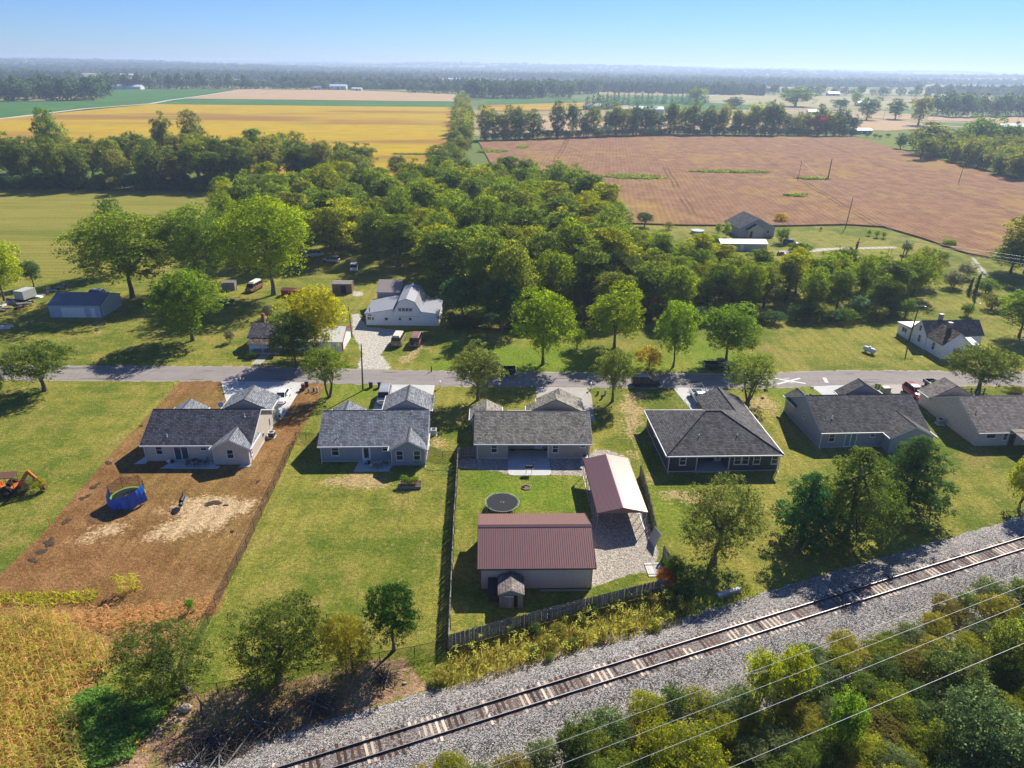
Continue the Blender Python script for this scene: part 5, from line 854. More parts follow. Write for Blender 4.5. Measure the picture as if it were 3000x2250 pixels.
for kd, bx, by, ty, wp, col in (('far0',2719,453,355,131,OL),('far2',2859,446,338,110,MG),('far1',2945,446,356,90,MG),('far0',2637,437,389,44,DG),('far2',2675,440,400,40,DG),('far2',2538,351,283,70,DG),('far0',2622,349,288,56,DG),('far1',2689,367,276,78,OL),('far0',2330,312,253,108,MG),('far1',2040,305,254,66,LG),('far0',2150,318,283,60,DG),('far2',2505,310,268,30,MG),('far1',2460,322,288,60,DG)):
    plant_px(kd, bx, by, ty, wp, col, 'farmstead_tree', 'large separate tree near the far farm sheds beyond the brown field', 'trees round the far farmsteads')
for bx, by, ty, wp in ((2790,474,425,44),(2832,484,424,46),(2880,496,440,50),(2925,510,450,46),(2965,520,452,52),(2990,528,480,60),(2745,462,440,30),(2540,402,390,18),(2563,405,392,16),(2577,408,395,14),(2601,403,391,18)): plant_px('dense0', bx, by, ty, wp, (.045,.082,.03), 'round_evergreen', 'rounded dark evergreen at the edge of the brown field', 'evergreens at the field corner')
for p in scatter(S((2690,470),(2760,440),(2850,430),(3060,440),(3060,530),(2960,524),(2860,492),(2770,470)), 8, rn): plant(rn.choice(['far0', 'far1', 'far2']), (p[0], p[1], 0), rn.uniform(9, 15), rn.uniform(9, 14), rn.choice(HC), 'field_corner_tree', 'tree in the clump at the far corner of the brown field', 'clump at the brown field corner')
# ---- far groves, each a mass of crowns no one could count
def low_tree(seed, H, W, n, leaf, cone=False):
    rng = np.random.default_rng(seed); L = lobes_for('cone' if cone else 'round', rng, H, W, .0, 14); idx = rng.choice(len(L), n, p=L[:, 3]**2/(L[:, 3]**2).sum()); d = rng.normal(size=(n, 3)); d /= np.linalg.norm(d, axis=1)[:, None]; d[:, 2] = np.where((d[:, 2] < -.2) & (rng.random(n) < .7), -d[:, 2], d[:, 2])
    return L[idx, :3]+d*L[idx, 3:4]*1.05, d+rng.normal(size=(n, 3))*.4, .5+.16*rng.normal(size=n)+.14*L[idx, 4]
LOW = [low_tree(101+i, 1.0, .85, 620, .1) for i in range(4)]; LOWC = [low_tree(111+i, 1.0, .75, 420, .1, True) for i in range(2)]
def grove(items, label, col, leaf=1.25, name='far_grove'):
    rng = np.random.default_rng(len(items)+7); C = []; N = []; T = []; SZ = []
    for x, y, h, wd, cone in items:
        c, n, t = (LOWC if cone else LOW)[rng.integers(2 if cone else 4)]; a = rng.uniform(0, 6.28); k = np.array([wd*(2 if cone else 1.18), wd*(2 if cone else 1.18), h]); q = (c-np.array([0, 0, .09]))*k; q = np.stack([q[:, 0]*math.cos(a)-q[:, 1]*math.sin(a), q[:, 0]*math.sin(a)+q[:, 1]*math.cos(a), q[:, 2]], 1)+np.array([x, y, 0])
        C.append(q); N.append(n); T.append(t+rng.normal()*.13); SZ.append(np.full(len(c), leaf*h/15))
    me = quads_mesh(name, np.concatenate(C), np.concatenate(N), np.concatenate(SZ), np.concatenate(T), rng, [LEAF]); o = bpy.data.objects.new(name, me); COL.objects.link(o); o.color = col+(1,); return tag(o, label, 'wood', kind='stuff')
def rowpx(n, x0, x1, y0, y1, hr, wr, deep=0, cone=False):
    out = []
    for k in range(n):
        f = (k+rn.uniform(-.4, .4))/max(1, n-1); p = G(x0+(x1-x0)*f, y0+(y1-y0)*f); s = 1+rn.uniform(0, deep); out.append((p.x*s, p.y*s, rn.uniform(*hr), rn.uniform(*wr), cone))
    return out
grove(rowpx(70, -150, 322, 306, 293, (26, 34), (17, 24), .22), 'dense dark green wood standing beside the far green field', (.036,.060,.026), 1.6)
grove(rowpx(48, 1372, 1672, 291, 288, (24, 34), (16, 24), .10)+rowpx(16, 1672, 1752, 277, 275, (24, 32), (18, 24), .06), 'block of dark green woodland beyond the tree line between the fields', (.038,.060,.028), 1.6)
grove(rowpx(46, 320, 750, 262, 261, (18, 36), (18, 30), .05)+rowpx(30, 750, 1170, 262, 264, (14, 26), (14, 24), .03)+rowpx(16, 1199, 1345, 271, 276, (16, 28), (14, 22), .02), 'row of dark trees round the far houses past the tan field', (.042,.062,.03), 1.6)
grove(rowpx(9, 1714, 1800, 322, 320, (15, 22), (8, 11), .02, True)+rowpx(20, 1815, 2075, 308, 303, (14, 20), (8, 11), .02, True), 'dark windbreak conifers standing behind the far hedgerow', (.030,.056,.026), 1.2)
grove(rowpx(26, 2745, 3150, 343, 345, (22, 34), (16, 24), .05), 'line of dark trees behind the ploughed tan field', (.042,.066,.026), 1.5); grove(rowpx(40, 2030, 3100, 276, 290, (16, 30), (16, 30), .05), 'tree belt along the far side of the pale green field', (.045,.066,.03), 1.8)
def blobs(items, name, label, col, seed):
    rng = np.random.default_rng(seed); bm = bmesh.new(); bmesh.ops.create_icosphere(bm, subdivisions=1, radius=1); V0 = np.array([v.co[:] for v in bm.verts]); F0 = np.array([[v.index for v in f.verts] for f in bm.faces]); bm.free()
    items = np.array(items); n = len(items); J = 1+rng.uniform(-.42, .42, (n, len(V0), 1)); V = V0[None]*J*items[:, None, 3:6]+items[:, None, 0:3]; F = F0[None]+(np.arange(n)*len(V0))[:, None, None]
    me = tri_mesh(name, V.reshape(-1, 3), F.reshape(-1, 3), [LEAF]); me.attributes.new('tint', 'FLOAT', 'POINT').data.foreach_set('value', np.clip(np.repeat(.5+.2*rng.normal(size=n), len(V0))+.16*rng.normal(size=n*len(V0)), 0, 1).astype(np.float32)); o = bpy.data.objects.new(name, me); COL.objects.link(o); o.color = col+(1,); return tag(o, label, 'wood', kind='stuff')
rg = np.random.default_rng(8); it = []
def patch(x, y, sc): return np.sin(x/sc+1.7*np.sin(y/sc*.7))+np.sin(y/sc*1.3+1.1*np.sin(x/sc*.6+2))
for n_, r0, r1, rad in ((9000, 1650, 3300, 7.5), (8000, 3000, 6000, 13), (6500, 5500, 12500, 26)):
    rr_ = np.sqrt(rg.uniform(r0**2, r1**2, n_*3)); aa = rg.uniform(R(90-47), R(90+47), n_*3); x_ = rr_*np.cos(aa); y_ = rr_*np.sin(aa); ok = patch(x_, y_*1.6, r0*.16) > (.35 if r0 < 2000 else -.5); x_, y_ = x_[ok][:n_], y_[ok][:n_]
    z_ = hills(x_, y_); s = rg.uniform(.6, 1.3, len(x_)); hh = rg.uniform(7, 13, len(x_))
    it += list(zip(x_, y_, z_+hh*.7, rad*s, rad*s, hh))
blobs(it, 'distant_wood', 'hazy blue green woodland rolling away to the horizon', (.045,.066,.03), 4)

# ================================================================== VEHICLES
def paint(name, col, rough=.28): return plain('paint_'+name, col, rough, .5, .05, 2.0, **{'Coat Weight': .5, 'Coat Roughness': .1})
LAMPW = plain('headlight_glass', (.75,.77,.80), .1, .6); LAMPR = plain('taillight_red', (.35,.01,.012), .2, .5); CARGLASS = glass('car_glass', (.012,.015,.018)); BLACKP = plain('black_plastic', (.018,.018,.019), .5, .3)
def wheels(T, xs, W, r=.34, wd=.22):
    ty = MB(); ty.lathe([(r*.62,-wd/2),(r*.95,-wd/2),(r,-wd*.3),(r,wd*.3),(r*.95,wd/2),(r*.62,wd/2)], 18, axis='y'); tme = ty.mesh('tyre', RUBBER, 40); rm = MB(); rm.lathe([(.02,-wd*.42),(r*.30,-wd*.44),(r*.62,-wd*.36),(r*.62,wd*.36),(r*.30,wd*.44),(.02,wd*.42)], 14, axis='y'); rme = rm.mesh('rim', RIM, 40)
    for x in xs:
        for s in (-1, 1): w_ = part('wheel', tme, T, (x, s*(W/2-wd/2-.01), r)); part('rim', rme, w_)
def loft(secs):
    """secs: (x, half width bottom, half width top, z bottom, z top); closed hull along x with a shoulder"""
    b = MB(); n = 8
    for x, wb, wt, z0, z1 in secs: sh = z0+(z1-z0)*.78; b.v += [(x,-wb*.9,z0),(x,-wb,z0+.08),(x,-wb,sh),(x,-wt,z1),(x,wt,z1),(x,wb,sh),(x,wb,z0+.08),(x,wb*.9,z0)]
    for i in range(len(secs)-1): b.f += [(i*n+k, i*n+(k+1) % n, (i+1)*n+(k+1) % n, (i+1)*n+k) for k in range(n)]
    b.f += [tuple(range(n)), tuple(range((len(secs)-1)*n, len(secs)*n))]; b.m = [0]*len(b.f); return b
def greenhouse(T, xb0, xt0, xt1, xb1, zb, zt, wb, wt, P, pillars):
    """glass house: rear bottom/top x, front top/bottom x; panes plus painted roof and pillars"""
    A = lambda x, y, z: (x, y, z); m = .05
    def pn(nm, q): MB().poly(q).build(nm, CARGLASS, T)
    pn('windshield', [A(xb1-.02,-wb+.1,zb),A(xb1-.02,wb-.1,zb),A(xt1+.02,wt-.06,zt-.03),A(xt1+.02,-wt+.06,zt-.03)]); pn('rear_window', [A(xb0+.02,-wb+.1,zb),A(xb0+.02,wb-.1,zb),A(xt0-.02,wt-.06,zt-.03),A(xt0-.02,-wt+.06,zt-.03)])
    for s in (-1, 1): pn('side_window', [A(xb0+.1,s*wb,zb),A(xb1-.1,s*wb,zb),A(xt1-.06,s*wt,zt-.05),A(xt0+.06,s*wt,zt-.05)])
    r_ = MB(); r_.add([(xt0-.05,-wt-.02,zt-.05),(xt1+.05,-wt-.02,zt-.05),(xt1+.05,wt+.02,zt-.05),(xt0-.05,wt+.02,zt-.05),(xt0+.08,-wt+.08,zt+.02),(xt1-.10,-wt+.08,zt+.015),(xt1-.10,wt-.08,zt+.015),(xt0+.08,wt-.08,zt+.02)], [(0,3,2,1),(4,5,6,7),(0,1,5,4),(1,2,6,5),(2,3,7,6),(3,0,4,7)]); r_.build('car_roof', P, T, 30)
    for s in (-1, 1):
        for xb, xt in [(xb0, xt0), (xb1, xt1)]+pillars: MB().tube((xb, s*wb*.985, zb-.03), (xt, s*wt*.985, zt-.03), .05, .04, 5).build('pillar', P, T)
    MB().box(min(xb0,xt0)+.15, xb1-.35, -wb+.12, wb-.12, zb-.25, zb+.02).build('interior', BLACKP, T)
def lamps(T, xf, xr, W, zf, zr):
    for s in (-1, 1):
        MB().box(xf-.10, xf+.02, s*(W/2-.25)-.17, s*(W/2-.25)+.17, zf-.07, zf+.07).build('headlight', LAMPW, T); MB().box(xr-.02, xr+.07, s*(W/2-.15)-.10, s*(W/2-.15)+.10, zr-.14, zr+.14).build('taillight', LAMPR, T)
        MB().box(xf-1.75, xf-1.6, s*(W/2+.02)-.07, s*(W/2+.02)+.09*s+.07, 1.0, 1.13).build('mirror', BLACKP, T)
    MB().box(xf-.01, xf+.03, -W*.28, W*.28, zf-.14, zf+.04).build('grille', BLACKP, T); MB().box(xr-.03, xr+.02, -.26, .26, .62, .76).build('number_plate', WHITE, T)
def car(kind, label, loc, rz, P, cat='car', name=None, L=None, rack=False, top=None, group=None):
    T = thing(name or {'sedan': 'parked_car', 'suv': 'parked_car', 'van': 'parked_van', 'pickup': 'parked_pickup'}[kind], label, cat, loc, rz, group)
    if kind == 'sedan':
        W = 1.82; loft([(-2.4,.72,.62,.35,.85),(-2.25,.86,.74,.25,1.0),(-1.5,.91,.80,.22,1.03),(0,.91,.82,.2,.98),(1.1,.91,.80,.22,.96),(1.9,.89,.72,.24,.84),(2.3,.80,.60,.28,.72),(2.42,.66,.5,.36,.62)]).build('body', P, T, 35); greenhouse(T, -1.95, -1.15, .35, 1.25, .96, 1.45, .80, .62, P, [(-.15, -.15)]); wheels(T, (-1.45, 1.42), W, .33); lamps(T, 2.34, -2.38, W, .66, .82)
    elif kind == 'suv':
        W = 1.95; L_ = 2.45; loft([(-L_,.82,.74,.42,1.0),(-L_+.12,.93,.85,.32,1.12),(-1.5,.97,.88,.3,1.12),(0,.97,.88,.3,1.08),(1.15,.97,.86,.3,1.08),(2.0,.95,.78,.32,1.0),(2.35,.86,.66,.36,.9),(2.46,.72,.56,.45,.72)]).build('body', P, T, 35); greenhouse(T, -2.3, -2.0, .45, 1.2, 1.08, 1.74, .87, .70, P, [(-.1, -.15), (-1.2, -1.2)]); wheels(T, (-1.5, 1.5), W, .38, .25); lamps(T, 2.40, -2.42, W, .82, 1.0); rl = MB()
        for s in (-1, 1): rl.tube((-1.8, s*.6, 1.81), (.3, s*.6, 1.81), .025, .025, 5)
        rl.build('roof_rails', GALV, T); MB().box(-2.2, -.2, -.95, .95, .35, .38).build('sill', BLACKP, T)
    elif kind == 'van':
        W = 2.0; L_ = L or 2.6; loft([(-L_,.88,.84,.4,1.25),(-L_+.1,.97,.92,.32,1.3),(0,1.0,.94,.3,1.3),(L_-1.1,1.0,.92,.3,1.25),(L_-.35,.97,.84,.32,1.05),(L_-.03,.88,.72,.36,.95),(L_+.05,.74,.6,.45,.75)]).build('body', P, T, 35); greenhouse(T, -L_+.05, -L_+.2, L_-1.3, L_-.75, 1.24, 2.0, .93, .80, P, [(-L_*.3, -L_*.3), (L_*.2, L_*.2)]); wheels(T, (-L_+.9, L_-.95), W, .36, .24); lamps(T, L_-.02, -L_+.02, W, .85, 1.1)
        MB().box(-L_-.08, -L_+.02, -.9, .9, .38, .5).build('rear_bumper', GALV, T)
        if top: MB().hexa([(-L_+.15,-.78,2.0),(L_-1.4,-.78,2.0),(L_-1.4,.78,2.0),(-L_+.15,.78,2.0),(-L_+.35,-.62,2.3),(L_-1.8,-.62,2.26),(L_-1.8,.62,2.26),(-L_+.35,.62,2.3)]).build('raised_roof', top, T)
    elif kind == 'pickup':
        W = 2.0; loft([(-.45,.98,.92,.42,1.15),(.0,.99,.92,.4,1.14),(1.25,.99,.9,.4,1.14),(2.35,.97,.82,.42,1.1),(2.78,.9,.74,.45,1.0),(2.86,.8,.66,.5,.86)]).build('body', P, T, 35); greenhouse(T, -.42, -.3, .75, 1.45, 1.13, 1.83, .90, .74, P, [(.15, .15)]); bd = MB()
        bd.box(-2.85,-.47,-.98,.98,.55,.68); bd.box(-2.85,-.47,.90,.985,.681,1.16); bd.box(-2.85,-.47,-.985,-.90,.681,1.16); bd.box(-2.87,-2.78,-.9,.9,.681,1.16); bd.box(-.55,-.47,-.9,.9,.681,1.16); bd.build('bed', P, T); MB().box(-2.77,-.56,-.89,.89,.682,.70).build('bed_liner', BLACKP, T); MB().box(-3.0,-2.88,-.95,.95,.5,.66).build('rear_bumper', GALV, T); wheels(T, (-1.75, 1.85), W, .40, .27); lamps(T, 2.82, -2.87, W, .92, .98)
        for s in (-1, 1): MB().box(-.4,1.3,s*1.02-.06,s*1.02+.06,.4,.46).build('side_step', GALV, T)
        if rack:
            k_ = MB()
            for x in (-2.7, -.6):
                for s in (-1, 1): k_.tube((x, s*.9, 1.16), (x, s*.9, 2.0), .03, .03, 5)
                k_.tube((x,-.9,2.0), (x,.9,2.0), .03, .03, 5)
            for s in (-1, 1): k_.tube((-2.9, s*.9, 2.0), (.9, s*.9, 2.0), .03, .03, 5)
            k_.build('ladder_rack', DARKMETAL, T)
    return T
D_ = -PI/2
car('sedan', 'white sedan parked nose out on the concrete drive of the tan house', (-37.3,103.2,.03), D_+R(2), paint('white', (.80,.80,.79))); car('van', 'silver grey minivan parked beside the garage of the blue grey house', (-20.7,103.6,.03), D_+R(3), paint('silver', (.33,.33,.34)), 'van', L=2.45); car('suv', 'black sport utility vehicle parked along the road edge', (23.0,111.0,.035), R(1), paint('black', (.008,.008,.010)), rack=False); car('pickup', 'black crew cab pickup parked on the grass across the road', (37.8,118.9,0), R(2), paint('gloss_black', (.010,.010,.012)), 'pickup'); car('pickup', 'dark pickup half hidden behind the round tree at the road edge', (-2.3,114.9,.035), PI+R(1), paint('dark', (.012,.013,.018)), 'pickup')
car('pickup', 'white work pickup with ladder rack on the drive of the charcoal house', (30.9,104.6,.03), D_+R(4), paint('truck_white', (.80,.81,.82)), 'pickup', rack=True); car('suv', 'red crossover parked on the drive beside the slate blue house', (68.0,108.2,.03), D_+R(4), paint('red', (.36,.012,.022))); car('pickup', 'dark blue pickup with pale tonneau cover beside the red crossover', (72.9,110.2,.03), D_+R(3), paint('navy', (.015,.03,.085)), 'pickup')
car('van', 'tan camper van with raised cream roof facing the barn', (-22.4,129.6,0), PI/2-R(3), paint('tan', (.30,.22,.125), .45), 'van', top=plain('cream_roof', (.62,.56,.45), .5)); T = car('van', 'rusty brown van with spare wheel on its back doors', (-18.9,129.6,0), PI/2-R(2), paint('rust', (.22,.085,.065), .6), 'van'); sp = MB(); sp.lathe([(.02,-.12),(.33,-.12),(.38,0),(.33,.12),(.02,.12)], 16, (-2.72,.3,1.0), 'x'); sp.build('spare_wheel', RUBBER, T, 40)
car('suv', 'old silver vehicle parked behind the grey garage under the maple', (-95.5,156.5,0), R(-4), paint('old_silver', (.40,.41,.42), .4)); car('van', 'rusty old camper with white top on the shaded lawn', (-62.2,163.2,0), D_+R(-12), paint('old_rust', (.24,.11,.06), .7), 'van', top=plain('chalky_white', (.60,.60,.57), .7)); car('van', 'white derelict van beneath the wood edge trees', (-42.3,182.5,0), D_+R(10), paint('chalk', (.52,.53,.53), .7), 'van'); car('suv', 'pale derelict car in the shade of the wood', (-50.2,190.5,0), R(160), paint('faded_silver', (.36,.38,.40), .6)); car('van', 'white box van glimpsed through the bright maple', (-56.3,196,0), R(30), paint('faded_white', (.55,.60,.63), .6), 'van'); car('suv', 'dark grey vehicle parked beside the ranch house', (86.4,219.3,0), R(-20), paint('graphite', (.05,.055,.065)))
# ---- orange backhoe
T = thing('backhoe', 'old orange backhoe overgrown with brush on the mown field', 'backhoe', (-62.2,75.2,0), R(8)); ORG = plain('faded_orange_paint', (.50,.135,.020), .7, .3, .3, 2.5); RST = plain('rusty_steel', (.12,.055,.035), .8, .3, .3)
loft([(-4.2,.45,.40,.9,1.7),(-3.2,.5,.45,.8,1.75),(-1.8,.55,.5,.7,1.55)]).build('engine_hood', ORG, T); MB().box(-1.8,.2,-.8,.8,.75,1.05).build('deck', ORG, T); MB().box(-1.0,-.45,-.3,.3,1.06,1.5).build('seat', BLACKP, T); MB().tube((-3.0,.2,1.7), (-3.0,.2,2.35), .05).build('exhaust', DARKMETAL, T)
c_ = MB()
for x, y in ((-1.5,-.65),(-1.5,.65),(.05,-.65),(.05,.65)): c_.tube((x,y,1.05), (x,y,2.55), .05, .05, 6)
c_.build('canopy_frame', ORG, T); MB().box(-1.7,.25,-.85,.85,2.55,2.63).build('canopy', RST, T); b = MB(); b.hexa([(.1,-.14,1.0),(.5,-.14,.8),(.5,.14,.8),(.1,.14,1.0),(1.6,-.11,3.0),(2.0,-.11,2.85),(2.0,.11,2.85),(1.6,.11,3.0)]); b.build('boom', ORG, T); b = MB(); b.hexa([(3.0,-.10,.95),(3.25,-.10,1.05),(3.25,.10,1.05),(3.0,.10,.95),(1.55,-.12,2.95),(1.9,-.12,3.12),(1.9,.12,3.12),(1.55,.12,2.95)]); b.build('dipper_arm', ORG, T)
MB().tube((1.0,-.2,2.0),(2.6,-.2,1.75),.05,.05,6).build('hydraulic_ram', GALV, T); MB().hexa([(2.8,-.3,.35),(3.4,-.3,.3),(3.4,.3,.3),(2.8,.3,.35),(2.95,-.3,.95),(3.3,-.3,1.0),(3.3,.3,1.0),(2.95,.3,.95)]).build('bucket', RST, T)
wb = MB(); wb.lathe([(.35,-.2),(.72,-.2),(.75,0),(.72,.2),(.35,.2)], 18, axis='y'); wbm = wb.mesh('tyre', RUBBER, 40); rb_ = MB(); rb_.lathe([(.02,-.15),(.34,-.15),(.34,.15),(.02,.15)], 14, axis='y'); rbm = rb_.mesh('rim', ORG, 40)
for x, s, k in ((-.8,-1,1),(-.8,1,1),(-3.5,-1,.68),(-3.5,1,.68)): w_ = part('wheel', wbm, T, (x, s*.95, .75*k), scale=(k, k, k)); part('rim', rbm, w_)
MB().hexa([(-5.4,-.9,.2),(-4.7,-.9,.15),(-4.7,.9,.15),(-5.4,.9,.2),(-5.2,-.9,.95),(-4.6,-.9,.9),(-4.6,.9,.9),(-5.2,.9,.95)]).build('loader_bucket', ORG, T)
for s in (-1, 1): b = MB(); b.tube((-4.7,s*.6,.6), (-2.4,s*.6,1.6), .09, .09, 6); b.build('loader_arm', ORG, T)

# ================================================================== YARD THINGS
MESH = plain('black_mesh', (.030,.032,.036), .8, .1); TARP = plain('blue_tarp', (.012,.10,.48), .36, .4, .3, 1.4, bump=.9, bscale=2.2)
def trampoline(label, loc, r, h=.9, pad=None, rz=0):
    T = thing('trampoline', label, 'trampoline', loc, rz); b = MB(); b.torus(r, .03, (0, 0), 40, 6, h); b.build('frame', GALV, T, 60); MB().lathe([(.001,h-.03),(r*.5,h-.035),(r*.90,h-.01)], 36).build('mat', MESH, T); MB().torus(.2, .03, (0, 0), 20, 4, h-.02).build('centre_mark', WHITE, T)
    if pad: p = MB(); p.lathe([(r*.90,h+.005),(r*.93,h+.03),(r*1.01,h+.03),(r*1.03,h)], 40); p.f = p.f[:-2]; p.m = p.m[:-2]; p.build('pad', pad, T)
    else:
        s_ = MB()
        for k in range(48): a = 2*PI*k/48; s_.tube((r*.9*math.cos(a), r*.9*math.sin(a), h-.01), (r*math.cos(a), r*math.sin(a), h), .012, .012, 4)
        s_.build('springs', GALV, T)
    for k in range(4):
        a = 2*PI*k/4+.4; b = MB(); q = [(r*math.cos(a+da), r*math.sin(a+da)) for da in (-.16, .16)]
        for x, y in q: b.tube((x, y, h), (x, y, .03), .025, .025, 6)
        b.tube((*q[0], .03), (*q[1], .03), .025, .025, 6); b.build('leg', GALV, T)
    return T
trampoline('round black trampoline on the fenced lawn behind the taupe house', (-1.0,73.3,0), 2.12); trampoline('dark trampoline on the shaded lawn near the derelict shed', (-64.3,151.6,0), 1.9)
T = trampoline('netted trampoline wrapped in a blue tarp on the bare brown lot', (-47.3,73.4,0), 1.95, 1.0, plain('lime_pad', (.20,.55,.04), .6)); tp_ = MB(); n_ = 34; rr2 = random.Random(4); V = []
for i in range(n_+1):
    a = R(182)+R(178)*i/n_; f = i/n_; zt = 2.1+.55*max(0, (f-.60)/.40)**1.2-.45*math.sin(PI*min(1, f*1.5))**2+rr2.uniform(-.05, .05)
    for j, (k, z) in enumerate(((1.03, zt), (1.10+rr2.uniform(-.08, .10), .62*zt+.1), (1.07+rr2.uniform(-.08, .12), .30+rr2.uniform(-.15, .22)))): V.append((2.0*k*math.cos(a), 2.0*k*math.sin(a), z))
tp_.add(V, [(i*3+j, (i+1)*3+j, (i+1)*3+j+1, i*3+j+1) for i in range(n_) for j in range(2)]); o = tp_.build('tarp', TARP, T, 60)
pm = MB()
for k in range(6): a = 2*PI*k/6+.2; pm.tube((1.95*math.cos(a), 1.95*math.sin(a), .9), (2.02*math.cos(a), 2.02*math.sin(a), 2.75), .025, .025, 6)
pm.build('net_poles', DARKMETAL, T)
t = NT('safety_net'); c = t.coord(); tr = t.n('BsdfTransparent').outputs[0]; df = t.n('BsdfDiffuse', {'Color': (.03,.028,.025,1)}).outputs[0]; t.t.links.new(t.n('MixShader', {0: .42, 1: tr, 2: df}).outputs[0], t.out.inputs[0]); NET = t.m
b = MB(); V = [(2.0*math.cos(a), 2.0*math.sin(a), z) for a in [2*PI*i/36 for i in range(36)] for z in (1.05, 2.55+.12*math.cos(a*6-1.2))]; b.add(V, [(2*i, (2*i+2) % 72, (2*i+3) % 72, 2*i+1) for i in range(36)]); b.build('net', NET, T)
def bin_(label, loc, col, rz=0, group=None):
    T = thing('wheelie_bin', label, 'trash bin', loc, rz, group); m = plain('bin_%.2f_%.2f' % col[:2], col, .55); MB().hexa([(-.24,-.26,.06),(.24,-.26,.06),(.24,.26,.06),(-.24,.26,.06),(-.30,-.34,1.0),(.30,-.34,1.0),(.30,.34,1.0),(-.30,.34,1.0)]).build('body', m, T); MB().hexa([(-.32,-.37,1.005),(.32,-.37,1.005),(.32,.38,1.005),(-.32,.38,1.005),(-.27,-.31,1.09),(.27,-.31,1.09),(.27,.34,1.11),(-.27,.34,1.11)]).build('lid', plain('bin_lid_grey', (.20,.21,.22), .5) if col[0] < .06 else m, T); MB().tube((-.2,.42,.98),(.2,.42,.98),.02).build('handle', m, T)
    for s in (-1, 1): wl_ = MB(); wl_.lathe([(.02,-.03),(.12,-.03),(.12,.03),(.02,.03)], 10, (s*.25,.3,.12), 'x'); wl_.build('wheel', RUBBER, T)
for x in (1087, 1113): bin_('dark grey wheeled bin standing by the utility pole', G(x, 1135), (.035,.037,.042), 0, 'grey bins at the roadside')
bin_('brown wheeled bin beside the drive of the tan house', G(889, 1143), (.11,.05,.04), .2); bin_('black wheeled bin behind the brown bin', G(899, 1133), (.02,.02,.022), .1)
def pedestal(label, p, h, col, group): T = thing('utility_pedestal', label, 'utility box', p, 0, group); m = plain('pedestal_%.2f' % col[0], col, .6); MB().box(-.14,.14,-.12,.12,0,h*.86).build('body', m, T); MB().hexa([(-.16,-.14,h*.862),(.16,-.14,h*.862),(.16,.14,h*.862),(-.16,.14,h*.862),(-.11,-.09,h),(.11,-.09,h),(.11,.09,h),(-.11,.09,h)]).build('cap', m, T)
for i, (x, y, h, c) in enumerate(((905.5,1149,.7,(.28,.30,.26)),(919.7,1147,.65,(.10,.09,.08)),(930,1149,.95,(.42,.45,.40)),(1751,1156,.7,(.12,.14,.11)),(1763,1168,.75,(.09,.10,.08)),(1773,1156,.85,(.45,.47,.44)),(2565.5,1137,.9,(.16,.24,.15)),(2574,1137,.8,(.14,.22,.13)),(2862,1155,.6,(.2,.32,.26)))): pedestal(['grey green utility pedestal on the bare soil beside the tan house drive', 'small utility pedestal on the lawn right of the taupe house drive', 'green utility pedestal on the lawn beside the slate blue house', 'low green box on the front lawn of the brown roofed house'][0 if i < 3 else 1 if i < 6 else 2 if i < 8 else 3], G(x, y), h, c, ['pedestals by the tan house', 'pedestals by the taupe house', 'pedestals by the slate house', None][0 if i < 3 else 1 if i < 6 else 2 if i < 8 else 3])
T = thing('transformer_box', 'tan pad mounted utility box between two driveways', 'utility box', G(2592, 1152), R(4)); TB = plain('tan_box', (.34,.30,.22), .6); MB().box(-.65,.65,-.5,.5,.1,1.05).build('cabinet', TB, T); MB().hexa([(-.7,-.56,1.052),(.7,-.56,1.052),(.7,.56,1.052),(-.7,.56,1.052),(-.62,-.5,1.16),(.62,-.5,1.16),(.62,.5,1.2),(-.62,.5,1.2)]).build('lid', TB, T); MB().box(-.8,.8,-.65,.65,0,.098).build('pad', CONC, T)
def mailbox(label, p, col, post, rz=0, bag=False):
    T = thing('mailbox', label, 'mailbox', p, rz); MB().box(-.05,.05,-.05,.05,0,1.05).build('post', post, T); b = MB(); b.prism([(-.11,-.25,1.051),(.11,-.25,1.051),(.11,-.25,1.22),(.06,-.25,1.30),(-.06,-.25,1.30),(-.11,-.25,1.22)], (0,.5,0)); b.build('box', plain('mailbox_%.2f' % col[0], col, .5), T); MB().box(.112,.125,.05,.09,1.15,1.36).build('flag', plain('flag_red', (.4,.03,.03), .5), T)
mailbox('white mailbox on a white post by the drive of the tan house', G(696, 1128), (.78,.78,.78), WHITE); mailbox('white wrapped mailbox beside another at the tan house drive', G(707, 1127), (.70,.71,.73), GREYWOOD, .3); mailbox('yellow newspaper box beside the two white mailboxes', G(716, 1127), (.55,.38,.02), GREYWOOD); mailbox('white mailbox by the drive of the blue grey house', G(1290, 1137), (.80,.80,.79), WHITE); mailbox('white mailbox at the drive of the taupe house', G(1731, 1142), (.76,.76,.76), WHITE)
T = thing('lamp_post', 'black garden lamp post on the taupe house front lawn', 'lamp post', G(1533, 1176), 0); MB().tube((0,0,0),(0,0,1.75),.045,.035,8).build('pole', DARKMETAL, T); MB().lathe([(.05,1.751),(.11,1.82),(.13,2.0),(.05,2.1)], 8).build('lantern', GLASS, T)
T = thing('charred_post', 'short black post standing in the grass across the road', 'post', G(1264, 1089), 0); MB().tube((0,0,0),(.02,0,1.0),.13,.09,8).build('stump', DARKMETAL, T); MB().tube((.02,0,.9),(.05,0,1.7),.03,.02,6).build('rod', GREYWOOD, T)
T = thing('yard_sign', 'small yard sign on wire legs beside the slate house drive', 'sign', G(2376, 1150), R(10)); MB().box(-.3,.3,-.015,.015,.6,1.1).build('panel', plain('sign_grey', (.4,.42,.45), .5), T)
for x in (-.2, .2): MB().tube((x,0,0),(x,0,.6),.012).build('leg', DARKMETAL, T)
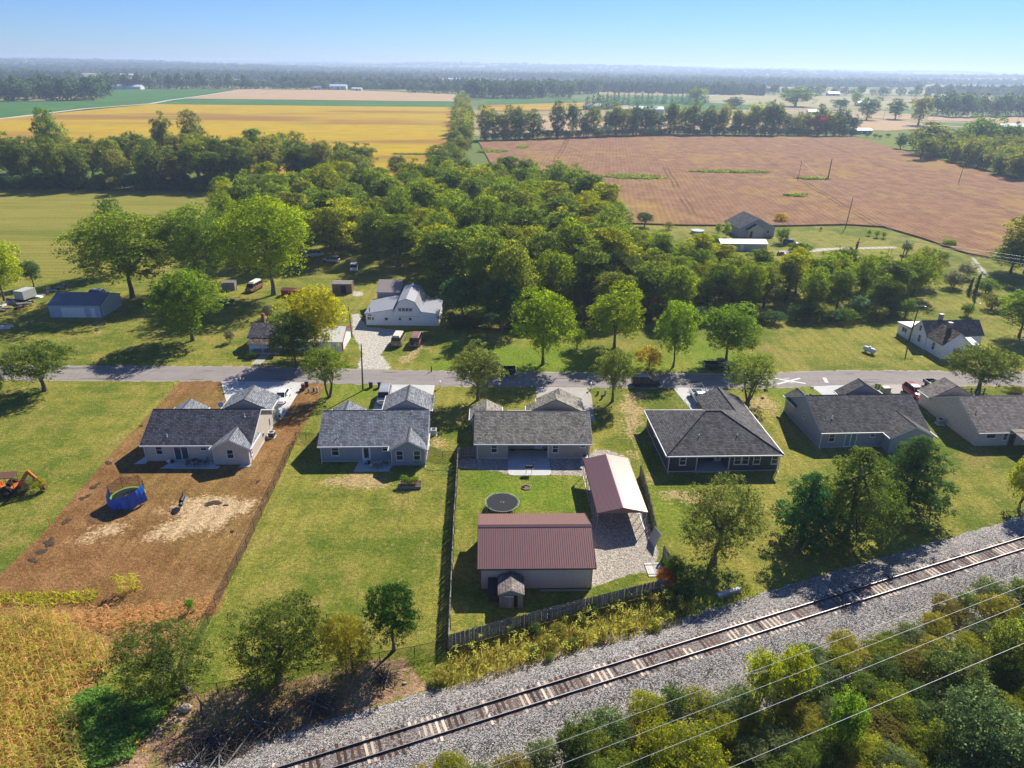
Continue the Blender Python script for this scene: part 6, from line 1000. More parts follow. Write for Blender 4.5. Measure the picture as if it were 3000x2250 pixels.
def acunit(label, p, rz=0, col=(.30,.31,.31)):
    T = thing('air_conditioner', label, 'air conditioner', p, rz); MB().box(-.55,.55,-.55,.55,0,.08).build('pad', CONC, T); MB().box(-.40,.40,-.40,.40,.081,.80).build('cabinet', plain('ac_%.2f' % col[0], col, .6), T); MB().box(-.43,.43,-.43,.43,.801,.86).build('top_rim', plain('ac_top', (.55,.55,.53), .5), T); MB().lathe([(.02,.865),(.34,.865),(.34,.875),(.02,.88)], 18).build('fan_grille', DARKMETAL, T)
acunit('black air conditioner on the gravel strip beside the tan house', G(797, 1280), col=(.06,.06,.06)); acunit('white topped air conditioner beside the blue grey house', G(1271, 1272), col=(.5,.5,.48)); acunit('grey air conditioner at the corner of the taupe house near the carport', G(1712, 1352), col=(.33,.32,.30)); acunit('grey air conditioner along the brick wall of the brown roofed house', G(2752, 1242), col=(.26,.28,.30))
T = thing('dog_house', 'white dog house with pale blue roof on the concrete walk', 'dog house', G(821, 1219), R(3)); DW = plain('doghouse_white', (.72,.73,.72), .6); MB().prism([(-.35,-.45,0),(.35,-.45,0),(.35,-.45,.55),(0,-.45,.82),(-.35,-.45,.55)], (0,.9,0)).build('body', DW, T); b = MB()
for s in (-1, 1): b.prism([(s*.45,-.52,.48),(0,-.52,.83),(0,-.52,.89),(s*.45,-.52,.54)], (0,1.04,0))
b.build('roof', plain('doghouse_roof', (.42,.56,.62), .5), T); MB().prism([(-.17,-.456,.04),(.17,-.456,.04),(.17,-.456,.4),(0,-.456,.52),(-.17,-.456,.4)], (0,-.01,0)).build('doorway', BLACKP, T)
T = thing('hose_coil', 'black rubber hose coiled on the walk beside the dog house', 'hose', G(814, 1231)); MB().torus(.3,.035,(0,0),24,6,.05).torus(.27,.035,(.02,0),24,6,.11).build('coil', RUBBER, T)
T = thing('garden_hose', 'green hose on its wall reel trailing across the grass by the blue grey house', 'hose', (0,0,0)); HM = plain('hose_green', (.03,.30,.20), .5); g0 = Vector((-12.6,83.0,0)); cz = MB(); cz.T = Matrix.Translation((-12.75,82.95,.75)) @ Matrix.Rotation(R(90), 4, 'X'); cz.torus(.33,.03,(0,0),24,6,0).torus(.27,.03,(0,0),24,6,.04); cz.T = None; cz.build('reel_coil', HM, T); hp = [(g0.x+.3,82.8,.5),(-11.9,82.6,.03),(-11.2,81.9,.03),(-10.3,81.9,.03),(-9.3,82.1,.03),(-8.6,81.9,.03),(-8.0,81.5,.03),(-8.0,81.0,.03),(-8.6,80.8,.03),(-9.2,81.1,.03)]; MB().path(hp, .025, 5).build('trailing_hose', HM, T)
def barbecue(label, p, rz, kind, s=1):
    T = thing('smoker_grill' if kind else 'barrel_grill', label, 'grill', p, rz); b = MB(); b.lathe([(.02,-.5),(.26,-.5),(.28,0),(.26,.5),(.02,.5)], 14, (0,0,.95), 'x'); b.build('barrel', BLACKP, T, 40)
    for x in (-.4, .4):
        for y in (-.22, .22): MB().tube((x*.8,y*.8,.75),(x,y,0),.022,.022,5).build('leg', GALV, T)
    MB().box(-.55,.55,-.55,-.28,.88,.92).build('shelf', GREYWOOD, T); MB().tube((.52,0,1.0),(.62,0,1.6),.06,.06,8).build('chimney', DARKMETAL, T)
    if kind: fb = MB(); fb.lathe([(.02,-.25),(.24,-.25),(.25,.25),(.02,.25)], 12, (-.75,0,.72), 'x'); fb.build('fire_box', DARKMETAL, T, 40)
barbecue('black barrel grill on the sunny edge of the taupe house patio', (2.45,81.5,.04), R(5), 0); barbecue('black offset smoker standing on the bare brown lot', G(537, 1482), R(100), 1)
T = thing('fire_pit', 'low round brick fire pit sunk in the fenced lawn', 'fire pit', G(1541, 1429)); MB().torus(.55,.08,(0,0),18,6,.06).build('ring', BRICKB, T); MB().lathe([(.001,.02),(.5,.03)], 18).build('ash', plain('ash', (.16,.10,.075), .95), T)
T = thing('log_stump', 'dark short log beside the fire pit', 'log', G(1532, 1429)); MB().tube((-.12,0,.13),(.2,.1,.15),.13,.12,8).build('log', BARKD, T)
# planter bed with vegetables
T = thing('planter_bed', 'raised wooden planter bed full of tall green vegetables', 'planter', G(1203, 1424), R(3)); 
for bx in ((-1.4,1.4,-.75,-.70),(-1.4,1.4,.70,.75),(-1.4,-1.35,-.695,.695),(1.35,1.4,-.695,.695)): MB().box(*bx, 0, .4).build('side_board', GREYWOOD, T)
MB().box(-1.34,1.34,-.69,.69,0,.3).build('soil', plain('planter_soil', (.10,.055,.035), .95), T)
# patio furniture behind the tan house and the blue-grey house
def chair_(label, p, rz, m, group): 
    T = thing('patio_chair', label, 'chair', p, rz, group); MB().box(-.27,.27,-.27,.27,.40,.44).build('seat', m, T); MB().hexa([(-.27,.22,.441),(.27,.22,.441),(.27,.26,.441),(-.27,.26,.441),(-.25,.40,1.0),(.25,.40,1.0),(.25,.43,1.0),(-.25,.43,1.0)]).build('backrest', m, T)
    for x in (-.25, .25):
        for y in (-.24, .24): MB().tube((x,y,.40),(x*1.08,y*1.1,0),.018,.018,5).build('leg', DARKMETAL, T)
        MB().box(x-.03,x+.03,-.25,.28,.62,.65).build('armrest', DARKMETAL, T)
CHM = plain('chair_sling', (.12,.12,.125), .7); TEAL = plain('teal_cushion', (.01,.16,.18), .7)
slab('patio', [(-46.3,83.30),(-40.3,83.5),(-40.25,82.3),(-39.4,82.3),(-39.4,81.5),(-47.1,81.4)], .05, CONC); slab('patio', [(-20.3,84.0),(-16.3,84.2),(-16.35,81.5),(-21.1,81.3),(-21.0,84.0)], .05, CONC); slab('path', [(-51.2,82.4),(-49.7,82.6),(-49.6,84.4),(-50.6,84.3)], .05, CONC); slab('path', [(-36.8,82.0),(-35.4,82.1),(-35.3,82.8),(-36.6,82.8)], .05, CONC)
for x, y, rz, m, l in ((-43.6,82.2,.5,CHM,'dark sling chair on the patio of the tan house'),(-42.2,82.7,2.6,TEAL,'teal cushioned chair on the patio of the tan house'),(-41.4,82.5,-.6,CHM,'dark sling chair on the patio of the tan house'),(-42.4,81.9,3.4,CHM,'dark sling chair on the patio of the tan house')): chair_(l, (x,y,.05), rz, m, 'dark chairs on the tan house patio' if m is CHM else None)
for x, y, rz in ((-18.4,82.4,PI+.1),(-17.7,82.4,PI),(-17.0,82.9,PI-.4)): chair_('grey sling chair on the patio of the blue grey house', (x,y,.05), rz, CHM, 'grey chairs on the blue grey house patio')
T = thing('patio_table', 'small round table among the chairs of the tan house patio', 'table', (-42.9,82.6,.05)); MB().lathe([(.02,.66),(.45,.66),(.45,.70),(.02,.70)], 20).build('table_top', DARKMETAL, T); MB().tube((0,0,.66),(0,0,.04),.04).build('stem', DARKMETAL, T); MB().lathe([(.28,0),(.25,.04),(.02,.05)], 16).build('base', DARKMETAL, T)
def small(name, label, cat, p, build, group=None): T = thing(name, label, cat, p, 0, group); build(T); return T
small('bucket', 'yellow bucket on the tan house patio', 'bucket', (-44.2,82.3,.05), lambda T: MB().lathe([(.13,0),(.16,.32),(.14,.33)], 14).build('body', plain('yellow_plastic', (.55,.34,.02), .5), T)); small('soil_bag', 'white bag of soil leaning on the tan house wall', 'bag', (-46.6,82.9,0), lambda T: MB().blob((0,0,.3),(.3,.2,.32),random.Random(2),.12,2).build('bag', plain('bag_white', (.6,.6,.62), .6), T, 50)); small('planter_pot', 'black pot beside the sliding door of the tan house', 'pot', (-46.1,82.9,0), lambda T: MB().lathe([(.16,0),(.22,.42),(.19,.43),(.17,.36)], 14).build('pot', BLACKP, T)); small('cooler_box', 'yellow cooler on the patio of the blue grey house', 'box', (-19.0,82.6,.05), lambda T: (MB().box(-.2,.2,-.15,.15,0,.3).build('body', MATS['yellow_plastic'], T), MB().box(-.21,.21,-.16,.16,.301,.36).build('lid', WHITE, T))); small('frisbee', 'lime green disc lying on the tan house patio', 'toy', (-44.6,81.7,.05), lambda T: MB().lathe([(.001,.03),(.12,.03),(.14,0)], 14).build('disc', MATS['lime_pad'], T)); small('planter_pot', 'black pot on the patio of the blue grey house', 'pot', (-19.4,83.3,.05), lambda T: MB().lathe([(.18,0),(.24,.45),(.2,.46),(.18,.38)], 14).build('pot', BLACKP, T)); small('garden_statue', 'pale garden statue at the corner of the blue grey house patio', 'statue', (-16.6,83.3,.05), lambda T: MB().lathe([(.16,0),(.16,.1),(.09,.2),(.15,.45),(.1,.65),(.06,.72),(.1,.82),(.02,.95)], 12).build('figure', plain('statue_grey', (.42,.41,.40), .8), T, 50)); small('shovel', 'long handled shovel leaning on the blue grey house wall', 'tool', (-19.8,83.2,.05), lambda T: (MB().tube((0,0,.1),(.5,.35,1.5),.018).build('handle', GREYWOOD, T), MB().box(-.12,.08,-.08,.02,0,.22).build('blade', DARKMETAL, T)))
# propane tank, pool, little sheds and scrap across the road
T = thing('propane_tank', 'white propane tank lying on the lawn near the old farmhouse', 'tank', G(2545, 1034), R(-60)); b = MB(); b.lathe([(.02,-1.35),(.25,-1.3),(.42,-1.12),(.46,-.95),(.46,.95),(.42,1.12),(.25,1.3),(.02,1.35)], 20, (0,0,.72), 'x'); b.build('tank', plain('tank_white', (.62,.64,.67), .45), T, 40); MB().lathe([(.22,1.16),(.22,1.3),(.15,1.36)], 14).build('valve_dome', plain('tank_white2', (.6,.61,.64), .5), T)
for x in (-.7, .7): MB().box(x-.1,x+.1,-.35,.35,0,.30).build('foot', CONC, T)
T = thing('swimming_pool', 'round above ground pool with pale cover on the ranch lawn', 'pool', G(2043, 683)); MB().lathe([(2.1,0),(2.1,.95),(2.2,.96),(2.2,1.0),(2.0,1.0)], 32).build('wall', plain('pool_wall', (.30,.36,.40), .5), T); MB().lathe([(.001,.96),(1.98,.98)], 32).build('cover', plain('pool_cover', (.50,.58,.60), .5), T)
T = thing('outhouse_shed', 'small leaning grey plank shed on the shaded lawn', 'shed', (-69.6,162.6,0), R(6)); gable(T, 0, 2.9, 0, 2.2, 1.9, .3, 'x', SHW, TIN2, over=.1, rake=.1, th=.05, gutter=False, trim=SHW); MB().tube((3.2,0,0),(3.6,.5,2.7),.07,.06,6).build('prop_pole', GREYWOOD, T)
T = thing('red_shed', 'low red metal shed beside the thick maple trunk', 'shed', (-54.2,158.4,0), R(-4)); gable(T, 0, 4.4, 0, 2.6, 1.5, .25, 'x', siding('red_cladding', (.20,.022,.022), .25, 'x'), siding('dull_red_roof', (.13,.03,.028), .3, 'x'), over=.1, rake=.1, th=.05, gutter=False, trim=REDT); door(T, 'f', 0, 1.6, 2.5, .05, 1.4, dm=REDT, lite=False)
T = thing('storage_shed', 'rusty brown box shed behind the golden tree', 'shed', (-43.0,161.5,0), R(3)); gable(T, 0, 4.6, 0, 3, 2.3, .2, 'x', siding('rust_cladding', (.20,.13,.10), .25, 'x'), TIN2, over=.1, rake=.1, th=.05, gutter=False, trim=BTRIM); MB().box(2.0,3.2,-.05,-.004,.05,1.9).build('doorway', plain('dark_interior2', (.015,.014,.014), .9), T)
T = thing('scrap_trailer', 'old grey box trailer among the scrap heap', 'trailer', (-110.8,153.6,0), R(-12)); MB().box(-1.2,1.2,-1.8,1.8,.5,2.4).build('box', siding('grey_trailer', (.42,.43,.42), .5, 'x', .6, (.3,.28,.25)), T); wheels(T, (-.6,.6), 2.9, .34); MB().tube((0,-1.8,.55),(0,-3.0,.5),.06).build('tow_bar', RST, T)
rs_ = random.Random(12); SCR = [RST, GREYWOOD, plain('scrap_white', (.62,.62,.60), .6), plain('scrap_tan', (.40,.30,.20), .8), GALV]
for i, (x, y) in enumerate(((12,895),(28,888),(45,893),(58,902),(72,893),(22,906),(90,885),(108,872),(125,866),(140,860),(152,852),(165,848),(180,845),(188,838),(8,912),(38,880))):
    T = thing('scrap_board', 'weathered board or sheet lying in the scrap heap beside the bright tree', 'scrap', G(x, y), rs_.uniform(0, 3), 'scrap heap pieces'); a, c_ = rs_.uniform(.5, 1.5), rs_.uniform(.2, .6); MB().hexa([(-a,-c_,.02),(a,-c_,.05),(a,c_,.05),(-a,c_,.02),(-a*.9,-c_,.25+rs_.random()*.5),(a*.8,-c_*.8,.2),(a*.9,c_,.3),(-a,c_*.8,.3+rs_.random()*.6)]).build('piece', rs_.choice(SCR), T); MB().box(-a*.5,a*.4,-c_*.3,c_*.3,.3,.45).build('beam', rs_.choice(SCR), T)
T = thing('scrap_sheet', 'grey flat metal sheet lying on the lawn beyond the grey garage', 'scrap', G(8, 962), R(20)); MB().hexa([(-1.6,-.9,.05),(1.6,-.9,.05),(1.6,.9,.35),(-1.6,.9,.35),(-1.6,-.9,.12),(1.6,-.9,.12),(1.6,.9,.42),(-1.6,.9,.42)]).build('panel', GALV, T); MB().box(-1.4,1.4,.5,.6,0,.3).build('support', GREYWOOD, T)
T = thing('riding_mower', 'black riding mower parked on the ranch drive', 'mower', G(2286, 747), R(20)); loft([(-.2,.35,.3,.35,.6),(.3,.4,.32,.4,.95),(.95,.35,.28,.45,.85)]).build('body', BLACKP, T); MB().box(-.75,-.25,-.3,.3,.6,.7).build('seat', RUBBER, T); MB().box(-.8,-.72,-.28,.28,.7,1.1).build('seat_back', RUBBER, T); wheels(T, (-.6,.7), 1.15, .3, .25)
for k, (x, y, l) in enumerate(((2430,753,2.6),(2455,757,1.6),(2470,748,2.4),(2515,757,2.2))): T = thing('lumber_pile', 'pale debris pile on the grass below the ranch drive', 'debris', G(x, y), .2*k, 'debris on the ranch lawn'); MB().hexa([(-l,-.3,0),(l,-.3,0),(l,.3,0),(-l,.3,0),(-l*.8,-.2,.3),(l*.9,-.2,.22),(l*.8,.2,.3),(-l*.9,.2,.25)]).build('boards', plain('pale_debris', (.52,.48,.43), .8), T); MB().box(-l*.3,l*.2,-.1,.5,.31,.42).build('sheet', WHITE, T)
T = thing('white_trailer', 'white camper trailer among the far right evergreens', 'trailer', G(2992, 452), R(10)); MB().box(-3,3,-1.2,1.2,.6,2.9).build('box', plain('trailer_white', (.7,.72,.73), .5), T); wheels(T, (-.5,.5), 2.4, .35); MB().box(-2,-1,-1.23,-1.205,1.6,2.3).build('window', GLASS, T)
T = thing('white_trailer', 'white utility trailer at the evergreens near the brown field corner', 'trailer', G(2990, 512), R(-10)); MB().box(-2.5,2.5,-1,1,.5,2.0).build('box', MATS['trailer_white'], T); wheels(T, (-.5,.5), 2.1, .35)
# hanging ball on the multi-stemmed tree
T = thing('hanging_ball', 'dark tether ball hanging from the airy multi stemmed tree', 'ball', (0,0,0)); g = G(2250, 1150); bz = 1.0; MB().blob((g.x-1.0,g.y-1.2,bz),(.32,.32,.32),random.Random(1),.0,2).build('ball', plain('ball_dark', (.05,.06,.05), .7), T, 60); MB().tube((g.x-1.0,g.y-1.2,bz+.3),(g.x-.7,g.y-1.0,4.2),.02,.02,5).build('rope', plain('rope', (.2,.17,.12), .9), T)
# mulch mounds along the lot line, survey stakes
SOILD = plain('dark_mulch', (.075,.052,.036), .95, .05, .3, 4, bump=.6, bscale=8); rm_ = random.Random(6)
for x, y, a in ((317,1355,1.0),(281,1424,1.1),(250,1457,1.0),(193,1531,1.1),(146,1587,1.3),(110,1620,1.3),(98,1642,.9),(413,1249,.7),(755,1411,.7),(680,1557,.8),(623,1475,1.5),(660,1480,.6)):
    T = thing('mulch_mound', 'low mound of dark mulch on the bare brown lot', 'mound', G(x, y), rm_.uniform(0, 3), 'dark mulch mounds'); b = MB()
    for k in range(5): b.blob((rm_.uniform(-.5,.5)*a, rm_.uniform(-.25,.25)*a, 0), (.34*a,.24*a,.07*rm_.uniform(.6,1.3)), rm_, .35, 2)
    b.build('mulch', SOILD, T)
STK = plain('orange_stake', (.75,.16,.03), .6)
for x, y, l in ((147,1541,'orange topped survey stake at the edge of the bare brown lot'),(511,1143,'orange survey stake near the road at the bare lot corner')): T = thing('survey_stake', l, 'stake', G(x, y)); MB().box(-.03,.03,-.03,.03,0,.7).build('stake', GREYWOOD, T); MB().box(-.05,.05,-.035,.035,.701,1.1).build('flag', STK, T)

# ================================================================== FENCES, POLES AND WIRES
def lerp_pts(P, step):
    out = []
    for a, b in zip(P, P[1:]):
        a, b = Vector(a), Vector(b); k = max(1, round((b-a).length/step)); out += [(a.lerp(b, i/k), (b-a).normalized()) for i in range(k)]
    out.append((Vector(P[-1]), (Vector(P[-1])-Vector(P[-2])).normalized())); return out
PICK = [wood('fence_picket', (.13,.118,.105), (.29,.265,.24)), wood('fence_picket_dark', (.10,.09,.08), (.22,.20,.18))]
def wood_fence(label, P, h=1.8, side=1, step=.152, name='wood_fence'):
    T = thing(name, label, 'fence', (0,0,0)); mes = [MB().add([(-.068,-.009,.04),(.068,-.009,.04),(.068,.009,.04),(-.068,.009,.04),(-.068,-.009,h-.05),(.068,-.009,h-.05),(.068,.009,h-.05),(-.068,.009,h-.05),(-.035,-.009,h),(.035,-.009,h),(.035,.009,h),(-.035,.009,h)], [(0,3,2,1),(0,1,5,4),(1,2,6,5),(2,3,7,6),(3,0,4,7),(4,5,9,8),(5,6,10,9),(6,7,11,10),(7,4,8,11),(8,9,10,11)]).mesh('picket', m) for m in PICK]; rf = random.Random(len(P)+int(h*10)); L = lerp_pts(P, step)
    for i, (p, d) in enumerate(L): part('picket', mes[rf.random() < .35], T, (p.x, p.y, rf.uniform(-.03, .01)), (rf.uniform(-.03,.03), rf.uniform(-.012,.012), math.atan2(d.y, d.x)))
    for i, (p, d) in enumerate(lerp_pts(P, 2.4)): n = Vector((-d.y, d.x))*side*-.095; o = MB().box(-.045,.045,-.045,.045,0,h-.06).build('post', GREYWOOD, T); o.location = (p.x+n.x, p.y+n.y, 0); o.rotation_euler = (0, 0, math.atan2(d.y, d.x))
    for a, b in zip(P, P[1:]):
        a, b = Vector(a), Vector(b); d = (b-a).normalized(); n = Vector((-d.y, d.x))*side*-.032
        for z in (.35, h*.52, h-.25): q = MB().box(0,(b-a).length,-.019,.019,z-.045,z+.045); o = q.build('rail', GREYWOOD, T); o.location = (a.x+n.x, a.y+n.y, 0); o.rotation_euler = (0, 0, math.atan2(d.y, d.x))
    return T
wood_fence('long weathered wooden fence between the two back yards', [(-7.35,85.0),(-6.6,68),(-5.6,50.1)], 1.8, -1); wood_fence('weathered wooden fence along the railway side of the yard', [(-5.55,50.0),(1.74,52.9),(6.4,54.7),(12,56.8),(16.2,58.3)], 1.8, 1); wood_fence('short wooden fence with gate beside the taupe house', [(-7.2,85.3),(-4.95,85.6)], 1.7, 1); wood_fence('leaning wooden fence along the open carport', [(17.4,81.2),(17.3,74.5),(16.95,67.6)], 1.75, 1); wood_fence('short leftover fence panel near the orange bush', [(17.2,63.9),(17.6,60.6)], 1.8, 1)
T = thing('fallen_gate', 'bleached plank gate lying flat on the gravel', 'gate', (15.9,61.9,.05), R(4)); BLP = wood('bleached_planks', (.44,.41,.37), (.62,.59,.54), 'y')
for k in range(9): MB().box(-.95+k*.205,-.95+k*.205+.19,-1.15,1.15,0,.03).build('plank', BLP, T)
for y in (-.8, .75): MB().box(-.97,.87,y-.05,y+.05,.031,.06).build('batten', GREYWOOD, T)
T = thing('leaning_panel', 'bleached fence panel leaning against the carport post', 'fence panel', (16.35,66.6,0), R(-72))
for k in range(8): MB().hexa([(-.8+k*.2,0,.02),(-.8+k*.2+.18,0,.02),(-.8+k*.2+.18,.03,.02),(-.8+k*.2,.03,.02),(-.8+k*.2,.62,1.7),(-.8+k*.2+.18,.62,1.7),(-.8+k*.2+.18,.65,1.7),(-.8+k*.2,.65,1.7)]).build('plank', BLP, T)
MB().hexa([(-.82,.47,1.2),(.8,.47,1.2),(.8,.50,1.2),(-.82,.50,1.2),(-.82,.51,1.3),(.8,.51,1.3),(.8,.54,1.3),(-.82,.54,1.3)]).build('batten', GREYWOOD, T)
t = NT('chain_link'); c = t.coord('Object'); s = t.n('SeparateXYZ', {0: c}); u = t.math('ADD', s.outputs[0], s.outputs[1]); f1 = t.math('PINGPONG', t.math('ADD', u, s.outputs[2]), .05); f2 = t.math('PINGPONG', t.math('SUBTRACT', u, s.outputs[2]), .05); wire = t.math('LESS_THAN', t.math('MINIMUM', f1, f2), .008)
t.t.links.new(t.n('MixShader', {0: wire, 1: t.n('BsdfTransparent').outputs[0], 2: t.n('BsdfDiffuse', {'Color': (.025,.025,.027,1)}).outputs[0]}).outputs[0], t.out.inputs[0]); LINK = t.m
def chain_fence(label, P, h=1.25, step=2.9, gates=()):
    T = thing('chain_link_fence', label, 'fence', (0,0,0)); pm_ = MB().tube((0,0,0),(0,0,h+.04),.032,.032,7).mesh('post', DARKMETAL)
    for p, d in lerp_pts(P, step): part('post', pm_, T, (p.x, p.y, 0))
    for a, b in zip(P, P[1:]): MB().tube((*a, h),(*b, h),.024,.024,6).build('top_rail', DARKMETAL, T); MB().poly([(*a,.03),(*b,.03),(*b,h),(*a,h)]).build('mesh_panel', LINK, T)
    return T
chain_fence('black chain link fence between the bare lot and the mown back lawn', [G(x, y)[:2] for x, y in ((868,1290),(850,1335),(787,1468),(723,1605),(669,1712),(633,1780),(588,1880),(538,1980),(511,2040))]); chain_fence('black chain link fence along the back of the mown lawn', [G(x, y)[:2] for x, y in ((511,2043),(640,2032),(755,2012))]+[]); chain_fence('black chain link fence running to the wooden fence corner', [G(x, y)[:2] for x, y in ((809,1998),(915,1980),(1113,1942),(1215,1923),(1308,1903))]); chain_fence('short black chain link fence with gate beside the blue grey house', [G(868,1290)[:2], G(897,1290)[:2], (-26.3,88.9)]); chain_fence('short black chain link fence between the blue grey house and wooden fence', [(-11.6,86.5), G(1297,1345)[:2], G(1330,1345)[:2]])
T = thing('chain_link_gate', 'small chain link gate by the leaning apple tree', 'gate', (0,0,0)); a, b = G(757,2012), G(807,1999); q = [a+(b-a)*.04, b-(b-a)*.04]
for p in q: MB().tube((p.x,p.y,.08),(p.x,p.y,1.3),.03,.03,7).build('upright', plain('rusty_gate', (.16,.09,.06), .7), T)
for z in (.1, 1.28): MB().tube((q[0].x,q[0].y,z),(q[1].x,q[1].y,z),.022,.022,6).build('crossbar', MATS['rusty_gate'], T)
MB().poly([(q[0].x,q[0].y,.1),(q[1].x,q[1].y,.1),(q[1].x,q[1].y,1.28),(q[0].x,q[0].y,1.28)]).build('mesh_panel', LINK, T)
# split rail fence far right lawn, field-edge posts
T = thing('rail_fence', 'dark split rail fence on the lawn beside the brown roofed house', 'fence', (0,0,0)); L = [(73.5,108.9),(75.8,109.0),(78.1,109.2),(80.4,109.3)]
for p in L: MB().box(p[0]-.07,p[0]+.07,p[1]-.07,p[1]+.07,0,1.15).build('post', POLEWOOD, T)
for p, q in zip(L, L[1:]):
    for z in (.45, .9): MB().tube((*p,z),(*q,z),.05,.05,6).build('rail', POLEWOOD, T)
# utility poles
def upole(label, p, h, lean=(0, 0), arms=1, trans=False, lamp=False, r=.15, group=None):
    T = thing('utility_pole', label, 'utility pole', p, 0, group); top = (lean[0], lean[1], h); MB().tube((0,0,-.1), top, r, r*.62, 10).build('pole', POLEWOOD, T, 50)
    for k in range(arms): z = h-.35-k*.8; x0 = lean[0]*z/h; y0 = lean[1]*z/h; MB().box(x0-1.1,x0+1.1,y0-.2,y0-.1,z-.06,z+.06).build('crossarm', GREYWOOD, T); [MB().tube((x0+x,y0-.15,z+.06),(x0+x,y0-.15,z+.22),.04,.03,6).build('insulator', plain('insulator', (.45,.44,.42), .3), T) for x in (-1.0,-.4,.4,1.0)]
    if trans: MB().tube((lean[0]-.35,lean[1]-.1,h-1.9),(lean[0]-.35,lean[1]-.1,h-1.0),.22,.22,12).build('transformer', plain('transformer_grey', (.42,.44,.46), .5), T)
    if lamp: MB().tube((lean[0],lean[1],h-.6),(lean[0]+1.0,lean[1]-.3,h-.35),.03,.03,6).build('lamp_arm', GALV, T); MB().blob((lean[0]+1.1,lean[1]-.35,h-.4),(.26,.16,.1),random.Random(3),.0,2).build('lamp_head', GALV, T)
    return T
upole('bare utility pole beside the grey bins near the blue grey house', G(1063,1144), 8.3, (.35,0), 0); upole('utility pole behind the white metal roofed house', G(1031,987), 6.3, (-.2,0), 0, r=.12); upole('utility pole with crossarm and lamp beside the old farmhouse', G(2661,1005), 8.2, (.2,0), 1, lamp=True); upole('short leaning pole with guy wire behind the old farmhouse', G(2824,947), 5.0, (1.0,0), 0, lamp=True, r=.12); upole('utility pole with transformer at the end of the ranch drive', G(2639,769), 6.6, (.3,0), 0, trans=True); upole('lone utility pole at the near edge of the brown field', G(2477,668), 10.3, (.4,0), 0); upole('thin leaning pole in the weedy island of the brown field', G(2336,534), 10.2, (.4,0), 0, r=.12); upole('thick vine covered pole in the weedy island of the brown field', G(2425,526), 10.0, (.2,0), 0, r=.30); upole('tall thin pole near the evergreens of the brown field', G(2808,536), 12.0, (.5,0), 0)
for x, y, h in ((2531,351,13),(2588,348,12),(2735,348,11),(2909,378,11),(2979,366,10),(2250,316,13)): upole('distant utility pole along the far farm lane', G(x, y), h, (0,0), 1, group='poles along the far farm lane')
def wire_(T, a, b, sag, r, m, n=14):
    a, b = Vector(a), Vector(b); P = [a.lerp(b, i/n)-Vector((0, 0, sag*4*(i/n)*(1-i/n))) for i in range(n+1)]; return MB().path(P, r, 5).build('wire', m, T)
WIREM = plain('aluminium_wire', (.48,.48,.48), .4, .5); T = thing('power_line', 'thin wires strung between the field pole and the drive pole', 'wire', (0,0,0)); p6, p5 = G(2477,668), G(2639,769)
for dy in (-.3, .3): wire_(T, (p6.x+.4,p6.y+dy,10.2),(p5.x+.3,p5.y+dy,6.5),.8,.018,WIREM); wire_(T, (p5.x+.3,p5.y+dy,6.4+dy),(150,150+dy*4,9.5+dy),.6,.018,WIREM); wire_(T, (p6.x+.4,p6.y+dy,10.2),(G(2336,534).x+.4,G(2336,534).y+dy,10.1),1.2,.018,WIREM)
wire_(T, (p5.x+.3,p5.y,5.6),(150,146,8.0),.6,.018,WIREM)
# railway power line: poles stand outside the view, wires cross it
WB_ = [((-.9,31.1),(46.4,51.2)),((3.0,31.1),(45.1,49.3)),((7.1,31.1),(43.6,47.0)),((14.5,31.3),(40.7,42.5))]
T = thing('power_line', 'four pale overhead wires running beside the railway', 'wire', (0,0,0)); ends = []
for a, b in WB_: a, b = Vector(a), Vector(b); d = (b-a); A_ = a-d*((a.x+34)/d.x); B_ = b+d*((78-b.x)/d.x); wire_(T, (A_.x,A_.y,9.0),(B_.x,B_.y,9.0),.0,.014,WIREM,2); ends += [A_, B_]
for k, lab in ((0, 'railway power pole with wide crossarm beyond the corn patch'), (1, 'railway power pole with wide crossarm beyond the brush')):
    E4 = ends[k::2]; m_ = sum(E4, Vector((0, 0)))/4; Tp = thing('utility_pole', lab, 'utility pole', (m_.x, m_.y, 0)); MB().tube((0,0,-.1),(0,0,9.6),.17,.12,10).build('pole', POLEWOOD, Tp); q = MB(); e0, e1 = E4[0]-m_, E4[3]-m_; q.tube((e0.x,e0.y,8.85),(e1.x,e1.y,8.85),.07,.07,6); q.build('crossarm', GREYWOOD, Tp)
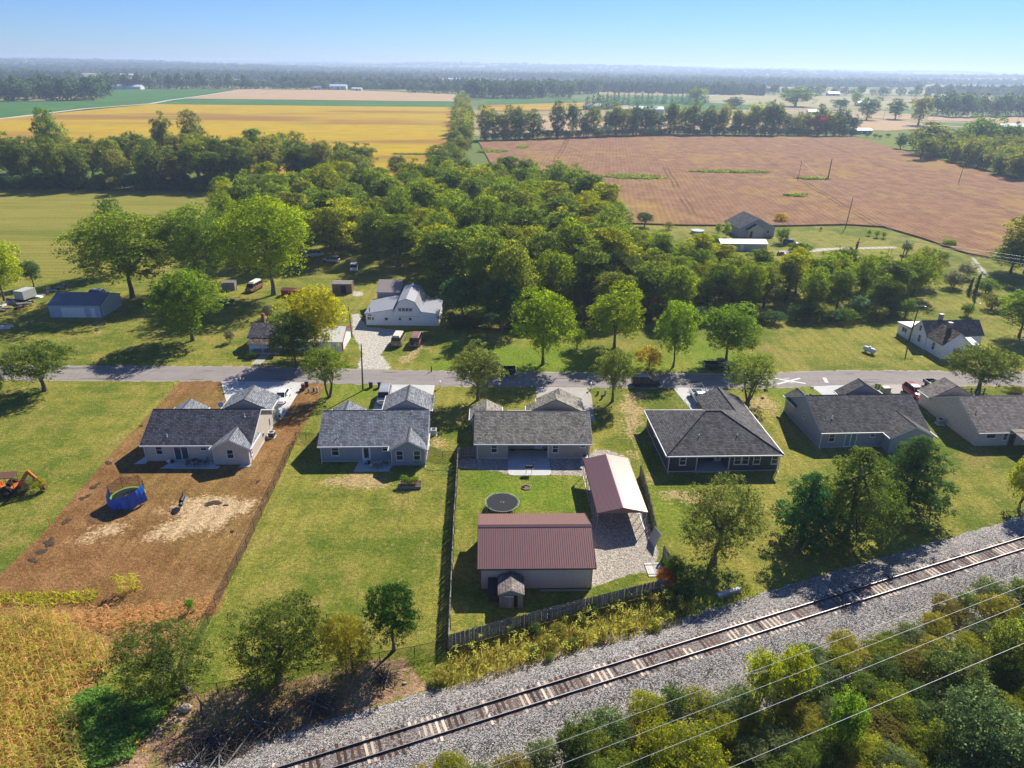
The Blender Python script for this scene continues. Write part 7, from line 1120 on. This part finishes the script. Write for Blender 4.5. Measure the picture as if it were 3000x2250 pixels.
# railway side things
T = thing('marker_post', 'white painted railway marker post in the ballast edge weeds', 'post', G(1780,1884)); MB().box(-.05,.05,-.05,.05,0,1.1).build('post', WHITE, T); MB().box(-.055,.055,-.055,.055,1.101,1.5).build('cap', RST, T)
for x0, y0, x1, y1, l in ((2100,1752,2168,1732,'low pale concrete culvert wall at the field side of the railway'),(2362,1955,2420,1938,'low pale concrete culvert wall at the brush side of the railway')): a, b = G(x0,y0), G(x1,y1); d = b-a; T = thing('culvert_wall', l, 'concrete wall', a, math.atan2(d.y, d.x)); MB().box(0,d.length,-.18,.18,0,.45).build('wall', CONC, T); MB().box(-.02,d.length+.02,-.2,.2,.451,.5).build('coping', CONC, T)
def brush_pile(label, p, r, h, n, seed, rz=0):
    T = thing('brush_pile', label, 'brush pile', p, rz); rq = random.Random(seed); b = MB()
    for k in range(n): a = rq.uniform(0, PI); c_ = Vector((rq.gauss(0, r*.4), rq.gauss(0, r*.3), abs(rq.gauss(h*.3, h*.25)))); d = Vector((math.cos(a), math.sin(a), rq.uniform(-.2, .45))).normalized()*rq.uniform(.5, 1.3)*r; b.path([c_-d*.5, c_+Vector((rq.uniform(-.1,.1), rq.uniform(-.1,.1), .1)), c_+d*.5], [.03, .022, .008], 4)
    b.build('twigs', BARKD, T); b = MB()
    for k in range(max(2, n//40)): a = rq.uniform(0, PI); c_ = Vector((rq.gauss(0, r*.3), rq.gauss(0, r*.2), h*.6)); d = Vector((math.cos(a), math.sin(a), .1))*r*.7; b.tube(c_-d, c_+d, .07, .04, 6)
    b.build('branches', GREYWOOD, T)
brush_pile('largest pile of dark cut brush beside the railway ballast', G(650,2190), 2.6, 1.2, 260, 1); brush_pile('pile of dark cut brush with a bare pale log', G(790,2130), 1.8, .9, 150, 2); brush_pile('small pile of cut brush below the yellowing tree', G(935,2070), 1.7, .9, 150, 3); brush_pile('low charred brush heap beside the grass triangle', G(1130,1990), 1.3, .5, 80, 4)
T = thing('boulder', 'pale rounded boulder on the bare soil near the bent apple tree', 'rock', G(545,2080)); MB().blob((0,0,.22),(.55,.4,.34),random.Random(5),.12,2).build('rock', plain('pale_rock', (.42,.34,.25), .9, bump=.4, bscale=6), T, 60)
for k in range(9): x, y = ((512,2105),(528,2110),(498,2120),(560,2115),(470,2140),(455,2150),(520,2095),(462,2130),(1185,2003))[k]; T = thing('loose_rock', 'small loose rock on the bare soil below the boulder', 'rock', G(x, y), 0, 'small rocks below the boulder'); MB().blob((0,0,.08),(.16+.05*(k % 3),.13,.12),random.Random(k),.2,1).build('rock', MATS['pale_rock'], T)
T = thing('dead_tree', 'bare broken tree trunk standing on the soil by the railway', 'dead tree', G(598,2105)); MB().path([(0,0,-.1),(-.15,.1,.8),(-.05,.15,1.6),(-.35,.2,2.5)], [.13,.11,.08,.03], 7).build('trunk', BARK, T); MB().path([(-.1,.12,1.2),(.2,.2,1.6)], [.06,.03], 6).build('limb', BARK, T)
def snag(label, p, h, seed, vine=None):
    T = thing('dead_tree', label, 'dead tree', p, 0); rq = random.Random(seed); b = MB(); b.path([(0,0,-.1),(.2,0,h*.5),(.35,.1,h)], [.28,.2,.1], 8); b.build('trunk', BARK, T); b = MB()
    for k in range(6): z = h*rq.uniform(.5,.95); a = rq.uniform(0, 6.28); l = rq.uniform(.8,2.2); b.path([(.25,0,z),(.25+l*.6*math.cos(a), l*.6*math.sin(a), z+.5),(.25+l*math.cos(a), l*math.sin(a), z+rq.uniform(.2,1.2))], [.08,.05,.02], 5)
    b.build('limbs', BARK, T)
    if vine: c_ = part('leaves', KIND['cedar0'][1], T, scale=(.35, .35, h/8*.9)); c_.color = vine+(1,)
snag('broken reddish dead tree rising from the thicket below the ranch drive', G(2493,800), 9.4, 4, (.20,.075,.03)); snag('dead trunk wrapped in vines beside the two track lane', G(2854,866), 6.0, 5, (.06,.075,.03)); snag('shorter dead trunk on the overgrown slope', G(2838,858), 4.0, 6, (.09,.08,.05))
for x, y in ((2598,751),(2606,755)): T = thing('gate_post', 'thin bare post beside the ranch drive', 'post', G(x, y), 0, 'posts beside the ranch drive'); MB().tube((0,0,0),(.25,0,2.6),.07,.06,6).build('post', POLEWOOD, T); MB().box(.2,.3,-.06,.06,2.55,2.62).build('cap', POLEWOOD, T)

# ================================================================== FOREGROUND GROWTH
def strips(name, label, items, mats, cat, seed, color):
    """items: list of (x,y,z,azimuth,length,width,rise,droop,tint) arched blades"""
    I = np.array(items); n = len(I); k = 4; f = np.linspace(0, 1, k+1); ca, sa = np.cos(I[:, 3]), np.sin(I[:, 3]); V = np.zeros((n, k+1, 2, 3))
    for j in range(k+1):
        out = I[:, 4]*f[j]*(1-.15*f[j]); z = I[:, 2]+I[:, 6]*f[j]-I[:, 7]*f[j]**2.2; wd = I[:, 5]*(1-f[j]**2)*.5+.004
        for s, sg in enumerate((-1, 1)): V[:, j, s, 0] = I[:, 0]+ca*out-sa*wd*sg; V[:, j, s, 1] = I[:, 1]+sa*out+ca*wd*sg; V[:, j, s, 2] = z
    idx = np.arange(n*(k+1)*2).reshape(n, k+1, 2); F = np.stack([idx[:, :-1, 0], idx[:, 1:, 0], idx[:, 1:, 1], idx[:, :-1, 1]], -1).reshape(-1, 4); me = tri_mesh(name, V.reshape(-1, 3), F, mats)
    me.attributes.new('tint', 'FLOAT', 'POINT').data.foreach_set('value', np.repeat(np.clip(I[:, 8], 0, 1), (k+1)*2).astype(np.float32)); o = bpy.data.objects.new(name, me); COL.objects.link(o); o.color = color+(1,); return tag(o, label, cat, kind='stuff')
rc = random.Random(31); CORNP = Z(0, 1650, 2.212, (-400,350),(330,330),(560,480),(700,560),(760,680),(560,760),(460,900),(520,1150),(560,1400),(-600,1400)); it_g = []; it_d = []
for p in scatter(CORNP, .42, rc, 6500):
    hc_ = rc.uniform(1.3, 2.2); t0 = rc.gauss(.5, .16)
    for k in range(9): z = hc_*(.25+.72*k/9); (it_g if rc.random() < .74 else it_d).append((p[0], p[1], z, rc.uniform(0, 6.28), rc.uniform(.5, .95), .085, rc.uniform(.15, .5), rc.uniform(.4, .95), t0+rc.gauss(0, .15)))
    it_d.append((p[0], p[1], 0, rc.uniform(0, 6.28), .10, .05, hc_, 0, .5))
DRYP = Z(0, 1650, 2.212, (480,330),(760,300),(1400,255),(1380,330),(1000,400),(620,440),(330,400)); 
for p in scatter(DRYP, .5, rc, 2500):
    for k in range(7): it_d.append((p[0], p[1], rc.uniform(0, .8), rc.uniform(0, 6.28), rc.uniform(.4, .8), .07, rc.uniform(.1, .6), rc.uniform(.2, .7), rc.gauss(.5, .2)))
strips('corn_patch', 'yellowing green sweet corn growing in a garden patch', it_g, [LEAF], 'corn', 1, (.22,.235,.050)); strips('dry_corn', 'dry brown corn stalks standing and lying at the garden edge', it_d, [LEAF], 'corn', 2, (.34,.235,.105))
it_w = []
for p in scatter(Z(0, 1650, 2.212, (0,200),(500,190),(640,180),(600,260),(260,270),(0,260)), .35, rc, 2500):
    for k in range(8): it_w.append((p[0], p[1], 0, rc.uniform(0, 6.28), rc.uniform(.3, .7), .07, rc.uniform(.3, .8), rc.uniform(.1, .4), rc.gauss(.5, .2)))
for bx, by in ((357,1735),(395,1728)):
    g = G(bx, by)
    for k in range(46): it_w.append((g.x+rc.gauss(0,.2), g.y+rc.gauss(0,.15), rc.uniform(.1, 2.2), rc.uniform(0, 6.28), rc.uniform(.5, 1.0), .10, rc.uniform(.2, .6), rc.uniform(.4, .9), rc.gauss(.6, .15)))
strips('garden_weeds', 'yellow green weeds and stray corn along the garden edge', it_w, [LEAF], 'weeds', 3, (.24,.26,.035))
def ground_leaves(name, label, poly, n, size, hgt, color, cat, seed, clump=.5, z0=0.0):
    rng = np.random.default_rng(seed); Q = [(p[0], p[1]) for p in poly]; x0, x1 = min(p[0] for p in Q), max(p[0] for p in Q); y0, y1 = min(p[1] for p in Q), max(p[1] for p in Q); c = np.stack([rng.uniform(x0, x1, n*3), rng.uniform(y0, y1, n*3)], 1); sd = inside_sd(c, Q); c = c[sd > -.3*rng.random(len(c))][:n]
    hh = hgt*(.35+.65*(.5+.5*np.sin(c[:, 0]*1.7+np.sin(c[:, 1]*1.3))*np.cos(c[:, 1]*1.9)))*rng.uniform(.5, 1, len(c)); P = np.stack([c[:, 0], c[:, 1], hh+z0], 1); N = rng.normal(size=P.shape)*clump+np.array([0, 0, 1.0]); o = bpy.data.objects.new(name, quads_mesh(name, P, N, np.full(len(P), size), .5+.2*rng.normal(size=len(P)), rng, [LEAF], .95)); COL.objects.link(o); o.color = color+(1,); return tag(o, label, cat, kind='stuff')
PUMP = Z(0, 1650, 2.212, (560,830),(700,830),(820,930),(1090,860),(1160,720),(1110,900),(1000,1040),(900,1150),(850,1260),(720,1290),(560,1327),(420,1100),(360,960))
ground_leaves('pumpkin_patch', 'sprawling dark green pumpkin vines with broad leaves', PUMP, 8000, .24, .5, (.115,.195,.050), 'vines', 3)
for k, (x, y) in enumerate(((355,2064),(315,2108),(226,2127),(393,2135),(405,2175),(360,2193),(420,2198),(495,2031))): T = thing('pumpkin_blossom', 'open orange pumpkin blossom among the broad leaves', 'flower', G(x, y, .55), k, 'orange pumpkin blossoms'); b = MB(); [b.add([(0,0,0),(.10*math.cos(a-.4),.10*math.sin(a-.4),.10),(.17*math.cos(a),.17*math.sin(a),.12),(.10*math.cos(a+.4),.10*math.sin(a+.4),.10)], [(0,1,2,3)]) for a in [2*PI*i/5 for i in range(5)]]; b.build('petals', plain('blossom_orange', (.80,.28,.01), .7), T); MB().tube((0,0,-.55),(0,0,.0),.012).build('stem', plain('vine_stem', (.08,.14,.03), .8), T)
for x, y, rx, ry, n, l in ((2378,527,8,3,1500,'weedy green island round the twin poles in the brown field'),(1855,522,15,8,2600,'large patch of green regrowth in the brown field'),(2145,507,24,4.5,2200,'long thin streak of green weeds in the brown field'),(1440,446,10,7,1300,'green weed patch at the corner of the brown field by the tree line'),(2330,577,5,2.4,500,'small green weed streak in the brown field near the ranch house'),(1530,434,4,7,600,'faint narrow weed patch in the brown field'),(1215,455,16,3,1400,'grassy waterway strip crossing the yellow field')):
    q = G(x, y); rq = random.Random(x); ground_leaves('weed_patch', l, [(q.x+rx*math.cos(2*PI*i/28)*rq.uniform(.6, 1.2), q.y+ry*math.sin(2*PI*i/28)*rq.uniform(.6, 1.2)) for i in range(28)], n, .9, .7, (.085,.125,.022), 'weeds', x, .7, .5)
# goldenrod and dry grass strip between the back fence and the ballast
GOLDP = Z(1000, 1650, 2.212, (720,640),(800,560),(1100,470),(1500,360),(1850,260),(2120,190),(2240,280),(2200,400),(1900,500),(1500,590),(1150,700),(900,780),(740,820),(600,800)); it_a = []; it_y = []
for p in scatter(GOLDP, .33, rc, 9000):
    tall = rc.random() < .20; n_ = 9
    for k in range(n_): it_a.append((p[0]+rc.gauss(0,.1), p[1]+rc.gauss(0,.1), 0, rc.uniform(0, 6.28), rc.uniform(.2,.6), .05, rc.uniform(.4,1.0), rc.uniform(.1,.5), rc.gauss(.5,.2)))
    if tall:
        h_ = rc.uniform(.9, 1.7)
        for k in range(16): it_y.append((p[0]+rc.gauss(0,.13), p[1]+rc.gauss(0,.13), h_*rc.uniform(.55,1), rc.uniform(0,6.28), rc.uniform(.10,.28), .10, rc.uniform(.05,.25), rc.uniform(.0,.15), rc.gauss(.55,.15)))
strips('dry_grass', 'golden dry grass along the railway edge below the wooden fence', it_a, [LEAF], 'grass', 5, (.185,.165,.045)); strips('goldenrod', 'yellow green goldenrod plumes along the wooden fence', it_y, [LEAF], 'weeds', 6, (.31,.32,.075))
for k, p in enumerate(scatter(GOLDP, 1.5, random.Random(3), 1500)):
    if rc.random() < .62: plant(rc.choice(['shrub0', 'shrub1', 'shrub2']), (p[0], p[1], -.05), rc.uniform(.6, 1.3), rc.uniform(1.0, 1.9), rc.choice([(.10,.12,.03), (.15,.155,.035), (.07,.10,.03), (.19,.18,.045)]), 'roadbed_weed', 'bushy weed among the dry grass below the wooden fence', 'weeds below the wooden fence', cat='weed')
it_t = []
for poly, dm_, hs in ((Z(1000, 1650, 2.212, (430,640),(600,600),(720,640),(740,800),(600,820),(520,760)), .3, .35), (Z(0, 1650, 2.212, (1230,840),(1650,810),(2212,690),(2400,760),(2100,900),(1500,1060),(1100,1120)), .55, .5), (Z(2000, 1500, 2.212, (-40,600),(150,560),(420,480),(500,540),(300,620),(60,690)), .35, .7)):
    for p in scatter(poly, dm_, rc, 3500):
        for k in range(8): it_t.append((p[0]+rc.gauss(0,.1), p[1]+rc.gauss(0,.1), 0, rc.uniform(0,6.28), rc.uniform(.15,.4), .04, rc.uniform(.4,1)*hs, rc.uniform(0,.2), rc.gauss(.5,.2)))
strips('rough_grass', 'rough green grass tufts beside the railway ballast', it_t, [LEAF], 'grass', 7, (.15,.185,.035))
# thicket under the power lines: shrubs, saplings and vines
THP = Z(1000, 1650, 2.212, (300,1500),(640,1310),(1000,1250),(1450,1130),(2000,960),(2212,870),(2540,790),(2900,700),(3300,590),(3700,500),(4400,330),(5600,300),(5600,1900),(300,1900))
ground_leaves('thicket_vines', 'tangled vines and weeds covering the ground under the power lines', [(-9,37),(2,39),(14,44.0),(27,48.5),(38,53.5),(52,59.5),(66,66),(90,74),(90,20),(-9,20)], 52000, .17, 1.0, (.12,.13,.028), 'vines', 9, .8)
tc = [(.125,.15,.024),(.085,.12,.024),(.075,.11,.035),(.15,.165,.022),(.13,.12,.03),(.065,.10,.026),(.17,.165,.03),(.10,.125,.05)]
lab_t = 'leafy shrub in the tangled thicket under the power lines'
for p in scatter([(-7,36.4),(4,39.6),(14,43.4),(26,48.2),(38,53.0),(52,59),(66,65),(72,60),(70,40),(50,30),(8,24),(-7,28)], 2.15, random.Random(14), 5000):
    h_ = rn.uniform(1.0, 2.9); plant(rn.choice(['thick0', 'thick1', 'shrub0', 'shrub1', 'shrub2']), (p[0], p[1], -.1), h_, rn.uniform(2.8, 4.6), (tk := rn.choice(tc)), 'thicket_shrub', hue_word(tk)+' '+lab_t, 'thicket under the power lines, '+hue_word(tk), cat='shrub')
for bx, by, ty, wp, col, lab in ((2220,2070,1895,110,(.14,.17,.02),'yellow green sapling leaning over the ballast edge'),(2310,2050,1885,130,(.15,.175,.022),'tall golden green sapling beside the concrete culvert wall'),(2460,2190,2010,115,(.068,.120,.018),'vivid green rounded bush in the middle of the thicket'),(2780,2010,1880,190,(.085,.115,.035),'grey green round bush in the thicket near the ballast'),(2850,2220,2010,260,(.075,.115,.045),'large silvery green bush in the corner of the thicket'),(2940,1960,1800,150,(.10,.125,.025),'olive bush at the thicket edge under the wires'),(1680,2260,2090,130,(.05,.075,.02),'dark bush at the thicket end beside the ballast'),(2000,2290,2110,260,(.13,.145,.018),'broad yellow green bush under the lowest wire')):
    plant_px(rn.choice(['thick0', 'thick1']), bx, by, ty, wp, col, 'thicket_bush', lab, cat='shrub')
# vegetables in the raised planter
vg = G(1203, 1424); 
for k, (dx, dy, h_, c_) in enumerate(((-.8,.1,1.2,(.10,.15,.025)),(-.1,-.1,1.0,(.12,.16,.03)),(.6,.15,1.1,(.13,.17,.03)))): plant('shrub%d' % k, (vg.x+dx, vg.y+dy, .3), h_, 1.25, c_, 'vegetable_plant', 'leafy vegetable plant growing in the raised planter bed', 'vegetables in the planter', cat='plant')

# ------------------------------------------------------------------ the air: thin even haze round the whole place
hz = MB().box(-11000, 11000, -400, 13000, -2, 82); t = NT('haze_air')
pv = t.n('VolumePrincipled', {'Color': (0.62, 0.78, 1.0, 1), 'Density': 1.9e-4, 'Anisotropy': 0.3}); t.t.links.new(pv.outputs[0], t.out.inputs['Volume'])
tag(hz.build('haze', t.m), 'thin pale blue haze filling the air over the whole landscape', 'haze', kind='stuff')
